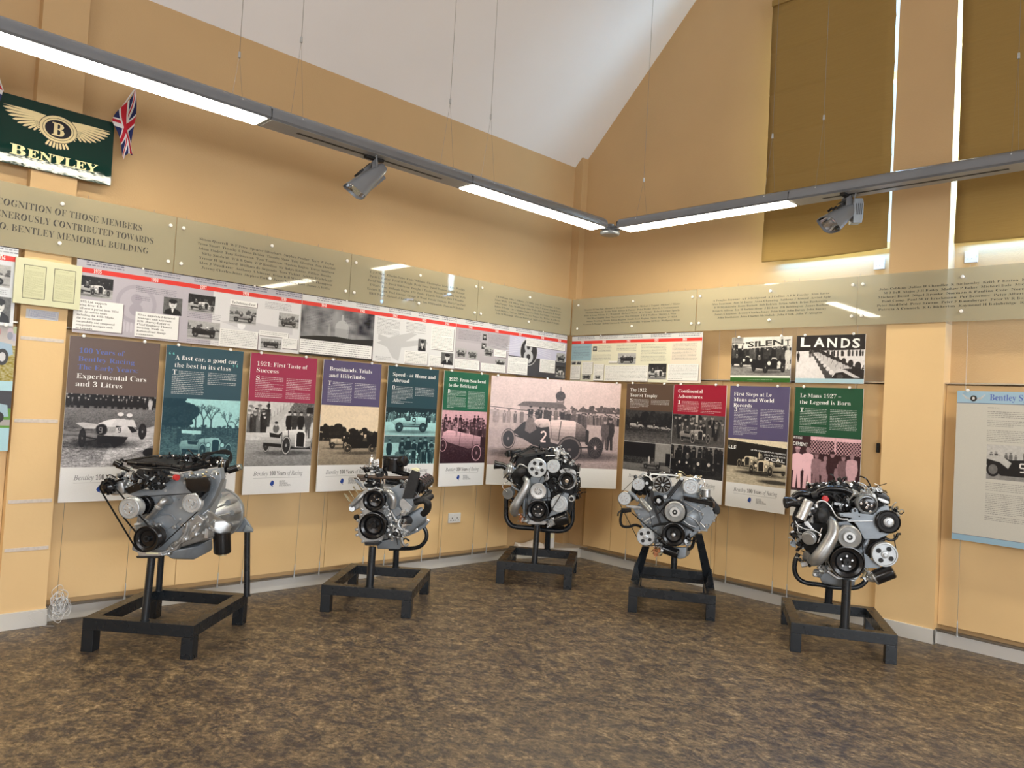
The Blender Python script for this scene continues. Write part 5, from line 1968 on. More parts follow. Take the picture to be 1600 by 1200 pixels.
def flag(base, tip, label, drop, side=1):
    r = empty('hand_flag', base, 0, label=label, category='flag', group='small flags on sticks either side of the green sign')
    b, t = Vector((0, 0, 0)), Vector(tip)-Vector(base)
    G().cyl(b, t, .004, n=8).sph(t, .007, 8).build('stick', 'plastic_white', r)
    n, m = 26, 18
    vs, uv = [], []
    for i in range(n+1):          # along the stick (hoist)
        u = i/n
        p = t*(1-u)+t*.06*0
        for k in range(m+1):      # falling folds
            v = k/m
            fold = math.sin(u*9+v*1.2)*.012*(0.3+v)
            gather = 1-.62*v
            x = t.x*(1-u)*gather+(t.x*.72*v)*side*side+.012*math.sin(v*5+u*6)
            z = t.z*(1-u)-drop*v*(.55+.45*(1-u)) - .02*math.sin(u*7)*v
            vs.append((x, -.012+fold-.01*v, z))
            uv.append((v, u))
    fs = [(i*(m+1)+k, i*(m+1)+k+1, (i+1)*(m+1)+k+1, (i+1)*(m+1)+k) for i in range(n) for k in range(m)]
    me = bpy.data.meshes.new('cloth')
    me.from_pydata(vs, [], fs)
    l = me.uv_layers.new(name='UVMap')
    li = 0
    for f in me.polygons:
        for vi in f.vertices:
            l.data[li].uv = uv[vi]
            li += 1
    me.materials.append(MATS['print_flag'])
    me.polygons.foreach_set('use_smooth', [True]*len(me.polygons))
    o = bpy.data.objects.new('cloth', me)
    COL.objects.link(o)
    o.parent = r
    return r


flag((1.475, 5.455, 3.275), (1.60, 5.44, 3.535), 'small union flag drooping at the right top corner of the green sign', .42)
flag((.870, 5.455, 3.275), (.745, 5.44, 3.60), 'small union flag at the left top corner of the green sign, mostly out of frame', .42)


# ================================================================== SUSPENDED LIGHTING
FZ = 3.20      # underside height
FW, FH = .205, .100


def section(x, lit):
    """housing outline in local y-z: flat-ish underside, domed top"""
    P = []
    for k in range(13):
        a = PI*k/12
        P.append((x, FW/2*math.cos(a), .018+(FH-.018)*math.sin(a)**.8))
    P += [(x, -FW/2, .010), (x, -FW/2+.014, 0), (x, FW/2-.014, 0), (x, FW/2, .010)]
    return P


def lamp_module(loc, rz, L, lit, label, group):
    r = empty('linear_light' if lit else 'track_light_rail', loc, rz, label=label, category='ceiling light', group=group)
    g = G()
    g.prism(section(.0015, lit), (L-.003, 0, 0))
    o = g.build('housing', 'lamp_grey', r, ang=.5)
    if lit:
        G().span((.02, -.082, -.004), (L-.02, .082, .002)).build('diffuser', 'diffuser', r, bevel=.002)
    else:
        G().span((.01, -.086, -.0012), (L-.01, .086, .001)).build('underside_plate', 'lamp_under', r)
        G().span((.22, -.012, -.0025), (L-.22, .012, .0)).build('track_slot', 'dark_slot', r)
    G().span((-.002, -FW/2-.0006, .004), (.002, FW/2+.0006, FH*.6)).build('joint_band', 'dark_slot', r)
    return r


LY, RXX = 4.425, 5.415
gl, gr = 'linear ceiling lights along the left wall', 'linear ceiling lights along the right wall'
lamp_module((.43, LY, FZ), 0, 1.61, True, 'lit linear lamp over the green sign, nearest the left photo edge', gl)
lamp_module((2.04, LY, FZ), 0, 1.61, False, 'unlit grey track section of the left row, with a spotlight under it', gl)
lamp_module((3.65, LY, FZ), 0, 1.61, True, 'lit linear lamp of the left row, ending at the corner joint', gl)
lamp_module((-1.18, LY, FZ), 0, 1.61, False, 'unlit grey track section of the left row beyond the photo edge', gl)
lamp_module((-2.79, LY, FZ), 0, 1.61, True, 'lit linear lamp of the left row behind the viewer', gl)  # row assumed to continue out of view, lamp added for its light
lamp_module((RXX, 4.27, FZ), -PI/2, 1.61, True, 'lit linear lamp of the right row, starting at the corner joint', gr)
lamp_module((RXX, 2.66, FZ), -PI/2, 1.61, False, 'unlit grey track section of the right row, with a spotlight under it', gr)
lamp_module((RXX, 1.05, FZ), -PI/2, 1.61, True, 'lit linear lamp of the right row beyond the photo edge', gr)
lamp_module((RXX, -.56, FZ), -PI/2, 1.61, False, 'unlit grey track section of the right row beyond the photo edge', gr)
lamp_module((RXX, -2.17, FZ), -PI/2, 1.61, True, 'lit linear lamp of the right row, far right behind the viewer', gr)
r = empty('lamp_connector', (5.41, 4.42, FZ-.03), 0, label='round grey corner joint between the two rows of lamps', category='light fitting')
G().lathe((0, 0, 0), (0, 0, 1), [(.0, .0), (.080, 0), (.092, .012), (.092, .030), (.045, .040), (.038, .10), (0, .10)], 24).build('joint_body', 'lamp_grey', r)
G().box((-.09, 0, .055), (.16, .07, .04)).box((0, -.09, .055), (.07, .16, .04)).build('arm', 'lamp_grey', r, bevel=.01)


def hanger(x, y, along_x, zg, label):
    """one suspension wire: from the roof to a gripper, then a V down to the two edges of the housing"""
    r = empty('suspension_wire', (x, y, FZ), 0 if along_x else PI/2, label=label, category='wire', group='suspension wires of the linear lamps')
    top = zr(y)-FZ-.002
    h = zg-FZ
    a = .088
    G().tube([(0, 0, h), (0, 0, top)], .0016, 6, False).tube([(0, 0, h), (.0, a, .05)], .0010, 5, False).tube([(0, 0, h), (0, -a, .05)], .0010, 5, False).build('wire', 'cable_steel', r)
    G().cyl((0, 0, h-.014), (0, 0, h+.022), .0085, .007, 10).build('gripper', 'zinc', r)
    G().cyl((0, a, .025), (0, a, .065), .005, n=8).cyl((0, -a, .025), (0, -a, .065), .005, n=8).build('anchor', 'zinc', r)


for x, zg in ((1.86, 3.55), (2.25, 3.79), (3.47, 3.79), (3.88, 3.80), (.60, 3.6)):
    hanger(x, LY, True, zg, 'thin suspension wire over the left row of lamps, %s' % {1.86: 'left of the first lit lamp end', 2.25: 'at the start of the unlit section', 3.47: 'at the end of the unlit section', 3.88: 'over the lit lamp by the corner', .60: 'at the left photo edge'}[x])
for y, zg in ((4.07, 3.62), (2.86, 3.75), (2.46, 3.80), (1.24, 3.9)):
    hanger(RXX, y, False, zg, 'thin suspension wire over the right row of lamps, %s' % {4.07: 'nearest the corner joint', 2.86: 'at the blind edge', 2.46: 'in front of the left blind', 1.24: 'in front of the right blind'}[y])


def spotlight(loc, aim, label, dark=False):
    r = empty('spotlight', loc, 0, label=label, category='spotlight', group='track spotlights')
    r.scale = (1.32, 1.32, 1.32)
    G().span((-.055, -.014, -.012), (.055, .014, .004)).build('track_adapter', 'dark_slot', r, bevel=.003)
    d = Vector(aim).normalized()
    side = d.cross(Vector((0, 0, 1))).normalized()
    up = side.cross(d)
    piv = Vector((0, 0, -.095))
    # yoke: two tapering cheeks
    g = G()
    for s in (-1, 1):
        o = side*.032*s
        g.prism([o*.35+Vector((0, 0, -.01))-up*.0+d*.018, o*.35+Vector((0, 0, -.01))-d*.018, o+piv-d*.026, o+piv+d*.030], side*.008*s)
    g.build('yoke', 'lamp_grey', r, bevel=.002)
    M = Matrix((side, up, d)).transposed()       # local x side, y up, z along the beam

    def T(x, y, z):
        return piv+M @ Vector((x, y, z))
    # square-shouldered hood flaring towards the mouth
    secs = [(-.080, .022, .020), (-.060, .034, .030), (0, .042, .040), (.075, .053, .051), (.135, .063, .058)]
    n = 20

    def ring(z, a, b, k=1.0):
        P = []
        for i in range(n):
            t = 2*PI*i/n
            c, s_ = math.cos(t), math.sin(t)
            P.append(T(a*k*math.copysign(abs(c)**.62, c), b*k*math.copysign(abs(s_)**.62, s_), z+(.018*s_ if z > .1 else 0)))
        return P
    g = G()
    V = []
    for z, a, b in secs:
        V += ring(z, a, b)
    for z, a, b in reversed(secs[2:]):
        V += ring(z, a, b, .94)
    m = len(secs)+len(secs)-2
    fs = [(i*n+k, i*n+(k+1) % n, (i+1)*n+(k+1) % n, (i+1)*n+k) for i in range(m-1) for k in range(n)]
    fs.append(tuple(range(n)))
    g.add(V, fs).build('hood', 'lamp_grey', r)
    V = []
    for z, f in ((.122, .93), (.08, .80), (.04, .60), (.015, .35), (.008, .05)):
        V += ring(z, .060, .055, f)
    G().add(V, [(i*n+k, i*n+(k+1) % n, (i+1)*n+(k+1) % n, (i+1)*n+k) for i in range(4) for k in range(n)]).build('reflector', 'reflector', r)
    G().cyl(T(0, 0, .01), T(0, 0, .06), .008, n=10).build('bulb', 'plastic_white', r)
    g = G()
    for s in (-1, 0, 1):
        g.box(T(0, .047+.012, -.01+s*.012), (.05, .003, .003), M)
        g.box(T(s*.035, .055, .05), (.005, .012, .035), M)
    g.build('vent_slot', 'dark_slot', r)
    if dark:
        q = piv+_R*.052+Vector((0, 0, .012))
        f_ = Vector((-.69, -.72, 0))
        g = G().hull([q+_R*a+f_*b+Vector((0, 0, c)) for a in (-.022, .026) for b in (-.03, .03) for c in (-.075, .060)]+[q+_R*.036+f_*b+Vector((0, 0, c)) for b in (-.02, .02) for c in (-.03, .03)])
        g.build('gear_box', 'cast_grey', r, bevel=.004)
        g = G()
        for k in range(4):
            g.tube([q+f_*.0305+_R*(-.008+.010*k)+Vector((0, 0, -.03)), q+f_*.0305+_R*(-.008+.010*k)+Vector((0, 0, .03))], .0014, 5, False)
        g.build('vent_slot', 'dark_slot', r)
    # gear box on the back
    None if dark else G().hull([T(x, y, z) for x in (.030, .060) for y in (-.05, .055) for z in (-.065, .04)]+[T(.04, .06, -.03), T(.07, .06, -.03)]).build('gear_box', 'zinc' if dark else 'lamp_grey', r, bevel=.004)
    G().cyl(T(-.04, .02, -.03), T(-.065, .07, -.06), .0035, n=8).build('locking_lever', 'lamp_grey', r)
    return r


spotlight((2.84, LY, FZ-.004), (-.66, .20, -.72), 'grey track spotlight under the left row of lamps')
s2 = spotlight((RXX, 2.27, FZ-.004), (-.70, .36, -.60), 'shiny grey track spotlight in front of the left blind', True)


# ================================================================== ENGINE STANDS
SW, SD, SH, ST = .66, .765, .195, .070


class Eng:
    """local frame of one stand: u right, w away from the viewer, z up; zoom pixels map onto planes of that frame"""

    def __init__(self, FL, yaw, off, s):
        self.a = math.radians(yaw)
        self.u = Vector((math.cos(self.a), math.sin(self.a), 0))
        self.w = Vector((-math.sin(self.a), math.cos(self.a), 0))
        self.FL = Vector((FL[0], FL[1], 0))
        self.c = self.FL+self.u*SW/2+self.w*SD/2
        self.off, self.s = off, s

    def ray(self, X, Y):
        px, py = self.off[0]+X/self.s, self.off[1]+Y/self.s
        return _F+_R*((px-800)/FPX)-_U*((py-600)/FPX)

    def pt(self, X, Y, w=0.0):
        r = self.ray(X, Y)
        t = ((self.FL-CAMO).dot(self.w)+w)/r.dot(self.w)
        p = CAMO+r*t-self.c
        return Vector((p.dot(self.u), p.dot(self.w), p.z))

    def k(self, w=0.0):
        """metres per zoom pixel at depth w"""
        p = self.FL+self.u*SW/2+self.w*w
        return (p-CAMO).dot(_F)/FPX/self.s

    def root(self, name, label, cat, **kw):
        return empty(name, self.c, self.a, label=label, category=cat, **kw)


def box_tube(g, a, b, s=ST):
    return g.span((min(a[0], b[0]), min(a[1], b[1]), min(a[2], b[2])), (max(a[0], b[0]), max(a[1], b[1]), max(a[2], b[2])))


def stand(E, label):
    r = E.root('engine_stand', label, 'stand', group='low black steel engine stands on the floor')
    x, y = SW/2, SD/2
    for s in (-1, 1):
        G().span((-x, min(s*y, s*(y-ST)), SH-ST), (x, max(s*y, s*(y-ST)), SH)).build('beam', 'black_steel', r, bevel=.0025)
        G().span((min(s*x, s*(x-ST)), -y+ST+.001, SH-ST), (max(s*x, s*(x-ST)), y-ST-.001, SH)).build('beam', 'black_steel', r, bevel=.0025)
        for t in (-1, 1):
            G().span((min(s*x, s*(x-ST)), min(t*y, t*(y-ST)), 0), (max(s*x, s*(x-ST)), max(t*y, t*(y-ST)), SH-ST-.001)).build('leg', 'black_steel', r, bevel=.0025)
            G().span((min(s*x, s*(x-ST))+.004, min(t*y, t*(y-ST))+.004, 0), (max(s*x, s*(x-ST))-.004, max(t*y, t*(y-ST))-.004, .004)).build('foot_pad', 'rubber', r)
    return r


def post(r, a, b, rad=.024, name='post', n=18, plate=True):
    a, b = Vector(a), Vector(b)
    o = G().cyl(a, b, rad, n=n).build(name, 'black_steel', r)
    if plate:
        G().cyl(a, a+Vector((0, 0, .006)), rad*1.25, n=18).build('weld_collar', 'black_steel', r)
    return o


E1 = Eng((1.345, 4.842), -47.5, (120, 700), 5.333)
E2 = Eng((2.890, 4.845), -48.0, (540, 700), 7.06)
E3 = Eng((4.602, 4.830), -52.5, (770, 690), 8.0)
E4 = Eng((4.865, 3.598), -56.5, (960, 730), 8.0)
E5 = Eng((5.022, 2.352), -59.0, (1220, 745), 6.665)
AX = Vector((0, -1, 0))      # towards the viewer along the engine axis


def bolts(E, eng, pts, w, r=.007, h=.006, m='zinc', name='bolt', parent=None):
    g = G()
    for X, Y in pts:
        p = E.pt(X, Y, w)
        g.lathe(p, AX, [(r*1.5, -.002), (r*1.5, .001), (r, .001), (r, h), (0, h)], 6)
    return g.build(name, m, parent or eng)


def pulley(E, eng, X, Y, R, w, L=.05, m='zinc', style='dish', n=5, name='pulley', bm='chrome', hubm=None, axis=AX, label=None):
    """R in zoom pixels; face plane at depth w, body runs L away from the viewer"""
    k = E.k(w)
    R = R*k
    c = E.pt(X, Y, w)
    groove = [(0, -L), (R*.9, -L), (R*.97, -L*.95), (R, -L*.88), (R*.9, -L*.74), (R, -L*.60), (R*.9, -L*.46), (R, -L*.32), (R*.91, -L*.20), (R, -L*.08), (R, 0)]
    if style == 'dish':
        pr = groove+[(R*.93, 0), (R*.88, -L*.30), (R*.50, -L*.34), (R*.46, -L*.02), (R*.40, .004), (R*.22, .004), (R*.20, -L*.1), (0, -L*.1)]
    elif style == 'deep':
        pr = groove+[(R*.94, .001), (R*.90, -L*.20), (R*.72, -L*.28), (R*.68, -L*.20), (R*.62, -L*.28), (R*.58, -L*.55), (R*.24, -L*.60), (R*.22, -L*.25), (R*.10, -L*.25), (R*.09, -L*.5), (0, -L*.5)]
    elif style == 'flat':
        pr = groove+[(R*.93, .002), (R*.88, -.004), (R*.66, -.004), (R*.63, .001), (R*.58, .001), (R*.55, -.005), (R*.30, -.005), (R*.26, .004), (R*.12, .004), (R*.10, .010), (0, .010)]
    elif style == 'cup':
        pr = groove+[(R*.97, .004), (R*.92, .006), (R*.88, .0), (R*.52, -.020), (R*.49, .008), (R*.46, .012), (R*.25, .012)]
    elif style in ('holes',):
        pr = None
    if pr:
        o = G().lathe(c, axis, pr, 36).build(name, m, eng)
        if style == 'cup':
            G().lathe(c, axis, [(0, .0), (R*.25, .0), (R*.25, .0125), (R*.20, .0135), (0, .011)], 20).build('hub', 'black_matte', o)
    else:
        g = G().lathe(c, axis, [(0, -L), (R*.97, -L), (R, -L*.88), (R*.92, -L*.7), (R, -L*.5), (R*.92, -L*.3), (R, -L*.1), (R, 0), (R*.95, .004), (R*.88, .004), (R*.84, -.004), (R*.30, -.004), (R*.26, .004), (R*.14, .006), (R*.12, .014), (0, .014)], 40)
        o = g.build(name, m, eng)
        g, g2 = G(), G()
        for i in range(n):
            a = 2*PI*(i+.5)/n+.25
            p = c+Vector((math.cos(a), 0, math.sin(a)))*R*.56
            g.lathe(p, axis, [(R*.21, -.006), (R*.21, -.0028), (0, -.0028)], 18)
            g2.torus(p-axis*.003, axis, R*.215, R*.022, 18, 6)
        g.build('lightening_hole', 'black_matte', o)
        g2.build('hole_rim', m, o)
    if style in ('dish', 'deep', 'flat') and n:
        g = G()
        rr = R*(.34 if style == 'deep' else .40 if style == 'flat' else .31)
        hh = -L*.58 if style == 'deep' else -.004 if style == 'flat' else .004
        for i in range(n):
            a = 2*PI*i/n+.3
            p = c+Vector((1, 0, 0))*rr*math.cos(a)+Vector((0, 0, 1))*rr*math.sin(a)
            g.lathe(p, axis, [(R*.065, hh), (R*.065, hh+.007), (0, hh+.007)], 8)
        g.build('bolt', bm, o)
    if hubm:
        G().lathe(c, axis, [(R*.42, -.002), (R*.42, .006), (R*.36, .009), (R*.16, .009), (R*.14, .016), (0, .016)], 24).build('hub', hubm, o)
    if label:
        o['label'] = label
    return o


def belt(E, eng, pulleys, w, width=.018, th=.004, name='drive_belt'):
    """pulleys = [(X,Y,Rzoom)]; band round their outer hull at depth w"""
    k = E.k(w)
    P = []
    for X, Y, R in pulleys:
        c = E.pt(X, Y, w)
        for i in range(28):
            a = 2*PI*i/28
            P.append((c.x+R*k*math.cos(a), c.z+R*k*math.sin(a)))
    P = sorted(set(P))

    def half(pts):
        h = []
        for p in pts:
            while len(h) > 1 and (h[-1][0]-h[-2][0])*(p[1]-h[-2][1])-(h[-1][1]-h[-2][1])*(p[0]-h[-2][0]) <= 0:
                h.pop()
            h.append(p)
        return h
    H = half(P)[:-1]+half(P[::-1])[:-1]
    y = E.pt(pulleys[0][0], pulleys[0][1], w).y
    n = len(H)
    cx, cz = sum(p[0] for p in H)/n, sum(p[1] for p in H)/n
    V = []
    for i, (x, z) in enumerate(H):
        a, b = H[i-1], H[(i+1) % n]
        tx, tz = b[0]-a[0], b[1]-a[1]
        L = math.hypot(tx, tz)
        nx, nz = tz/L, -tx/L
        V += [(x, y, z), (x, y+width, z), (x+nx*th, y+width, z+nz*th), (x+nx*th, y, z+nz*th)]
    fs = []
    for i in range(n):
        j = (i+1) % n
        for q in range(4):
            fs.append((i*4+q, i*4+(q+1) % 4, j*4+(q+1) % 4, j*4+q))
    return G().add(V, fs).build(name, 'rubber', eng)


def plate(E, eng, name, poly, w, th, m, bevel=.003, holes=(), hm='black_matte'):
    P = [E.pt(X, Y, w) for X, Y in poly]
    o = G().prism(P, (0, th, 0)).build(name, m, eng, bevel=bevel)
    if holes:
        g = G()
        for X, Y, R in holes:
            g.lathe(E.pt(X, Y, w), AX, [(R*E.k(w), -.001), (R*E.k(w), .0012), (0, .0012)], 14)
        g.build('hole', hm, o)
    return o


def hullp(E, eng, name, pts, m, bevel=.006):
    return G().hull([E.pt(*p) for p in pts]).build(name, m, eng, bevel=bevel)


def pipe(E, eng, name, pts, R, m, w=None, smooth=True, radii=None, n=12):
    k = E.k(pts[0][2] if len(pts[0]) > 2 else w)
    P = [E.pt(p[0], p[1], p[2] if len(p) > 2 else w) for p in pts]
    return G().tube(P, R*k, n, smooth, [x*k for x in radii] if radii else None).build(name, m, eng)


def can(E, eng, name, a, b, R, m, cap=None, n=24, lip=True):
    """cylindrical canister between two zoom points (with depth)"""
    A, B = E.pt(*a), E.pt(*b)
    d = (B-A).length
    R = R*E.k(a[2])
    pr = [(0, 0), (R*.90, 0), (R, R*.08), (R, d*.06), (R*.97, d*.075), (R*.97, d*.90), (R*.93, d*.96), (R*.80, d), (0, d)] if lip else [(0, 0), (R*.95, 0), (R, R*.05), (R, d-R*.05), (R*.95, d), (0, d)]
    o = G().lathe(A, B-A, pr, n).build(name, m, eng)
    if cap:
        G().lathe(B, B-A, [(R*.5, -.004), (R*.5, .01), (R*.3, .012), (0, .012)], 12).build('end_cap', cap, o)
    return o


def clutter(E, eng, poly, w0, w1, n, seed, ms, sc=1.0, name='fittings'):
    """many small real fittings: studs, unions, brackets, hose stubs"""
    r = random.Random(seed)
    xs, ys = [p[0] for p in poly], [p[1] for p in poly]
    gs = {m: G() for m in ms}
    k = 0
    while k < n:
        X, Y = r.uniform(min(xs), max(xs)), r.uniform(min(ys), max(ys))
        ins = False
        for i in range(len(poly)):
            (ax, ay), (bx, by) = poly[i], poly[(i+1) % len(poly)]
            if (ay > Y) != (by > Y) and X < (bx-ax)*(Y-ay)/(by-ay)+ax:
                ins = not ins
        if not ins:
            continue
        k += 1
        p = E.pt(X, Y, r.uniform(w0, w1))
        g = gs[r.choice(ms)]
        s = sc*r.uniform(.6, 1.4)
        t = r.random()
        if t < .35:
            d = Vector((r.uniform(-1, 1), r.uniform(-1.4, -.2), r.uniform(-.6, 1))).normalized()
            g.lathe(p, d, [(.009*s, -.02), (.009*s, .008*s), (.006*s, .008*s), (.006*s, .020*s), (0, .020*s)], 8)
        elif t < .6:
            M = Matrix.Rotation(r.uniform(0, 3), 3, 'Y') @ Matrix.Rotation(r.uniform(-.5, .5), 3, 'X')
            g.box(p, (r.uniform(.015, .045)*s, r.uniform(.01, .03)*s, r.uniform(.008, .02)*s), M)
        elif t < .8:
            g.sph(p, r.uniform(.007, .014)*s, 8)
        else:
            q = p+Vector((r.uniform(-.07, .07), r.uniform(-.03, .03), r.uniform(-.06, .06)))*s
            g.tube([p, (p+q)/2+Vector((0, -.02*s, .015*s)), q], .0038*s, 6)
    for m, g in gs.items():
        if g.v:
            g.build(name, m, eng, kind='stuff')


def foot_z(E, X, Y, w):
    return E.pt(X, Y, w)


# ------------------------------------------------------------------ engine 1
def engine_one():
    E = E1
    s = stand(E, 'black steel stand under the first engine from the left')
    p = E.pt(578, 1390, .035)
    fx = E.pt((226.5-120)*5.333, (967-700)*5.333, .035).x
    ztop = E.pt(600, 905, .06).z
    post(s, (fx, -SD/2+.035, SH), (fx+.004, -SD/2+.055, ztop), .022)
    zb = E.pt(1420, 700, .70).z
    bx = E.pt(1420, 700, .70).x
    post(s, (E.pt((386-120)*5.333, (927-700)*5.333, .70).x, SD/2-.065, SH), (bx, SD/2-.065, zb), .020)
    lx = E.pt((247.6-120)*5.333, (920-700)*5.333, .66).x
    post(s, (lx, SD/2-.10, SH), (lx+.012, SD/2-.12, E.pt(705, 890, .62).z+.06), .020)
    e = E.root('display_engine', 'grey inline engine with two silver pulleys and black filter, leftmost', 'engine', group='engines on low stands')
    # block and front cover
    hullp(E, e, 'engine_block', [(540, 360, .16), (1160, 200, .16), (1110, 520, .16), (700, 860, .16), (520, 860, .16), (480, 700, .16),
                                 (760, 300, .62), (1250, 260, .62), (1200, 620, .62), (900, 780, .62), (760, 760, .62)], 'cast_grey')
    plate(E, e, 'timing_cover', [(395, 375), (470, 345), (560, 352), (690, 325), (830, 235), (900, 205), (1190, 165), (1205, 260), (1150, 400), (1090, 500), (960, 610), (905, 680), (880, 740), (740, 868), (520, 880), (455, 850), (480, 700), (560, 600), (600, 520), (520, 420)], .10, .06, 'cast_grey', .006,
          holes=((740, 355, 12), (865, 500, 10), (862, 590, 10)), hm='zinc')
    # diagonal casting ribs, bosses and flange of the lower right
    plate(E, e, 'lower_flange', [(725, 870), (790, 790), (880, 745), (930, 660), (935, 600), (1010, 555), (1060, 600), (1010, 700), (950, 760), (860, 800), (830, 850), (740, 890)], .085, .05, 'cast_silver', .006)
    hullp(E, e, 'side_casting', [(860, 690, .12), (1090, 500, .14), (1150, 560, .20), (1150, 740, .22), (840, 840, .12), (1240, 600, .42), (1240, 700, .42)], 'cast_silver', .01)
    g = G()
    for X, Y, R in ((785, 835, 24), (835, 790, 22), (905, 690, 24), (890, 640, 18), (955, 590, 20), (760, 880, 20), (690, 640, 18), (640, 655, 14), (720, 720, 18), (815, 660, 16), (1015, 640, 22), (980, 720, 26), (900, 760, 20)):
        g.lathe(E.pt(X, Y, .085), AX, [(R*E.k(), -.03), (R*E.k(), .006), (R*.6*E.k(), .010), (R*.6*E.k(), .018), (0, .018)], 12)
    g.build('bolt_boss', 'cast_silver', e)
    pipe(E, e, 'oil_gallery', [(765, 850, .09), (850, 780, .08), (905, 700, .08), (925, 620, .08)], 16, 'cast_silver')
    pipe(E, e, 'oil_gallery', [(940, 760, .10), (960, 690, .09), (1010, 630, .10), (1060, 600, .13)], 20, 'cast_silver')
    # oil pan
    o = hullp(E, e, 'oil_pan', [(715, 868, .12), (790, 925, .16), (985, 930, .30), (1000, 820, .26), (1135, 750, .42), (1140, 850, .42), (760, 860, .40), (830, 920, .40)], 'cast_grey', .012)
    pipe(E, e, 'pan_flange', [(715, 868, .11), (860, 815, .20), (1010, 778, .30), (1140, 748, .42)], 8, 'cast_silver', smooth=False)
    # bell housing with ribs and mount plate
    c = E.pt(1130, 560, .50)
    rr = 200*E.k(.5)
    G().lathe(c, (0, 1, 0), [(rr*.45, -.20), (rr*.66, -.12), (rr*.86, -.02), (rr*.98, .06), (rr*1.0, .10), (rr*1.04, .10), (rr*1.04, .125), (0, .125)], 40).build('bell_housing', 'cast_silver', e)
    g = G()
    for a in (-.9, -.35, .2, .7, 1.2):
        d = Vector((math.cos(a), 0, math.sin(a)))
        g.hull([c+d*rr*.5+Vector((0, -.20, 0)), c+d*rr*.62+Vector((0, -.20, 0)), c+d*rr*.99+Vector((0, .08, 0))+d.cross(Vector((0, 1, 0)))*.012, c+d*rr*1.04+Vector((0, .09, 0))-d.cross(Vector((0, 1, 0)))*.012, c+d*rr*.9+Vector((0, -.03, 0))])
        g.cyl(c+d*rr*.93+Vector((0, -.03, 0)), c+d*rr*.93+Vector((0, .08, 0)), .018, n=10)
    g.build('housing_rib', 'cast_silver', e, bevel=.003)
    plate(E, e, 'mount_plate', [(1180, 330), (1300, 450), (1350, 520), (1428, 625), (1468, 690), (1380, 700), (1250, 700), (1180, 640)], .635, .02, 'cast_grey')
    hullp(E, e, 'mount_foot', [(1388, 690, .60), (1468, 690, .60), (1455, 660, .62), (1410, 640, .63), (1388, 690, .68), (1468, 690, .68), (1470, 702, .60), (1386, 702, .60)], 'cast_grey', .003)
    # front foot
    plate(E, e, 'front_foot', [(492, 902), (690, 902), (680, 918), (500, 918)], .02, .10, 'black_steel', .002)
    plate(E, e, 'front_bracket', [(500, 866), (560, 855), (700, 870), (715, 900), (520, 902)], .03, .08, 'machined', .003)
    plate(E, e, 'tag_plate', [(578, 870), (678, 874), (676, 886), (576, 882)], .025, .003, 'cream_print', 0)
    # top end: cam cover, rails, leads
    hullp(E, e, 'cam_cover', [(420, 115, .12), (650, 95, .12), (880, 165, .12), (880, 200, .12), (640, 175, .12), (440, 160, .12), (700, 60, .55), (1000, 60, .60), (1230, 95, .60), (1230, 150, .50), (900, 190, .55)], 'black_matte', .012)
    pipe(E, e, 'cam_rail', [(430, 122, .08), (640, 132, .08), (870, 160, .09)], 22, 'black_gloss', smooth=False)
    pipe(E, e, 'cam_rail', [(880, 172, .09), (1000, 150, .25), (1180, 105, .50)], 24, 'black_gloss', smooth=False)
    pipe(E, e, 'cam_rail', [(410, 110, .16), (640, 70, .40), (830, 62, .55)], 12, 'black_gloss')
    pipe(E, e, 'cam_rail', [(560, 105, .16), (760, 85, .30), (1000, 90, .45)], 10, 'black_matte')
    for X in (500, 650, 780, 880):
        can(E, e, 'clamp_ring', (X-10, 128+(X-500)*.09, .08), (X+16, 130+(X-500)*.09, .08), 28, 'black_gloss', lip=False, n=16)
    for k, dx in enumerate((0, 18, 36, 52)):
        pipe(E, e, 'spark_lead', [(900+40*k, 95-4*k, .40), (1080, 62-7*k, .42), (1200+dx*.5, 22+7*k, .42), (1272+dx*.15, 30+8*k, .42), (1290-dx*.5, 90, .42), (1255-dx*.6, 140, .40)], 8, 'rubber')
    can(E, e, 'distributor_cap', (1215, 200, .38), (1235, 90, .38), 44, 'black_gloss')
    can(E, e, 'distributor_body', (1190, 265, .38), (1210, 200, .38), 34, 'cast_silver')
    can(E, e, 'ignition_coil', (1262, 188, .36), (1350, 160, .36), 30, 'black_gloss', 'chrome')
    can(E, e, 'coil_end', (1328, 168, .36), (1372, 154, .36), 26, 'chrome', lip=False)
    pipe(E, e, 'drive_tube', [(1085, 560, .26), (1130, 430, .30), (1180, 290, .34)], 24, 'cast_silver', smooth=False)
    can(E, e, 'tube_flange', (1075, 590, .25), (1100, 540, .26), 40, 'cast_silver', lip=False)
    # left front: pump body and linkages
    pipe(E, e, 'fuel_pipe', [(335, 150, .06), (420, 180, .05), (510, 230, .05), (560, 260, .06)], 17, 'black_gloss')
    can(E, e, 'pipe_union', (318, 120, .06), (372, 150, .06), 30, 'black_gloss')
    pipe(E, e, 'fuel_pipe', [(345, 140, .06), (370, 95, .06), (395, 110, .10)], 9, 'black_matte')
    hullp(E, e, 'carburettor_body', [(500, 180, .05), (760, 175, .05), (800, 260, .06), (690, 330, .05), (530, 330, .05), (470, 280, .05), (520, 200, .14), (780, 200, .14), (700, 320, .14)], 'black_matte', .006)
    plate(E, e, 'throttle_lever', [(400, 340), (480, 300), (600, 270), (640, 300), (560, 340), (430, 385)], .035, .015, 'black_gloss', .002)
    clutter(E, e, [(430, 190), (830, 190), (800, 300), (680, 350), (480, 340)], .02, .06, 60, 3, ['black_gloss', 'black_matte', 'black_steel', 'black_gloss', 'zinc', 'black_matte'], .8)
    clutter(E, e, [(560, 100), (1220, 70), (1240, 150), (900, 180), (640, 110)], .25, .50, 46, 5, ['black_gloss', 'black_matte', 'chrome', 'black_gloss'])
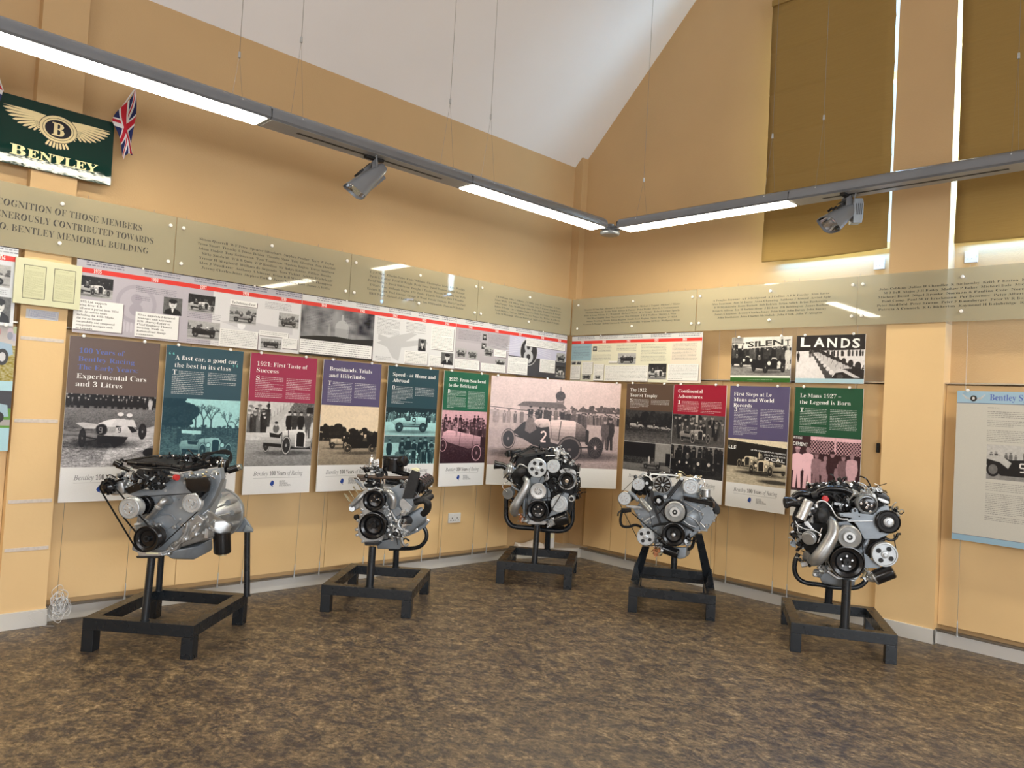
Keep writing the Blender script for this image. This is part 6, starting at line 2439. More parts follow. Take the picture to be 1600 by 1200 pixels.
    clutter(E, e, [(640, 70), (1000, 62), (1180, 90), (900, 140), (660, 115)], .18, .36, 40, 15, ['black_gloss', 'black_matte', 'black_gloss', 'black_steel'])
    for k in range(4):
        can(E, e, 'plug_cover', (700+105*k, 100-4*k, .30), (700+105*k, 74-4*k, .30), 26, 'black_gloss', 'chrome')
    for Y0 in (148, 166):
        pipe(E, e, 'vacuum_line', [(470, Y0, .05), (600, Y0+18, .04), (740, Y0+14, .05), (860, Y0+34, .06)], 6, 'black_matte')
    for P in ([(560, 470), (610, 455), (640, 500)], [(640, 600), (700, 560), (790, 560), (820, 600)], [(700, 410), (790, 400), (850, 430)], [(740, 680), (820, 640), (860, 600)], [(1010, 430), (1060, 360), (1130, 330)]):
        pipe(E, e, 'casting_rib', [(x, y, .097) for x, y in P], 6, 'cast_grey')
    clutter(E, e, [(320, 200), (470, 200), (500, 300), (420, 330), (320, 260)], .03, .10, 30, 7, ['zinc', 'cast_silver', 'black_gloss'])
    clutter(E, e, [(1020, 560), (1140, 560), (1140, 720), (1040, 720)], .14, .24, 34, 9, ['cast_silver', 'zinc', 'machined'])
    clutter(E, e, [(880, 210), (1180, 190), (1170, 240), (900, 260)], .07, .09, 18, 10, ['brass', 'zinc', 'chrome'], .7)
    clutter(E, e, [(500, 590), (720, 640), (700, 700), (490, 660)], .06, .10, 18, 12, ['cast_silver', 'zinc'])
    # alternator with toothed fan
    hullp(E, e, 'alternator_body', [(270, 260, .05), (390, 270, .05), (400, 390, .05), (270, 400, .05), (330, 240, .16), (450, 270, .16), (430, 380, .16), (320, 390, .16)], 'cast_silver', .02)
    k = E.k()
    ca = E.pt(240, 325, .0)
    G().lathe(ca, AX, [(0, -.045), (54*k, -.045), (56*k, -.012), (40*k, -.006), (20*k, .004), (18*k, .016), (0, .016)], 24).build('alternator_pulley', 'black_gloss', e)
    g = G()
    for i in range(12):
        a = 2*PI*i/12
        d = Vector((math.cos(a), 0, math.sin(a)))
        t = Vector((-math.sin(a), 0, math.cos(a)))
        g.prism([ca+d*40*k+t*.010+Vector((0, .028, 0)), ca+d*72*k+t*.004+Vector((0, .024, 0)), ca+d*72*k-t*.006+Vector((0, .024, 0)), ca+d*40*k-t*.010+Vector((0, .028, 0))], (0, .014, 0))
    g.build('fan_blade', 'black_gloss', e)
    # pulleys, belts
    pulley(E, e, 435, 502, 88, -.035, .075, 'zinc', 'flat', 4, label='zinc-plated grooved water pump pulley')
    pulley(E, e, 540, 480, 78, .045, .05, 'black_gloss', 'deep', 0)
    pulley(E, e, 955, 462, 80, -.02, .045, 'zinc', 'flat', 3)
    hullp(E, e, 'pump_housing', [(900, 250, .02), (1110, 240, .02), (1120, 300, .02), (1100, 370, .02), (960, 380, .02), (905, 330, .02), (930, 245, .12), (1120, 250, .12), (1110, 370, .12), (960, 370, .12)], 'black_gloss', .012)
    can(E, e, 'pump_neck', (1000, 440, .0), (1060, 360, .08), 46, 'black_gloss')
    pulley(E, e, 575, 760, 108, -.03, .045, 'black_gloss', 'deep', 0, name='crank_pulley', label='black crankshaft pulley at the bottom front')
    pulley(E, e, 625, 742, 92, .02, .05, 'black_matte', 'deep', 0, name='crank_pulley')
    ck = E.pt(582, 758, -.015)
    G().lathe(ck, AX, [(26*k, -.03), (26*k, .006), (18*k, .006), (18*k, -.01), (0, -.01)], 20).build('crank_nut', 'black_steel', e)
    belt(E, e, [(240, 330, 50), (560, 765, 100)], -.01, .012)
    belt(E, e, [(435, 502, 86), (955, 462, 80), (640, 750, 88)], .02, .012)
    # thermostat elbow, hose stub with red cap
    pipe(E, e, 'coolant_elbow', [(590, 595, .08), (640, 540, .06), (690, 480, .05), (730, 440, .06), (770, 440, .10)], 28, 'cast_silver', radii=[24, 25, 28, 34, 38])
    for t in (.35, .5):
        X, Y = 590+(690-590)*(.75+t*.4), 595+(480-595)*(.75+t*.4)
        can(E, e, 'hose_clamp', (X-4, Y+5, .05), (X+5, Y-6, .05), 34, 'machined', lip=False)
    can(E, e, 'hose_stub', (780, 240, .03), (822, 244, .0), 26, 'chrome', lip=False)
    can(E, e, 'red_cap', (812, 243, .006), (838, 246, -.012), 25, 'red_plastic', lip=False)
    clutter(E, e, [(1110, 270), (1160, 270), (1150, 310), (1115, 310)], .18, .22, 8, 31, ['red_plastic', 'zinc'], .8)
    # oil filter and head
    hullp(E, e, 'filter_head', [(1100, 620, .20), (1150, 590, .22), (1240, 600, .24), (1290, 640, .26), (1280, 700, .26), (1190, 725, .22), (1110, 690, .20), (1150, 620, .33), (1290, 650, .33), (1260, 700, .33)], 'cast_silver', .012)
    can(E, e, 'oil_filter', (1210, 700, .26), (1214, 880, .26), 72, 'black_gloss', 'brass')
    bolts(E, e, [(1010, 250), (940, 215), (880, 230), (900, 290)], .09, .006)
    return e


engine_one()


# ------------------------------------------------------------------ engine 2
def engine_two():
    E = E2
    s = stand(E, 'black steel stand under the engine with a round black air cleaner')
    fx = E.pt((577.5-540)*7.06, (917.5-700)*7.06, .035)
    post(s, (fx.x, -SD/2+.035, SH), (fx.x, -SD/2+.05, E.pt(280, 1085, .05).z), .027)
    bx = E.pt((617-540)*7.06, (886-700)*7.06, .70)
    post(s, (bx.x, SD/2-.04, SH), (bx.x, SD/2-.06, E.pt(560, 1100, .60).z+.10), .024)
    pipe(E, s, 'cradle_tube', [(480, 1110, .62), (700, 1108, .60), (820, 1085, .56), (885, 1010, .55), (890, 930, .55), (860, 870, .55)], 22, 'black_steel')
    e = E.root('display_engine', 'silver vee engine with two black dished pulleys and a drum air cleaner', 'engine', group='engines on low stands')
    plate(E, s, 'support_pad', [(205, 1038), (368, 1038), (360, 1078), (215, 1078)], .02, .12, 'black_steel')
    hullp(E, e, 'engine_block', [(180, 520, .14), (440, 450, .14), (560, 560, .14), (600, 760, .14), (600, 990, .14), (330, 1030, .14), (170, 900, .14), (430, 520, .62), (720, 620, .62), (760, 860, .62), (560, 960, .62), (380, 960, .62)], 'cast_grey', .012)
    plate(E, e, 'front_cover', [(190, 475), (250, 450), (330, 432), (400, 450), (440, 490), (455, 560), (450, 640), (500, 700), (498, 770), (470, 870), (440, 960), (385, 1048), (200, 1042), (140, 975), (128, 900), (140, 800), (185, 720), (150, 660), (160, 560)], .085, .05, 'cast_silver', .006)
    g = G()
    for X, Y in ((330, 440), (250, 455), (430, 500), (445, 620), (480, 740), (470, 860), (440, 960), (370, 1030), (190, 1030), (125, 960), (120, 900), (135, 800), (180, 680), (150, 570), (440, 745), (170, 740)):
        g.lathe(E.pt(X, Y, .083), AX, [(17*E.k(), -.03), (17*E.k(), .006), (9*E.k(), .008), (9*E.k(), .016), (0, .016)], 10)
    g.build('bolt_boss', 'cast_silver', e)
    pulley(E, e, 308, 580, 120, .0, .085, 'black_gloss', 'deep', 4, label='upper black dished fan pulley')
    pulley(E, e, 295, 862, 150, -.01, .09, 'black_gloss', 'deep', 5, bm='black_steel', name='crank_pulley', label='large black dished crankshaft pulley')
    # left head and its studs
    hullp(E, e, 'cylinder_head', [(30, 640, .12), (70, 710, .12), (190, 640, .12), (300, 480, .12), (240, 450, .12), (150, 500, .12), (60, 600, .60), (330, 470, .60), (200, 640, .60)], 'cast_silver', .01)
    can(E, e, 'head_plug', (70, 670, .09), (72, 668, .13), 34, 'cast_silver')
    pipe(E, e, 'water_rail', [(60, 640, .09), (150, 560, .08), (200, 500, .09)], 24, 'cast_silver')
    g = G()
    for i, (X, Y) in enumerate(((40, 590), (90, 550), (140, 510), (185, 470), (215, 440), (60, 600), (230, 420))):
        a, b = E.pt(X, Y, .14+.05*i), E.pt(X-55, Y-85, .14+.05*i)
        g.cyl(a, b, .0042, n=8)
        g.cyl(a+(b-a)*.86, b, .0065, n=6)
    g.build('stud', 'brass', e)
    pipe(E, e, 'dip_rod', [(215, 440, .10), (150, 350, .10), (120, 328, .10), (40, 320, .12)], 7, 'machined')
    plate(E, e, 'lift_bracket', [(90, 340), (130, 350), (200, 420), (230, 440), (180, 440), (120, 380)], .12, .006, 'cast_grey')
    # right head, tubes and block face
    hullp(E, e, 'cylinder_head', [(480, 450, .12), (600, 390, .12), (770, 600, .12), (640, 760, .12), (540, 690, .12), (700, 400, .60), (850, 560, .60), (760, 700, .60), (600, 480, .60)], 'cast_grey', .01)
    plate(E, e, 'head_face', [(600, 570), (640, 555), (740, 650), (690, 720), (620, 680), (590, 620)], .10, .02, 'cast_silver')
    can(E, e, 'core_plug', (560, 700, .08), (600, 690, .16), 52, 'cast_grey')
    can(E, e, 'core_plug', (638, 712, .07), (680, 700, .16), 36, 'cast_silver')
    pipe(E, e, 'coolant_elbow', [(440, 470, .07), (490, 500, .05), (530, 570, .05), (520, 660, .06)], 34, 'cast_silver')
    pipe(E, e, 'intake_branch', [(400, 440, .12), (500, 450, .16), (600, 540, .16)], 46, 'cast_silver')
    hullp(E, e, 'intake_manifold', [(420, 430, .12), (560, 440, .14), (620, 560, .14), (520, 560, .12), (480, 410, .5), (650, 430, .5), (560, 560, .5)], 'cast_silver', .012)
    pipe(E, e, 'drain_pipe', [(500, 690, .08), (540, 770, .07), (580, 830, .08)], 17, 'cast_silver')
    # right hand: rocker cover, exhaust manifold
    A, B = E.pt(800, 430, .14), E.pt(910, 350, .50)
    d = (B-A)
    rr = 72*E.k(.2)
    pr = [(0, 0), (rr*.8, 0), (rr, .012)]
    for i in range(5):
        h = d.length*(i+.5)/5
        pr += [(rr, h-.018), (rr*1.06, h-.012), (rr*1.06, h+.012), (rr, h+.018)]
    pr += [(rr, d.length-.01), (rr*.8, d.length), (0, d.length)]
    G().lathe(A, d, pr, 20).build('rocker_cover', 'black_gloss', e)
    g = G()
    for t in (.15, .4, .65, .9):
        p = A+d*t+Vector((.0, -.02, rr*1.0))
        g.box(p, (.026, .03, .012), Matrix.Rotation(.5, 3, 'Y'))
    g.build('cover_slot', 'chrome', e)
    plate(E, e, 'belt_guard', [(620, 560), (700, 300), (735, 235), (800, 262), (812, 290), (780, 440), (745, 560)], .06, .05, 'black_matte', .004)
    plate(E, e, 'guard_top', [(718, 225), (770, 222), (800, 240), (798, 262), (725, 240)], .06, .07, 'cream_print', .002)
    pipe(E, e, 'exhaust_manifold', [(760, 600, .12), (840, 575, .12), (900, 560, .16), (945, 530, .22)], 38, 'black_matte', radii=[34, 40, 40, 34])
    pipe(E, e, 'exhaust_manifold', [(860, 575, .12), (905, 610, .12), (900, 680, .14), (850, 735, .16)], 38, 'black_matte', radii=[36, 42, 40, 36])
    pipe(E, e, 'exhaust_manifold', [(840, 560, .2), (900, 500, .3), (930, 480, .4)], 26, 'black_matte')
    g = G()
    for t in range(5):
        g.lathe(E.pt(760+38*t, 510-12*t, .10+.05*t), Vector((-.3, -1, .3)), [(.010, -.02), (.010, .01), (0, .014)], 8)
    g.build('spark_plug', 'chrome', e)
    # gearbox adapter
    hullp(E, e, 'bell_housing', [(680, 730, .45), (840, 640, .45), (905, 770, .45), (880, 830, .5), (700, 950, .45), (620, 960, .45), (640, 800, .40), (860, 700, .62), (700, 930, .62)], 'cast_grey', .012)
    plate(E, e, 'adapter_plate', [(580, 970), (720, 905), (905, 790), (935, 800), (880, 870), (800, 925), (680, 975), (600, 990)], .50, .02, 'cast_grey', .003)
    bolts(E, e, [(855, 780), (835, 820), (905, 800), (780, 900)], .48, .009, .012, 'chrome')
    can(E, e, 'starter_motor', (600, 820, .14), (690, 800, .42), 62, 'black_matte')
    can(E, e, 'starter_nose', (610, 835, .10), (640, 825, .16), 42, 'brown_pipe')
    # fittings at the right front
    can(E, e, 'oil_pump', (535, 960, .08), (535, 850, .08), 28, 'cast_silver')
    can(E, e, 'oil_pump_valve', (580, 900, .05), (600, 905, .10), 34, 'cast_silver')
    hullp(E, e, 'pump_body', [(500, 880, .06), (600, 830, .06), (620, 960, .06), (520, 1000, .06), (500, 880, .15), (640, 850, .15), (620, 990, .15)], 'cast_silver', .01)
    pipe(E, e, 'pump_pipe', [(600, 790, .05), (580, 830, .04), (600, 880, .04), (680, 930, .06)], 9, 'machined')
    pipe(E, e, 'pump_pipe', [(640, 950, .06), (620, 1010, .05), (650, 1075, .06), (690, 1060, .08)], 15, 'cast_silver')
    pipe(E, e, 'support_strap', [(640, 1060, .08), (620, 1030, .06), (660, 1000, .06), (700, 1025, .08)], 10, 'black_steel')
    clutter(E, e, [(480, 800), (650, 790), (660, 980), (500, 1010), (450, 960)], .03, .10, 64, 4, ['cast_silver', 'zinc', 'machined', 'black_matte'])
    clutter(E, e, [(410, 640), (500, 640), (500, 780), (430, 780)], .06, .08, 16, 5, ['cast_silver', 'zinc'])
    clutter(E, e, [(560, 360), (700, 360), (760, 560), (600, 520)], .10, .40, 30, 6, ['cast_silver', 'zinc', 'black_matte'])
    hullp(E, e, 'oil_pan', [(330, 1040, .12), (600, 985, .14), (605, 1100, .16), (590, 1118, .16), (350, 1112, .14), (430, 990, .56), (640, 970, .56), (640, 1080, .5), (440, 1090, .5)], 'cast_grey', .012)
    # centre: carburettor, air cleaner, brown pipe
    hullp(E, e, 'carburettor_body', [(230, 300, .16), (385, 300, .16), (385, 430, .16), (240, 440, .16), (240, 300, .32), (380, 300, .32), (380, 430, .32)], 'black_matte', .008)
    hullp(E, e, 'carburettor_top', [(198, 205, .14), (380, 205, .14), (380, 270, .14), (200, 270, .14), (210, 210, .3), (370, 210, .3), (370, 270, .3)], 'black_gloss', .01)
    can(E, e, 'dashpot', (285, 205, .18), (287, 105, .18), 32, 'chrome')
    can(E, e, 'dashpot_cap', (287, 110, .18), (289, 72, .18), 13, 'chrome')
    hullp(E, e, 'fuel_bowl', [(310, 130, .15), (368, 120, .15), (370, 200, .15), (312, 205, .15), (315, 130, .24), (368, 130, .24), (365, 200, .24)], 'machined', .005)
    clutter(E, e, [(240, 160), (370, 150), (370, 210), (240, 210)], .14, .17, 12, 8, ['chrome', 'machined'], .7)
    clutter(E, e, [(200, 220), (390, 220), (380, 440), (220, 440)], .11, .16, 46, 2, ['black_gloss', 'black_matte', 'black_gloss', 'zinc'])
    pipe(E, e, 'crossover_pipe', [(130, 308, .12), (240, 315, .12), (390, 325, .12), (560, 328, .12), (700, 330, .12)], 19, 'brown_pipe', smooth=False)
    pipe(E, e, 'crossover_pipe', [(100, 330, .16), (150, 345, .16), (220, 350, .18)], 17, 'brown_pipe')
    a, b = E.pt(525, 250, .22), E.pt(525, 90, .22)
    rr = 122*E.k(.22)
    h = (b-a).length
    G().lathe(a, (0, 0, 1), [(0, 0), (rr*.92, 0), (rr*.95, .01), (rr*.95, h*.80), (rr*1.03, h*.82), (rr*1.03, h*.88), (rr*.98, h), (rr*.5, h+.006), (0, h+.006)], 36).build('air_cleaner', 'black_gloss', e)
    can(E, e, 'intake_snout', (600, 150, .18), (660, 140, .16), 62, 'black_gloss')
    bolts(E, e, [(535, 130), (533, 180)], .02+.02, .005, .005, 'chrome') if False else None
    pipe(E, e, 'intake_pipe', [(520, 250, .22), (600, 270, .2), (690, 300, .16)], 30, 'black_gloss')
    pipe(E, e, 'intake_pipe', [(380, 250, .2), (430, 280, .2), (440, 360, .2), (560, 380, .22), (660, 370, .2)], 34, 'black_matte')
    can(E, e, 'riser', (430, 420, .14), (428, 280, .14), 16, 'chrome', lip=False)
    pipe(E, e, 'wire_loop', [(640, 420, .1), (655, 360, .1), (690, 350, .1), (680, 390, .1)], 4, 'chrome')
    can(E, e, 'side_stub', (130, 760, .12), (110, 765, .1), 30, 'black_matte')
    clutter(E, e, [(560, 340), (700, 380), (660, 460), (580, 440)], .1, .3, 20, 14, ['black_gloss', 'chrome', 'zinc'])
    return e


engine_two()


# ------------------------------------------------------------------ engine 3
def engine_three():
    E = E3
    s = stand(E, 'black steel stand with a U-shaped tube cradle, in the corner')
    fx = E.pt((835-770)*8, (879.5-690)*8, .035)
    post(s, (fx.x, -SD/2+.035, SH), (fx.x+.006, -SD/2+.05, E.pt(540, 1045, .05).z), .026)
    bx = E.pt((855-770)*8, (854.5-690)*8, .70)
    post(s, (bx.x, SD/2-.04, SH), (bx.x, SD/2-.10, E.pt(650, 1110, .45).z+.02), .027)
    pipe(E, s, 'cradle_tube', [(168, 690, .30), (166, 850, .30), (168, 940, .30), (205, 1020, .30), (280, 1062, .30), (500, 1082, .30), (700, 1108, .30), (860, 1112, .30), (950, 1070, .30), (992, 980, .30), (996, 860, .30), (1000, 740, .30)], 31, 'black_steel', n=16)
    e = E.root('display_engine', 'black turbocharged engine with five round pulleys in the corner', 'engine', group='engines on low stands')
    hullp(E, e, 'engine_block', [(300, 190, .16), (620, 90, .16), (880, 160, .16), (1060, 300, .16), (1050, 640, .16), (960, 960, .16), (700, 1040, .16), (440, 1000, .16), (330, 760, .16), (250, 400, .16), (420, 150, .60), (900, 200, .60), (980, 700, .60), (480, 900, .60)], 'black_matte', .012)
    plate(E, e, 'timing_cover', [(470, 740), (720, 740), (720, 640), (640, 440), (480, 440), (400, 620), (380, 920), (440, 1030), (650, 1040), (720, 940)], .09, .05, 'cast_grey')
    plate(E, e, 'lower_rim', [(415, 950), (440, 1035), (650, 1040), (700, 1000), (640, 990), (480, 990)], .075, .03, 'cast_silver')
    pulley(E, e, 555, 330, 120, -.02, .05, 'zinc', 'holes', 5, label='silver five-hole power steering pulley')
    pulley(E, e, 755, 310, 84, -.01, .06, 'zinc', 'flat', 4)
    pulley(E, e, 568, 620, 98, -.02, .05, 'machined', 'dish', 8, bm='black_steel')
    pulley(E, e, 560, 868, 138, -.03, .07, 'black_gloss', 'deep', 5, name='crank_pulley', label='black crankshaft pulley with five bright bolts')
    pulley(E, e, 828, 780, 106, -.005, .04, 'zinc', 'flat', 0)
    # alternator
    c = E.pt(930, 490, .05)
    rr = 118*E.k()
    G().lathe(c, AX, [(0, -.14), (rr*.85, -.14), (rr, -.11), (rr, .0), (rr*.93, .012), (0, .012)], 30).build('alternator_body', 'cast_silver', e)
    pulley(E, e, 922, 488, 98, .0, .04, 'black_gloss', 'deep', 0, name='alternator_pulley')
    bolts(E, e, [(926, 489)], -.012, .012, .014, 'chrome')
    plate(E, e, 'alternator_bracket', [(830, 360), (900, 330), (1010, 350), (1040, 380), (1040, 420), (960, 380), (900, 380), (850, 400)], .04, .03, 'cast_silver')
    g = G()
    for k in range(5):
        g.box(E.pt(890+18*k, 352, .035), (.006, .01, .014))
    g.build('bracket_slot', 'dark_slot', e)
    plate(E, e, 'compressor_bracket', [(695, 945), (760, 760), (800, 670), (880, 630), (950, 655), (945, 740), (930, 860), (800, 905)], .03, .03, 'cast_grey', .005)
    can(E, e, 'idler_boss', (985, 715, .0), (1000, 700, .1), 40, 'cast_silver')
    can(E, e, 'idler_boss_bore', (983, 717, -.006), (990, 712, .02), 24, 'black_matte', lip=False)
    plate(E, e, 'mount_bracket', [(665, 380), (690, 370), (705, 460), (680, 490), (655, 480)], .02, .03, 'cast_silver', holes=((680, 430, 12),))
    belt(E, e, [(755, 310, 82), (568, 868, 130), (922, 488, 60)], .02, .02)
    belt(E, e, [(555, 330, 112), (568, 620, 92), (560, 868, 128)], .0, .016)
    belt(E, e, [(828, 780, 100), (560, 868, 132)], .035, .015)
    pipe(E, e, 'belt_run', [(640, 540, -.005), (730, 590, -.005), (810, 640, -.005), (880, 640, .0)], 6, 'rubber')
    pipe(E, e, 'belt_run', [(690, 930, -.02), (780, 780, -.02), (880, 620, -.01), (960, 500, .0)], 5, 'rubber', smooth=False)
    # turbocharger and pipes
    c, d = E.pt(205, 365, .06), Vector((-.75, -.30, .15)).normalized()
    rr = 80*E.k()
    G().lathe(c, d, [(0, -.06), (rr*.8, -.06), (rr*1.05, -.03), (rr*1.22, 0), (rr*1.12, .025), (rr*.8, .04), (rr*.6, .045), (0, .045)], 30).build('compressor_housing', 'cast_silver', e)
    G().torus(c+d*.002, d, rr*1.05, rr*.30, 30, 10).build('compressor_volute', 'cast_silver', e)
    pipe(E, e, 'turbo_inlet', [(180, 330, .04), (120, 300, .03), (70, 295, .02), (25, 288, .02)], 50, 'black_gloss', radii=[40, 40, 46, 58], n=20)
    can(E, e, 'inlet_mouth', (30, 288, .018), (18, 287, .016), 54, 'black_matte', lip=False)
    can(E, e, 'turbo_core', (245, 400, .05), (310, 440, .03), 58, 'black_matte')
    pipe(E, e, 'turbine_elbow', [(300, 520, .04), (290, 430, .02), (340, 380, .0), (400, 370, .02), (420, 420, .06)], 50, 'black_matte', n=16, radii=[46, 54, 58, 50, 40])
    pipe(E, e, 'downpipe', [(395, 450, .02), (430, 500, -.01), (410, 590, -.02), (350, 690, -.02), (290, 790, -.02), (262, 850, .0), (280, 900, .04)], 52, 'cast_silver', n=20, radii=[30, 44, 52, 56, 58, 58, 46])
    pipe(E, e, 'flange_strip', [(400, 660, .03), (390, 800, .03), (395, 920, .04)], 16, 'cast_grey')
    pipe(E, e, 'heat_pipe', [(440, 480, .03), (450, 620, .03), (430, 700, .04)], 10, 'cast_silver')
    can(E, e, 'wastegate', (190, 650, .03), (225, 625, .10), 66, 'zinc')
    can(E, e, 'wastegate_rim', (186, 654, .02), (196, 647, .04), 70, 'cast_silver', lip=False)
    pipe(E, e, 'actuator_rod', [(180, 630, .0), (120, 565, .0), (150, 520, .02), (190, 500, .05)], 5, 'chrome')
    pipe(E, e, 'actuator_rod', [(235, 550, .02), (290, 590, .02), (340, 620, .02)], 12, 'cast_grey')
    pipe(E, e, 'oil_feed_pipe', [(300, 340, .0), (320, 295, -.02), (355, 285, -.02), (400, 305, -.02), (435, 330, .0)], 8, 'machined')
    pipe(E, e, 'intake_hose', [(240, 260, .12), (270, 200, .14), (300, 170, .2)], 40, 'black_gloss', n=16)
    pipe(E, e, 'intake_hose', [(170, 170, .16), (210, 140, .16), (260, 140, .2), (340, 120, .25)], 38, 'black_matte', n=16)
    can(E, e, 'hose_end', (200, 110, .14), (210, 190, .14), 40, 'black_gloss')
    # ribbed plenum on top
    hullp(E, e, 'intake_plenum', [(300, 165, .08), (395, 205, .08), (660, 120, .12), (620, 70, .30), (480, 60, .35), (320, 190, .08), (660, 150, .12), (470, 80, .35)], 'black_matte', .006)
    g = G()
    for i in range(11):
        t = i/10
        a = E.pt(305+165*t, 158-100*t, .08+.25*t)
        b = E.pt(398+215*t, 197-105*t, .08+.20*t)
        a.z += .006
        b.z += .006
        g.tube([a, b], .0045, 6, False)
    g.build('plenum_rib', 'black_steel', e)
    hullp(E, e, 'throttle_body', [(640, 90, .12), (760, 100, .12), (770, 180, .12), (650, 190, .12), (650, 80, .3), (780, 90, .3), (770, 170, .3)], 'black_matte', .01)
    for P in ([(690, 100, .1), (720, 75, .1), (770, 80, .1), (770, 150, .1)], [(850, 100, .12), (885, 95, .12), (890, 150, .12), (840, 165, .12)], [(770, 130, .1), (810, 110, .1), (850, 110, .1)], [(870, 170, .12), (920, 220, .1), (1000, 230, .12)], [(660, 180, .1), (740, 175, .1), (840, 180, .1)]):
        pipe(E, e, 'fuel_line', P, 6, 'chrome')
    can(E, e, 'fuel_regulator', (815, 200, .1), (815, 120, .1), 26, 'machined')
    clutter(E, e, [(770, 100), (900, 100), (1000, 240), (1060, 330), (900, 260), (780, 200)], .07, .2, 64, 3, ['machined', 'zinc', 'black_gloss', 'cast_silver'])
    clutter(E, e, [(460, 90), (700, 70), (760, 190), (700, 200), (560, 190)], .1, .25, 30, 5, ['black_gloss', 'black_matte', 'black_steel'])
    clutter(E, e, [(650, 400), (860, 420), (860, 640), (700, 660), (640, 520)], .03, .14, 50, 6, ['black_gloss', 'black_matte', 'black_gloss', 'zinc'])
    clutter(E, e, [(1040, 300), (1085, 300), (1075, 680), (1040, 740)], .1, .25, 34, 8, ['black_gloss', 'black_matte'])
    clutter(E, e, [(230, 300), (330, 330), (300, 480), (230, 520), (180, 480)], .0, .08, 40, 9, ['black_gloss', 'black_matte', 'zinc'])
    clutter(E, e, [(320, 900), (420, 900), (440, 1000), (350, 1020)], .03, .10, 30, 10, ['cast_silver', 'zinc', 'copper'])
    clutter(E, e, [(200, 690), (260, 700), (270, 880), (220, 880)], .08, .2, 16, 12, ['black_matte', 'black_gloss'])
    can(E, e, 'oil_filter', (790, 985, .06), (950, 940, .04), 84, 'black_gloss')
    can(E, e, 'filter_neck', (690, 1030, .08), (780, 990, .06), 48, 'machined')
    clutter(E, e, [(680, 990), (760, 960), (780, 1040), (700, 1060)], .03, .07, 18, 13, ['machined', 'zinc'])
    hullp(E, e, 'oil_pan', [(420, 1010, .12), (700, 1040, .12), (900, 1060, .14), (900, 1100, .2), (480, 1050, .2), (560, 1000, .5), (850, 1020, .5)], 'black_matte', .01)
    plate(E, e, 'side_rail', [(1050, 290), (1088, 300), (1082, 380), (1050, 380)], .08, .2, 'black_gloss')
    return e


engine_three()


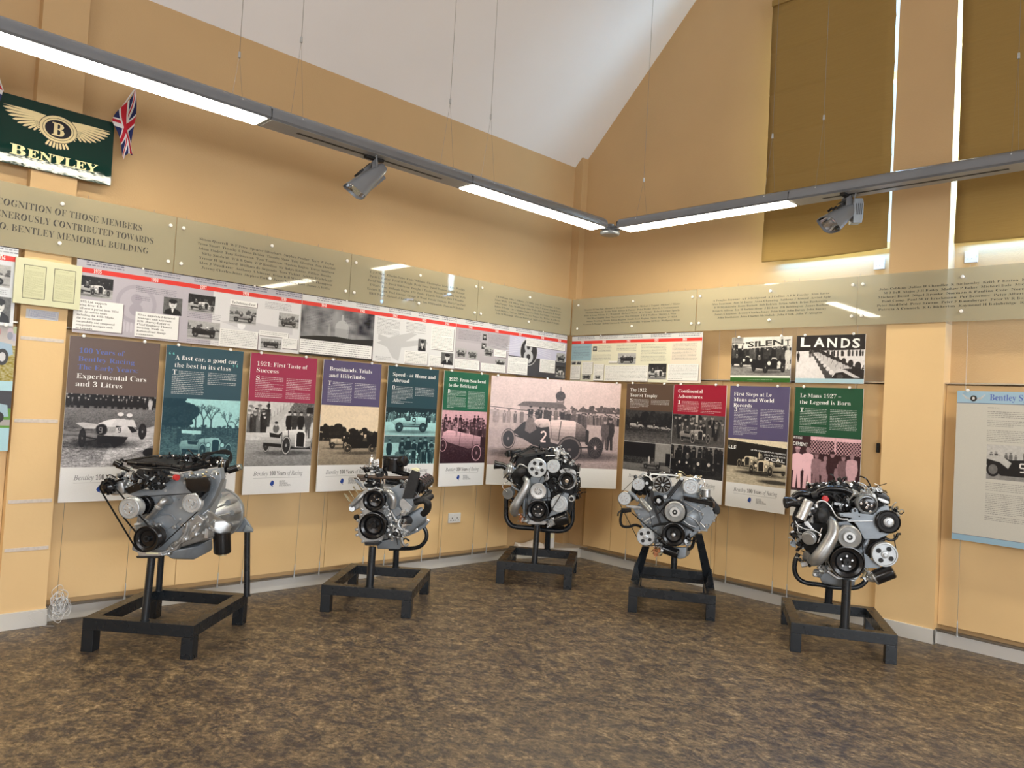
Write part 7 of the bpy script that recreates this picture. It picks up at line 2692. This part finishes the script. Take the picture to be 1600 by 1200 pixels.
# ------------------------------------------------------------------ engine 4
def engine_four():
    E = E4
    s = stand(E, 'black steel stand with slanting A-frame legs, right of the corner')
    # slanting flat legs from the base to the engine sides, rising from mid-depth gussets
    for (X0, X1, a, b) in ((300, 395, (312, 1180), (395, 985)), (1130, 1050, (1140, 1180), (1050, 830))):
        sgn = -1 if X0 < 700 else 1
        P0 = Vector((sgn*(SW/2-.035), .16, SH))
        top = E.pt(X1, b[1], .45)
        g = G()
        d = (top-P0)
        t = Vector((1, 0, 0))*.038
        q = Vector((0, .035, 0))
        g.hull([P0+t+q, P0-t+q, P0+t-q, P0-t-q, top+t*.8+q, top-t*.8+q, top+t*.8-q, top-t*.8-q])
        g.build('slanted_leg', 'black_steel', s, bevel=.003)
        G().hull([P0+Vector((sgn*.034, -.03, 0)), P0+Vector((-sgn*.034, -.03, 0)), P0+Vector((sgn*.034, -.30, 0)), P0+Vector((0, -.02, .10)), P0+Vector((sgn*.02, -.02, .10)), P0+Vector((-sgn*.03, -.22, 0))]).build('gusset', 'black_steel', s, bevel=.002)
    G().span((-SW/2+.05, .13, SH), (SW/2-.05, .20, SH+.07)).build('cross_beam', 'black_steel', s, bevel=.004)
    G().span((-.012, -SD/2+.01, SH), (.018, -SD/2+.05, SH+.004)).build('slot', 'dark_slot', s)
    bx = E.pt(745, 1200, .50)
    post(s, (bx.x, .165, SH+.07), (bx.x, .165, E.pt(745, 1110, .52).z+.05), .026, plate=False)
    e = E.root('display_engine', 'wide blue-grey vee engine with many silver pulleys, fourth from the left', 'engine', group='engines on low stands')
    hullp(E, e, 'engine_block', [(250, 520, .14), (420, 330, .14), (860, 200, .14), (1180, 400, .14), (1120, 760, .14), (900, 940, .14), (620, 980, .14), (420, 860, .14), (480, 300, .62), (860, 230, .62), (1060, 700, .62), (800, 900, .62), (480, 760, .62)], 'cast_grey', .012)
    plate(E, e, 'front_cover', [(235, 520), (330, 480), (420, 310), (520, 400), (640, 420), (860, 150), (860, 380), (1060, 480), (1150, 560), (1100, 700), (1060, 800), (930, 900), (880, 980), (640, 990), (540, 960), (500, 880), (350, 740)], .10, .05, 'cast_grey', .006)
    plate(E, e, 'head_cover', [(1050, 470), (1080, 520), (1140, 500), (1170, 480), (1220, 520), (1250, 590), (1285, 600), (1250, 660), (1200, 730), (1155, 790), (1080, 800), (1060, 700), (1110, 620)], .085, .04, 'cast_grey', .006)
    g = G()
    for X, Y in ((1055, 490), (1105, 590), (1065, 550), (1150, 480), (1215, 520), (1270, 600), (1245, 670), (1190, 720), (1150, 725), (1150, 790), (1060, 800), (305, 590), (350, 650), (400, 700), (900, 910), (905, 955), (950, 840), (840, 410), (300, 520), (450, 700), (880, 860), (520, 790)):
        g.lathe(E.pt(X, Y, .083), AX, [(15*E.k(), -.03), (15*E.k(), .006), (8*E.k(), .008), (8*E.k(), .016), (0, .016)], 10)
    g.build('bolt_boss', 'cast_silver', e)
    # curved casting swell right of the pump
    c = E.pt(930, 640, .10)
    G().lathe(c, AX, [(0, -.02), (150*E.k(), -.02), (140*E.k(), .012), (90*E.k(), .034), (0, .042)], 30).build('cover_swell', 'cast_grey', e)
    pipe(E, e, 'cover_rib', [(830, 600, .06), (920, 610, .055), (1010, 660, .06), (1070, 740, .07)], 9, 'cast_silver')
    pipe(E, e, 'cover_rib', [(850, 660, .06), (930, 720, .06), (1020, 750, .07)], 8, 'cast_silver')
    pipe(E, e, 'cover_rib', [(870, 430, .07), (980, 500, .06), (1070, 560, .07)], 9, 'cast_silver')
    pipe(E, e, 'cover_rib', [(1000, 530, .07), (920, 580, .06), (880, 600, .06)], 7, 'cast_silver', smooth=False)
    pulley(E, e, 300, 215, 78, -.02, .08, 'zinc', 'flat', 5, label='silver pulley at the upper left')
    pulley(E, e, 125, 395, 82, -.03, .07, 'zinc', 'flat', 5, label='silver pulley at the far left')
    pulley(E, e, 955, 245, 98, -.02, .06, 'zinc', 'flat', 4, label='silver pulley at the upper right')
    pulley(E, e, 553, 420, 68, -.01, .04, 'black_gloss', 'deep', 0, hubm='zinc')
    pulley(E, e, 760, 558, 148, .02, .05, 'black_matte', 'deep', 0)
    pulley(E, e, 755, 560, 128, -.035, .05, 'machined', 'cup', 0, name='pump_pulley', label='large bright cupped water pump pulley')
    pulley(E, e, 740, 845, 148, -.03, .07, 'black_gloss', 'deep', 0, name='crank_pulley', label='black crankshaft pulley')
    G().lathe(E.pt(740, 847, -.02), AX, [(26*E.k(), -.04), (24*E.k(), .004), (12*E.k(), .008), (0, .008)], 12).build('crank_nut', 'zinc', e)
    pulley(E, e, 390, 870, 112, -.03, .05, 'zinc', 'holes', 4, label='silver four-hole pulley at the lower left')
    # fan-type alternator
    c = E.pt(600, 218, .0)
    k = E.k()
    G().lathe(c, AX, [(0, -.10), (112*k, -.10), (118*k, -.06), (112*k, -.03), (60*k, -.03), (55*k, -.02), (0, -.02)], 30).build('alternator_body', 'cast_silver', e)
    g = G().lathe(c, AX, [(0, -.025), (40*k, -.025), (34*k, .012), (18*k, .016), (0, .016)], 20)
    for i in range(11):
        a = 2*PI*i/11
        d = Vector((math.cos(a), 0, math.sin(a)))
        t = Vector((-math.sin(a), 0, math.cos(a)))
        P = [c+d*32*k, c+d*96*k+t*.004, c+d*100*k+t*.022, c+d*40*k+t*.012]
        g.prism([p+Vector((0, .004, 0)) for p in P], (0, .004, 0))
    g.torus(c+Vector((0, .008, 0)), AX, 98*k, 5*k, 28, 6)
    g.build('cooling_fan', 'black_gloss', e)
    G().lathe(c, AX, [(18*k, 0), (16*k, .024), (0, .024)], 12).build('fan_nut', 'zinc', e)
    can(E, e, 'pump_body', (130, 400, .04), (235, 350, .12), 62, 'black_matte')
    can(E, e, 'pump_body', (300, 220, .05), (400, 300, .14), 66, 'black_matte')
    pipe(E, e, 'adjuster_strut', [(180, 310, -.01), (240, 350, -.02), (300, 420, -.02)], 26, 'cast_grey', smooth=False)
    # ribbed cylinder
    A, B = E.pt(318, 395, -.03), E.pt(452, 545, -.03)
    d = (B-A).length
    rr = 40*k
    pr = [(0, 0), (rr*.7, 0), (rr*.9, .005)]
    for i in range(14):
        h = d*(i+.5)/14
        pr += [(rr, h-d*.02), (rr*.90, h+d*.012)]
    pr += [(rr*.9, d-.002), (rr*.5, d), (0, d)]
    G().lathe(A, B-A, pr, 20).build('ribbed_damper', 'cast_silver', e)
    plate(E, e, 'lower_bracket', [(140, 470), (330, 490), (350, 520), (240, 520), (150, 500)], .02, .02, 'cast_silver')
    plate(E, e, 'belt_guard', [(855, 360), (1230, 420), (1255, 470), (1200, 480), (1020, 450), (870, 415)], .03, .06, 'black_gloss', .006)
    pipe(E, e, 'guard_highlight_tube', [(880, 385, .02), (1060, 405, .02), (1235, 440, .02)], 13, 'black_gloss', smooth=False)
    pipe(E, e, 'end_hose', [(1235, 430, .02), (1245, 460, .02), (1240, 500, .03)], 13, 'brown_pipe')
    hullp(E, e, 'rocker_cover', [(1180, 340, .2), (1240, 400, .2), (1320, 500, .2), (1320, 580, .2), (1260, 600, .2), (1200, 480, .2), (1150, 300, .55), (1300, 560, .55), (1100, 400, .55)], 'black_matte', .01)
    hullp(E, e, 'rocker_cover', [(230, 150, .2), (420, 130, .2), (470, 230, .2), (300, 330, .2), (200, 300, .2), (400, 90, .55), (520, 220, .55), (400, 260, .55)], 'black_matte', .01)
    hullp(E, e, 'air_box', [(400, 50, .2), (560, 45, .2), (760, 80, .2), (760, 130, .2), (480, 140, .2), (420, 100, .2), (440, 45, .5), (740, 75, .5), (560, 120, .5)], 'black_gloss', .008)
    hullp(E, e, 'upper_cover', [(700, 330, .13), (860, 150, .13), (860, 370, .13), (740, 390, .13), (760, 330, .4), (870, 180, .4), (880, 380, .4)], 'cast_grey', .008)
    for P, R, m in (([(455, 145, .1), (445, 110, .1), (475, 88, .1), (560, 92, .1), (700, 98, .1), (800, 110, .1)], 9, 'text_white'), ([(480, 140, .1), (540, 130, .1), (600, 108, .1), (660, 130, .1), (720, 210, .1)], 7, 'text_white'),
                    ([(400, 75, .14), (395, 100, .14), (440, 130, .14), (470, 170, .12)], 7, 'text_white'), ([(730, 215, .04), (780, 185, .04), (840, 145, .04)], 6, 'text_white'), ([(860, 118, .12), (930, 135, .1), (1020, 135, .1)], 6, 'text_white'),
                    ([(1020, 140, .08), (1090, 145, .08), (1122, 175, .08), (1120, 230, .08), (1090, 250, .08), (1055, 235, .08)], 7, 'chrome'), ([(340, 130, .16), (360, 100, .16), (390, 110, .16)], 7, 'chrome'), ([(560, 65, .16), (600, 62, .16), (640, 75, .16)], 5, 'chrome')):
        pipe(E, e, 'wire_loop', P, R, m)
    G().sph(E.pt(820, 105, .12), 40*k, 16, .75).build('brass_dome', 'brass', e)
    can(E, e, 'dome_base', (820, 140, .12), (820, 112, .12), 44, 'brass', lip=False)
    can(E, e, 'vacuum_canister', (1150, 375, .04), (1152, 270, .04), 48, 'cast_silver')
    can(E, e, 'canister_rim', (1152, 290, .04), (1152, 275, .04), 53, 'zinc', lip=False)
    bolts(E, e, [(405, 200), (450, 255)], -.02, .009, .012, 'zinc')
    bolts(E, e, [(635, 370), (843, 140)], -.03, .010, .012, 'zinc')
    plate(E, e, 'belt_arm', [(820, 145), (862, 150), (700, 360), (655, 400), (635, 380)], -.005, .018, 'black_matte', .003)
    plate(E, e, 'belt_arm', [(440, 270), (490, 300), (520, 500), (590, 700), (560, 715), (490, 520), (455, 400)], .005, .014, 'black_matte', .003)
    belt(E, e, [(300, 215, 76), (125, 395, 80), (390, 870, 100)], .0, .014)
    belt(E, e, [(390, 870, 104), (740, 845, 142)], -.01, .014)
    belt(E, e, [(553, 420, 62), (755, 560, 140)], .03, .014)
    pipe(E, e, 'belt_run', [(215, 565, -.01), (400, 730, -.015), (600, 885, -.02)], 7, 'rubber', smooth=False)
    pipe(E, e, 'belt_run', [(470, 745, -.01), (560, 715, -.01), (680, 700, -.01), (800, 700, -.01), (900, 740, -.01), (990, 800, .0)], 14, 'rubber')
    pipe(E, e, 'belt_run', [(540, 590, .0), (620, 500, .0), (690, 430, .0)], 7, 'rubber', smooth=False)
    pipe(E, e, 'belt_run', [(870, 150, -.01), (780, 270, -.01), (690, 385, -.01)], 6, 'rubber', smooth=False)
    pipe(E, e, 'chain_guard', [(370, 690, .02), (430, 645, .01), (500, 610, .02)], 12, 'zinc', smooth=False)
    pipe(E, e, 'overflow_hose', [(100, 530, .06), (85, 590, .05), (75, 670, .05), (100, 735, .05), (180, 745, .05), (260, 722, .06), (330, 745, .1)], 17, 'rubber')
    hullp(E, e, 'regulator_box', [(80, 510, .05), (210, 510, .05), (215, 560, .05), (100, 575, .05), (90, 510, .12), (210, 515, .12), (200, 560, .12)], 'black_gloss', .005)
    pipe(E, e, 'side_hook', [(80, 540, .05), (50, 570, .04), (45, 610, .04)], 9, 'black_gloss')
    clutter(E, e, [(480, 880), (590, 850), (590, 1000), (500, 1000)], .02, .08, 30, 3, ['zinc', 'black_gloss', 'cast_silver'])
    clutter(E, e, [(880, 900), (960, 840), (950, 960), (890, 990)], .05, .1, 16, 4, ['zinc', 'black_gloss'])
    clutter(E, e, [(230, 250), (460, 250), (470, 330), (260, 340)], .02, .1, 30, 5, ['black_gloss', 'black_matte'])
    clutter(E, e, [(700, 90), (1100, 130), (1060, 180), (860, 150), (740, 140)], .1, .3, 30, 6, ['zinc', 'chrome', 'black_gloss', 'brass'])
    clutter(E, e, [(240, 120), (460, 60), (460, 130), (260, 160)], .2, .3, 18, 8, ['black_gloss', 'zinc'])
    clutter(E, e, [(1060, 240), (1110, 260), (1090, 400), (1060, 380)], .05, .1, 14, 9, ['zinc', 'cast_silver', 'chrome'])
    pipe(E, e, 'bracket_rod', [(1070, 690, .05), (1110, 730, .04), (1150, 780, .05)], 7, 'chrome', smooth=False)
    pipe(E, e, 'bracket_rod', [(1000, 790, .06), (1080, 790, .05), (1150, 795, .05)], 7, 'zinc', smooth=False)
    can(E, e, 'oil_filter', (600, 1010, .10), (800, 1085, .08), 62, 'black_gloss')
    can(E, e, 'filter_collar', (575, 1030, .10), (610, 1042, .10), 66, 'cast_silver', lip=False)
    G().sph(E.pt(540, 1040, .08), 44*k, 12, .9).build('copper_union', 'copper', e)
    clutter(E, e, [(480, 1000), (560, 980), (580, 1080), (530, 1110), (490, 1040)], .04, .08, 20, 10, ['copper', 'brass', 'copper'])
    hullp(E, e, 'oil_pan', [(800, 1000, .12), (905, 1000, .12), (895, 1120, .12), (870, 1140, .12), (800, 1150, .12), (650, 1000, .14), (700, 1020, .5), (960, 990, .5), (940, 1100, .45), (720, 1100, .45)], 'cast_grey', .01)
    pipe(E, e, 'breather_hose', [(900, 1030, .2), (960, 1010, .22), (990, 940, .25), (1000, 880, .3)], 20, 'rubber')
    pipe(E, e, 'dip_tube', [(900, 960, .12), (960, 880, .14), (1000, 850, .2)], 9, 'black_gloss')
    return e


engine_four()


# ------------------------------------------------------------------ engine 5
def engine_five():
    E = E5
    s = stand(E, 'black steel stand under the rightmost engine, in front of the pillar')
    fx = E.pt((1319.6-1220)*6.665, (982-745)*6.665, .035)
    post(s, (fx.x, -SD/2+.035, SH), (fx.x+.004, -SD/2+.05, E.pt(680, 1070, .05).z), .029)
    bx = E.pt((1294.6-1220)*6.665, (942-745)*6.665, .71)
    post(s, (bx.x, SD/2-.04, SH), (bx.x, SD/2-.08, E.pt(510, 1130, .62).z+.06), .028)
    pipe(E, s, 'cradle_tube', [(185, 800, .42), (150, 880, .42), (145, 980, .42), (185, 1060, .42), (270, 1105, .42), (400, 1122, .42), (560, 1150, .42), (760, 1155, .42), (850, 1120, .42), (900, 1060, .42)], 25, 'black_steel', n=16)
    e = E.root('display_engine', 'rightmost turbocharged engine with a silver downpipe, in front of the pillar', 'engine', group='engines on low stands')
    hullp(E, e, 'engine_block', [(180, 250, .18), (420, 110, .18), (820, 110, .18), (1120, 250, .18), (1150, 480, .18), (1100, 640, .18), (900, 900, .18), (560, 980, .18), (380, 920, .18), (150, 640, .18), (110, 420, .18), (320, 130, .62), (1000, 200, .62), (900, 800, .62), (420, 840, .62)], 'black_matte', .012)
    plate(E, e, 'timing_cover', [(560, 480), (690, 460), (830, 560), (900, 650), (910, 780), (880, 960), (790, 1075), (600, 1055), (520, 960), (480, 820), (520, 640)], .08, .06, 'cast_grey')
    plate(E, e, 'lower_rim', [(470, 850), (520, 960), (600, 1050), (790, 1075), (850, 1000), (870, 940), (700, 1010), (560, 960)], .055, .04, 'cast_silver', .004)
    plate(E, e, 'front_bracket', [(600, 382), (735, 372), (742, 335), (775, 320), (802, 340), (812, 378), (960, 395), (1040, 320), (1120, 300), (1135, 340), (1130, 600), (1020, 648), (868, 650), (800, 520), (760, 470), (690, 455), (740, 430), (620, 412)], .02, .04, 'cast_grey', .004,
          holes=((772, 352, 15), (818, 412, 8), (612, 397, 9), (640, 400, 6), (990, 362, 10)))
    plate(E, e, 'bracket_edge', [(690, 455), (960, 452), (960, 470), (700, 470)], .0, .03, 'cast_silver', .003)
    plate(E, e, 'lower_bracket', [(850, 785), (900, 820), (1000, 905), (1040, 940), (1020, 955), (920, 950), (860, 975), (870, 880)], .02, .02, 'cast_grey', .003)
    pulley(E, e, 715, 628, 118, -.03, .06, 'machined', 'cup', 0, name='pump_pulley', label='bright silver cupped water pump pulley')
    pulley(E, e, 725, 640, 128, .03, .03, 'black_matte', 'flat', 0)
    pulley(E, e, 697, 895, 168, -.035, .08, 'black_gloss', 'deep', 5, name='crank_pulley', label='large black crankshaft pulley with five bolts')
    pulley(E, e, 1085, 812, 126, -.02, .045, 'zinc', 'holes', 4, label='silver four-hole steering pump pulley')
    # air-conditioning clutch
    c = E.pt(905, 290, .0)
    k = E.k()
    G().lathe(c, AX, [(0, -.10), (102*k, -.10), (104*k, -.02), (96*k, .0), (88*k, -.006), (84*k, -.02), (0, -.02)], 36).build('clutch_ring', 'zinc', e)
    g = G().lathe(c, AX, [(0, -.016), (78*k, -.016), (78*k, -.002), (60*k, .002), (26*k, .002), (22*k, .010), (10*k, .010), (0, .004)], 30)
    g.build('clutch_plate', 'black_gloss', e)
    bolts(E, e, [(838, 278), (893, 270), (945, 300), (893, 322), (932, 362), (908, 298)], -.012, .006, .008, 'chrome')
    hullp(E, e, 'compressor_body', [(790, 180, .05), (870, 150, .05), (990, 170, .05), (1010, 260, .05), (990, 390, .05), (830, 400, .05), (800, 300, .05), (830, 170, .22), (1000, 180, .22), (980, 380, .22)], 'cast_silver', .015)
    clutter(E, e, [(780, 160), (860, 140), (1000, 170), (980, 200), (820, 200)], .02, .08, 22, 2, ['cast_silver', 'zinc', 'machined'])
    # alternator, black with a silver hub
    can(E, e, 'alternator_body', (1040, 470, .06), (1130, 460, .18), 118, 'cast_silver')
    pulley(E, e, 1122, 472, 118, -.02, .06, 'black_gloss', 'flat', 0, name='alternator_pulley', hubm='zinc')
    can(E, e, 'alternator_neck', (1000, 480, .03), (1040, 476, .06), 100, 'black_gloss')
    clutter(E, e, [(1080, 300), (1230, 340), (1250, 430), (1200, 380), (1100, 330)], .02, .12, 30, 3, ['machined', 'zinc', 'black_gloss', 'brass'], .8)
    pipe(E, e, 'outlet_hose', [(1080, 640, .05), (1150, 660, .05), (1200, 640, .06), (1215, 600, .06), (1240, 595, .08)], 14, 'black_gloss')
    pipe(E, e, 'wire_loop', [(1210, 350, .05), (1250, 390, .05), (1280, 365, .05)], 5, 'black_gloss')
    pipe(E, e, 'wire_loop', [(1180, 600, .05), (1190, 700, .05), (1200, 760, .05)], 6, 'black_matte')
    belt(E, e, [(697, 895, 162), (715, 628, 112)], -.005, .016)
    pipe(E, e, 'heater_hose', [(900, 800, .06), (920, 740, .05), (980, 690, .05), (1080, 650, .06)], 17, 'black_matte')
    pipe(E, e, 'coolant_pipe', [(900, 650, .06), (880, 700, .05), (830, 740, .06)], 24, 'cast_grey')
    # turbo side
    pipe(E, e, 'turbo_inlet', [(220, 300, .05), (150, 270, .03), (100, 262, .02), (50, 270, .02)], 60, 'black_gloss', radii=[44, 46, 52, 66], n=20)
    can(E, e, 'inlet_mouth', (54, 270, .018), (42, 271, .016), 61, 'black_matte', lip=False)
    can(E, e, 'vacuum_canister', (205, 440, -.02), (295, 245, -.02), 54, 'machined')
    pipe(E, e, 'vacuum_pipe', [(150, 460, .0), (185, 510, .0), (260, 545, .0), (350, 560, .0), (420, 600, .0)], 7, 'machined')
    pipe(E, e, 'vacuum_pipe', [(195, 490, .0), (175, 530, .0), (185, 575, .0), (220, 590, .02)], 5, 'machined')
    plate(E, e, 'canister_bracket', [(240, 470), (280, 460), (330, 530), (370, 570), (330, 560), (250, 500)], .0, .01, 'machined', .002)
    G().lathe(E.pt(418, 400, .02), Vector((.55, -.8, .1)), [(0, -.10), (78*k, -.06), (92*k, -.02), (80*k, .03), (40*k, .05), (0, .055)], 28).build('turbine_housing', 'black_matte', e)
    can(E, e, 'turbo_core', (330, 340, .03), (400, 390, .02), 62, 'black_matte')
    clutter(E, e, [(280, 320), (350, 320), (360, 480), (290, 470)], -.01, .04, 26, 6, ['zinc', 'black_gloss', 'machined', 'black_matte'])
    pipe(E, e, 'downpipe', [(500, 440, .03), (545, 500, .0), (545, 590, -.02), (500, 690, -.03), (440, 780, -.03), (380, 850, -.02), (330, 880, .02)], 66, 'cast_silver', n=22, radii=[46, 56, 60, 68, 72, 70, 54])
    G().lathe(E.pt(355, 845, -.025), Vector((-.1, -1, -.1)), [(16*k*1.3, 0), (16*k*1.3, .022), (0, .022)], 14).build('port_hole', 'black_matte', e)
    pipe(E, e, 'flange_strip', [(555, 600, .02), (540, 720, .02), (500, 830, .03), (470, 880, .04)], 14, 'cast_silver')
    hullp(E, e, 'exhaust_manifold', [(230, 780, .05), (300, 760, .03), (340, 930, .05), (280, 920, .06), (220, 860, .08), (240, 780, .2), (340, 900, .2)], 'cast_silver', .02)
    can(E, e, 'wastegate', (285, 650, -.01), (320, 605, .06), 66, 'cast_silver')
    can(E, e, 'wastegate_rim', (290, 640, -.005), (298, 630, .01), 76, 'zinc', lip=False)
    pipe(E, e, 'oil_feed_pipe', [(362, 305, -.01), (380, 268, -.02), (425, 250, -.02), (480, 270, -.02), (530, 330, -.02), (570, 400, -.02), (620, 436, -.01), (700, 442, .0)], 8, 'machined')
    can(E, e, 'pipe_union', (372, 320, -.01), (366, 285, -.01), 18, 'machined')
    pipe(E, e, 'actuator_rod', [(430, 530, .0), (400, 610, .0), (420, 600, .0), (385, 690, .0)], 7, 'chrome')
    clutter(E, e, [(130, 420), (220, 480), (240, 780), (180, 780), (110, 560)], .04, .14, 56, 7, ['black_gloss', 'black_matte', 'black_matte', 'zinc'])
    clutter(E, e, [(190, 860), (330, 920), (300, 945), (230, 910)], .04, .1, 16, 8, ['black_matte', 'cast_silver'])
    plate(E, e, 'side_lug', [(95, 670), (130, 660), (160, 690), (160, 740), (120, 730), (95, 710)], .1, .01, 'cast_grey', .002, holes=((108, 690, 7),))
    # top: intake tubes and covers
    pipe(E, e, 'intake_tube', [(130, 220, .1), (180, 180, .1), (260, 180, .1), (350, 200, .12)], 36, 'black_gloss', n=16)
    pipe(E, e, 'intake_tube', [(360, 190, .08), (410, 145, .08), (500, 120, .08), (620, 125, .08), (700, 145, .08), (750, 175, .08)], 30, 'black_gloss', n=16)
    pipe(E, e, 'intake_tube', [(440, 160, .06), (530, 165, .05), (610, 210, .05), (660, 270, .06)], 10, 'rubber')
    pipe(E, e, 'intake_tube', [(410, 190, .05), (500, 190, .05), (580, 240, .05)], 8, 'rubber')
    can(E, e, 'tube_joint', (330, 200, .09), (390, 180, .08), 44, 'black_matte')
    can(E, e, 'tube_end', (740, 160, .07), (790, 180, .1), 34, 'zinc')
    G().lathe(E.pt(470, 235, .0), AX, [(0, -.05), (36*k, -.05), (36*k, -.01), (28*k, .0), (0, .0)], 6).build('red_cap', 'red_plastic', e)
    hullp(E, e, 'plenum', [(230, 150, .16), (420, 80, .16), (620, 60, .16), (800, 90, .16), (820, 170, .16), (300, 220, .16), (350, 70, .5), (760, 50, .5), (860, 120, .5)], 'black_matte', .01)
    hullp(E, e, 'rocker_cover', [(990, 160, .12), (1080, 165, .12), (1140, 220, .12), (1140, 290, .12), (1020, 260, .12), (900, 90, .5), (1060, 140, .5), (1130, 230, .5), (930, 120, .5)], 'black_gloss', .01)
    plate(E, e, 'cover_badge', [(1010, 215), (1080, 235), (1130, 260), (1125, 285), (1060, 270), (1010, 240)], .09, .02, 'machined', .004)  # silver plate standing in for the highlight on the black cover
    clutter(E, e, [(260, 90), (620, 40), (860, 100), (860, 160), (700, 110), (420, 100), (280, 160)], .14, .3, 90, 9, ['black_gloss', 'black_matte', 'black_gloss', 'zinc', 'chrome'])
    clutter(E, e, [(420, 180), (740, 200), (760, 340), (600, 390), (520, 300)], .06, .16, 90, 10, ['black_gloss', 'black_matte', 'black_gloss', 'black_matte', 'zinc'])
    clutter(E, e, [(900, 100), (1060, 140), (1120, 220), (980, 160)], .1, .3, 34, 11, ['black_gloss', 'zinc', 'machined'])
    for P, R, m in (([(430, 60, .2), (560, 62, .2), (700, 58, .2), (780, 75, .2)], 5, 'chrome'), ([(260, 85, .2), (320, 75, .2), (400, 70, .2)], 5, 'zinc'), ([(150, 125, .2), (210, 165, .2)], 5, 'black_gloss'), ([(820, 95, .2), (920, 100, .2), (1070, 140, .2)], 5, 'black_gloss'), ([(560, 90, .15), (700, 95, .15), (760, 150, .12)], 7, 'black_gloss'), ([(1100, 70, .4), (960, 110, .3)], 4, 'black_gloss')):
        pipe(E, e, 'wire_loop', P, R, m)
    # oil side
    can(E, e, 'oil_filter', (985, 1050, .02), (1175, 975, .0), 78, 'black_gloss')
    can(E, e, 'filter_neck', (930, 1045, .05), (990, 1050, .02), 48, 'machined')
    can(E, e, 'filter_base', (975, 1055, .022), (1002, 1045, .018), 76, 'cast_silver', lip=False)
    clutter(E, e, [(850, 980), (950, 1000), (970, 1080), (870, 1060)], .02, .06, 30, 12, ['machined', 'zinc', 'cast_silver', 'brass'])
    hullp(E, e, 'oil_pan', [(400, 965, .12), (560, 1000, .12), (775, 1060, .12), (772, 1140, .14), (640, 1152, .14), (430, 1110, .14), (405, 1060, .12), (420, 940, .5), (760, 1000, .5), (740, 1110, .46), (450, 1080, .46)], 'cast_grey', .014)
    can(E, e, 'pan_sensor', (360, 1000, .12), (410, 1010, .14), 44, 'cast_grey')
    clutter(E, e, [(340, 950), (500, 930), (520, 980), (440, 1000), (350, 1040)], .06, .12, 30, 13, ['cast_silver', 'zinc', 'cast_grey'])
    plate(E, e, 'pan_rim', [(395, 955), (520, 990), (600, 1050), (780, 1078), (780, 1092), (590, 1068), (500, 1010), (395, 975)], .08, .05, 'cast_silver', .003)
    return e


engine_five()


# ================================================================== SMALL THINGS
# white cloth lying in the corner
r = empty('folded_cloth', (5.67, 5.475, .101), -.42, label='crumpled white cloth lying in the corner behind the middle engine', category='cloth')
bmv, fcs = [], []
n, m = 26, 14
for i in range(n+1):
    for j in range(m+1):
        x, y = (i/n-.5)*.34, (j/m-.5)*.12
        z = .035+.05*noise.noise(Vector((x*7, y*9, .3)))+.03*math.sin(x*14)*.4
        e = min(i, n-i, j, m-j)
        z = max(.003, z) if e > 1 else .003
        bmv.append((x+.02*noise.noise(Vector((x*5, y*5, 4))), y, z+.03*(1-abs(x)/.3)*(e > 1)))
for i in range(n):
    for j in range(m):
        a = i*(m+1)+j
        fcs.append((a, a+1, a+m+2, a+m+1))
G().add(bmv, fcs).build('cloth_sheet', 'cloth_white', r, ang=2)
r = empty('white_carton', (5.90, 5.395, .10), -.7, label='small white carton standing behind the middle engine stand', category='box')
G().span((-.035, -.02, 0), (.035, .02, .15)).build('carton_body', 'plastic_white', r, bevel=.003)
G().span((-.02, -.0208, .10), (.025, -.0195, .145)).build('carton_print', 'cream_print', r)
# tangle of clear wire at the foot of the left pillar
r = empty('wire_tangle', (1.365, 5.44, 0), 0, label='tangle of pale wire on the baseboard at the foot of the left pillar', category='wire')
g, g2 = G(), G()
rnd = random.Random(5)
for k in range(26):
    P = []
    cx, cz = rnd.gauss(0, .016), .125+rnd.gauss(0, .035)
    a = rnd.uniform(0, 6)
    for i in range(6):
        a += rnd.uniform(.6, 1.6)
        P.append((cx+.032*math.cos(a), -.004+rnd.uniform(-.02, .014), max(.02, cz+.045*math.sin(a))))
    (g if k % 3 else g2).tube(P, .0018, 5)
g.build('strand', 'plastic_white', r, kind='stuff')
g2.build('strand', 'zinc', r, kind='stuff')
G().tube([(0, .0, .08), (-.01, -.03, .05), (-.10, 0.005, .10), (-.16, .0, .085), (-.10, -.0, .02), (-.02, -.02, .004)], .0012, 5).build('loose_end', 'plastic_white', r)
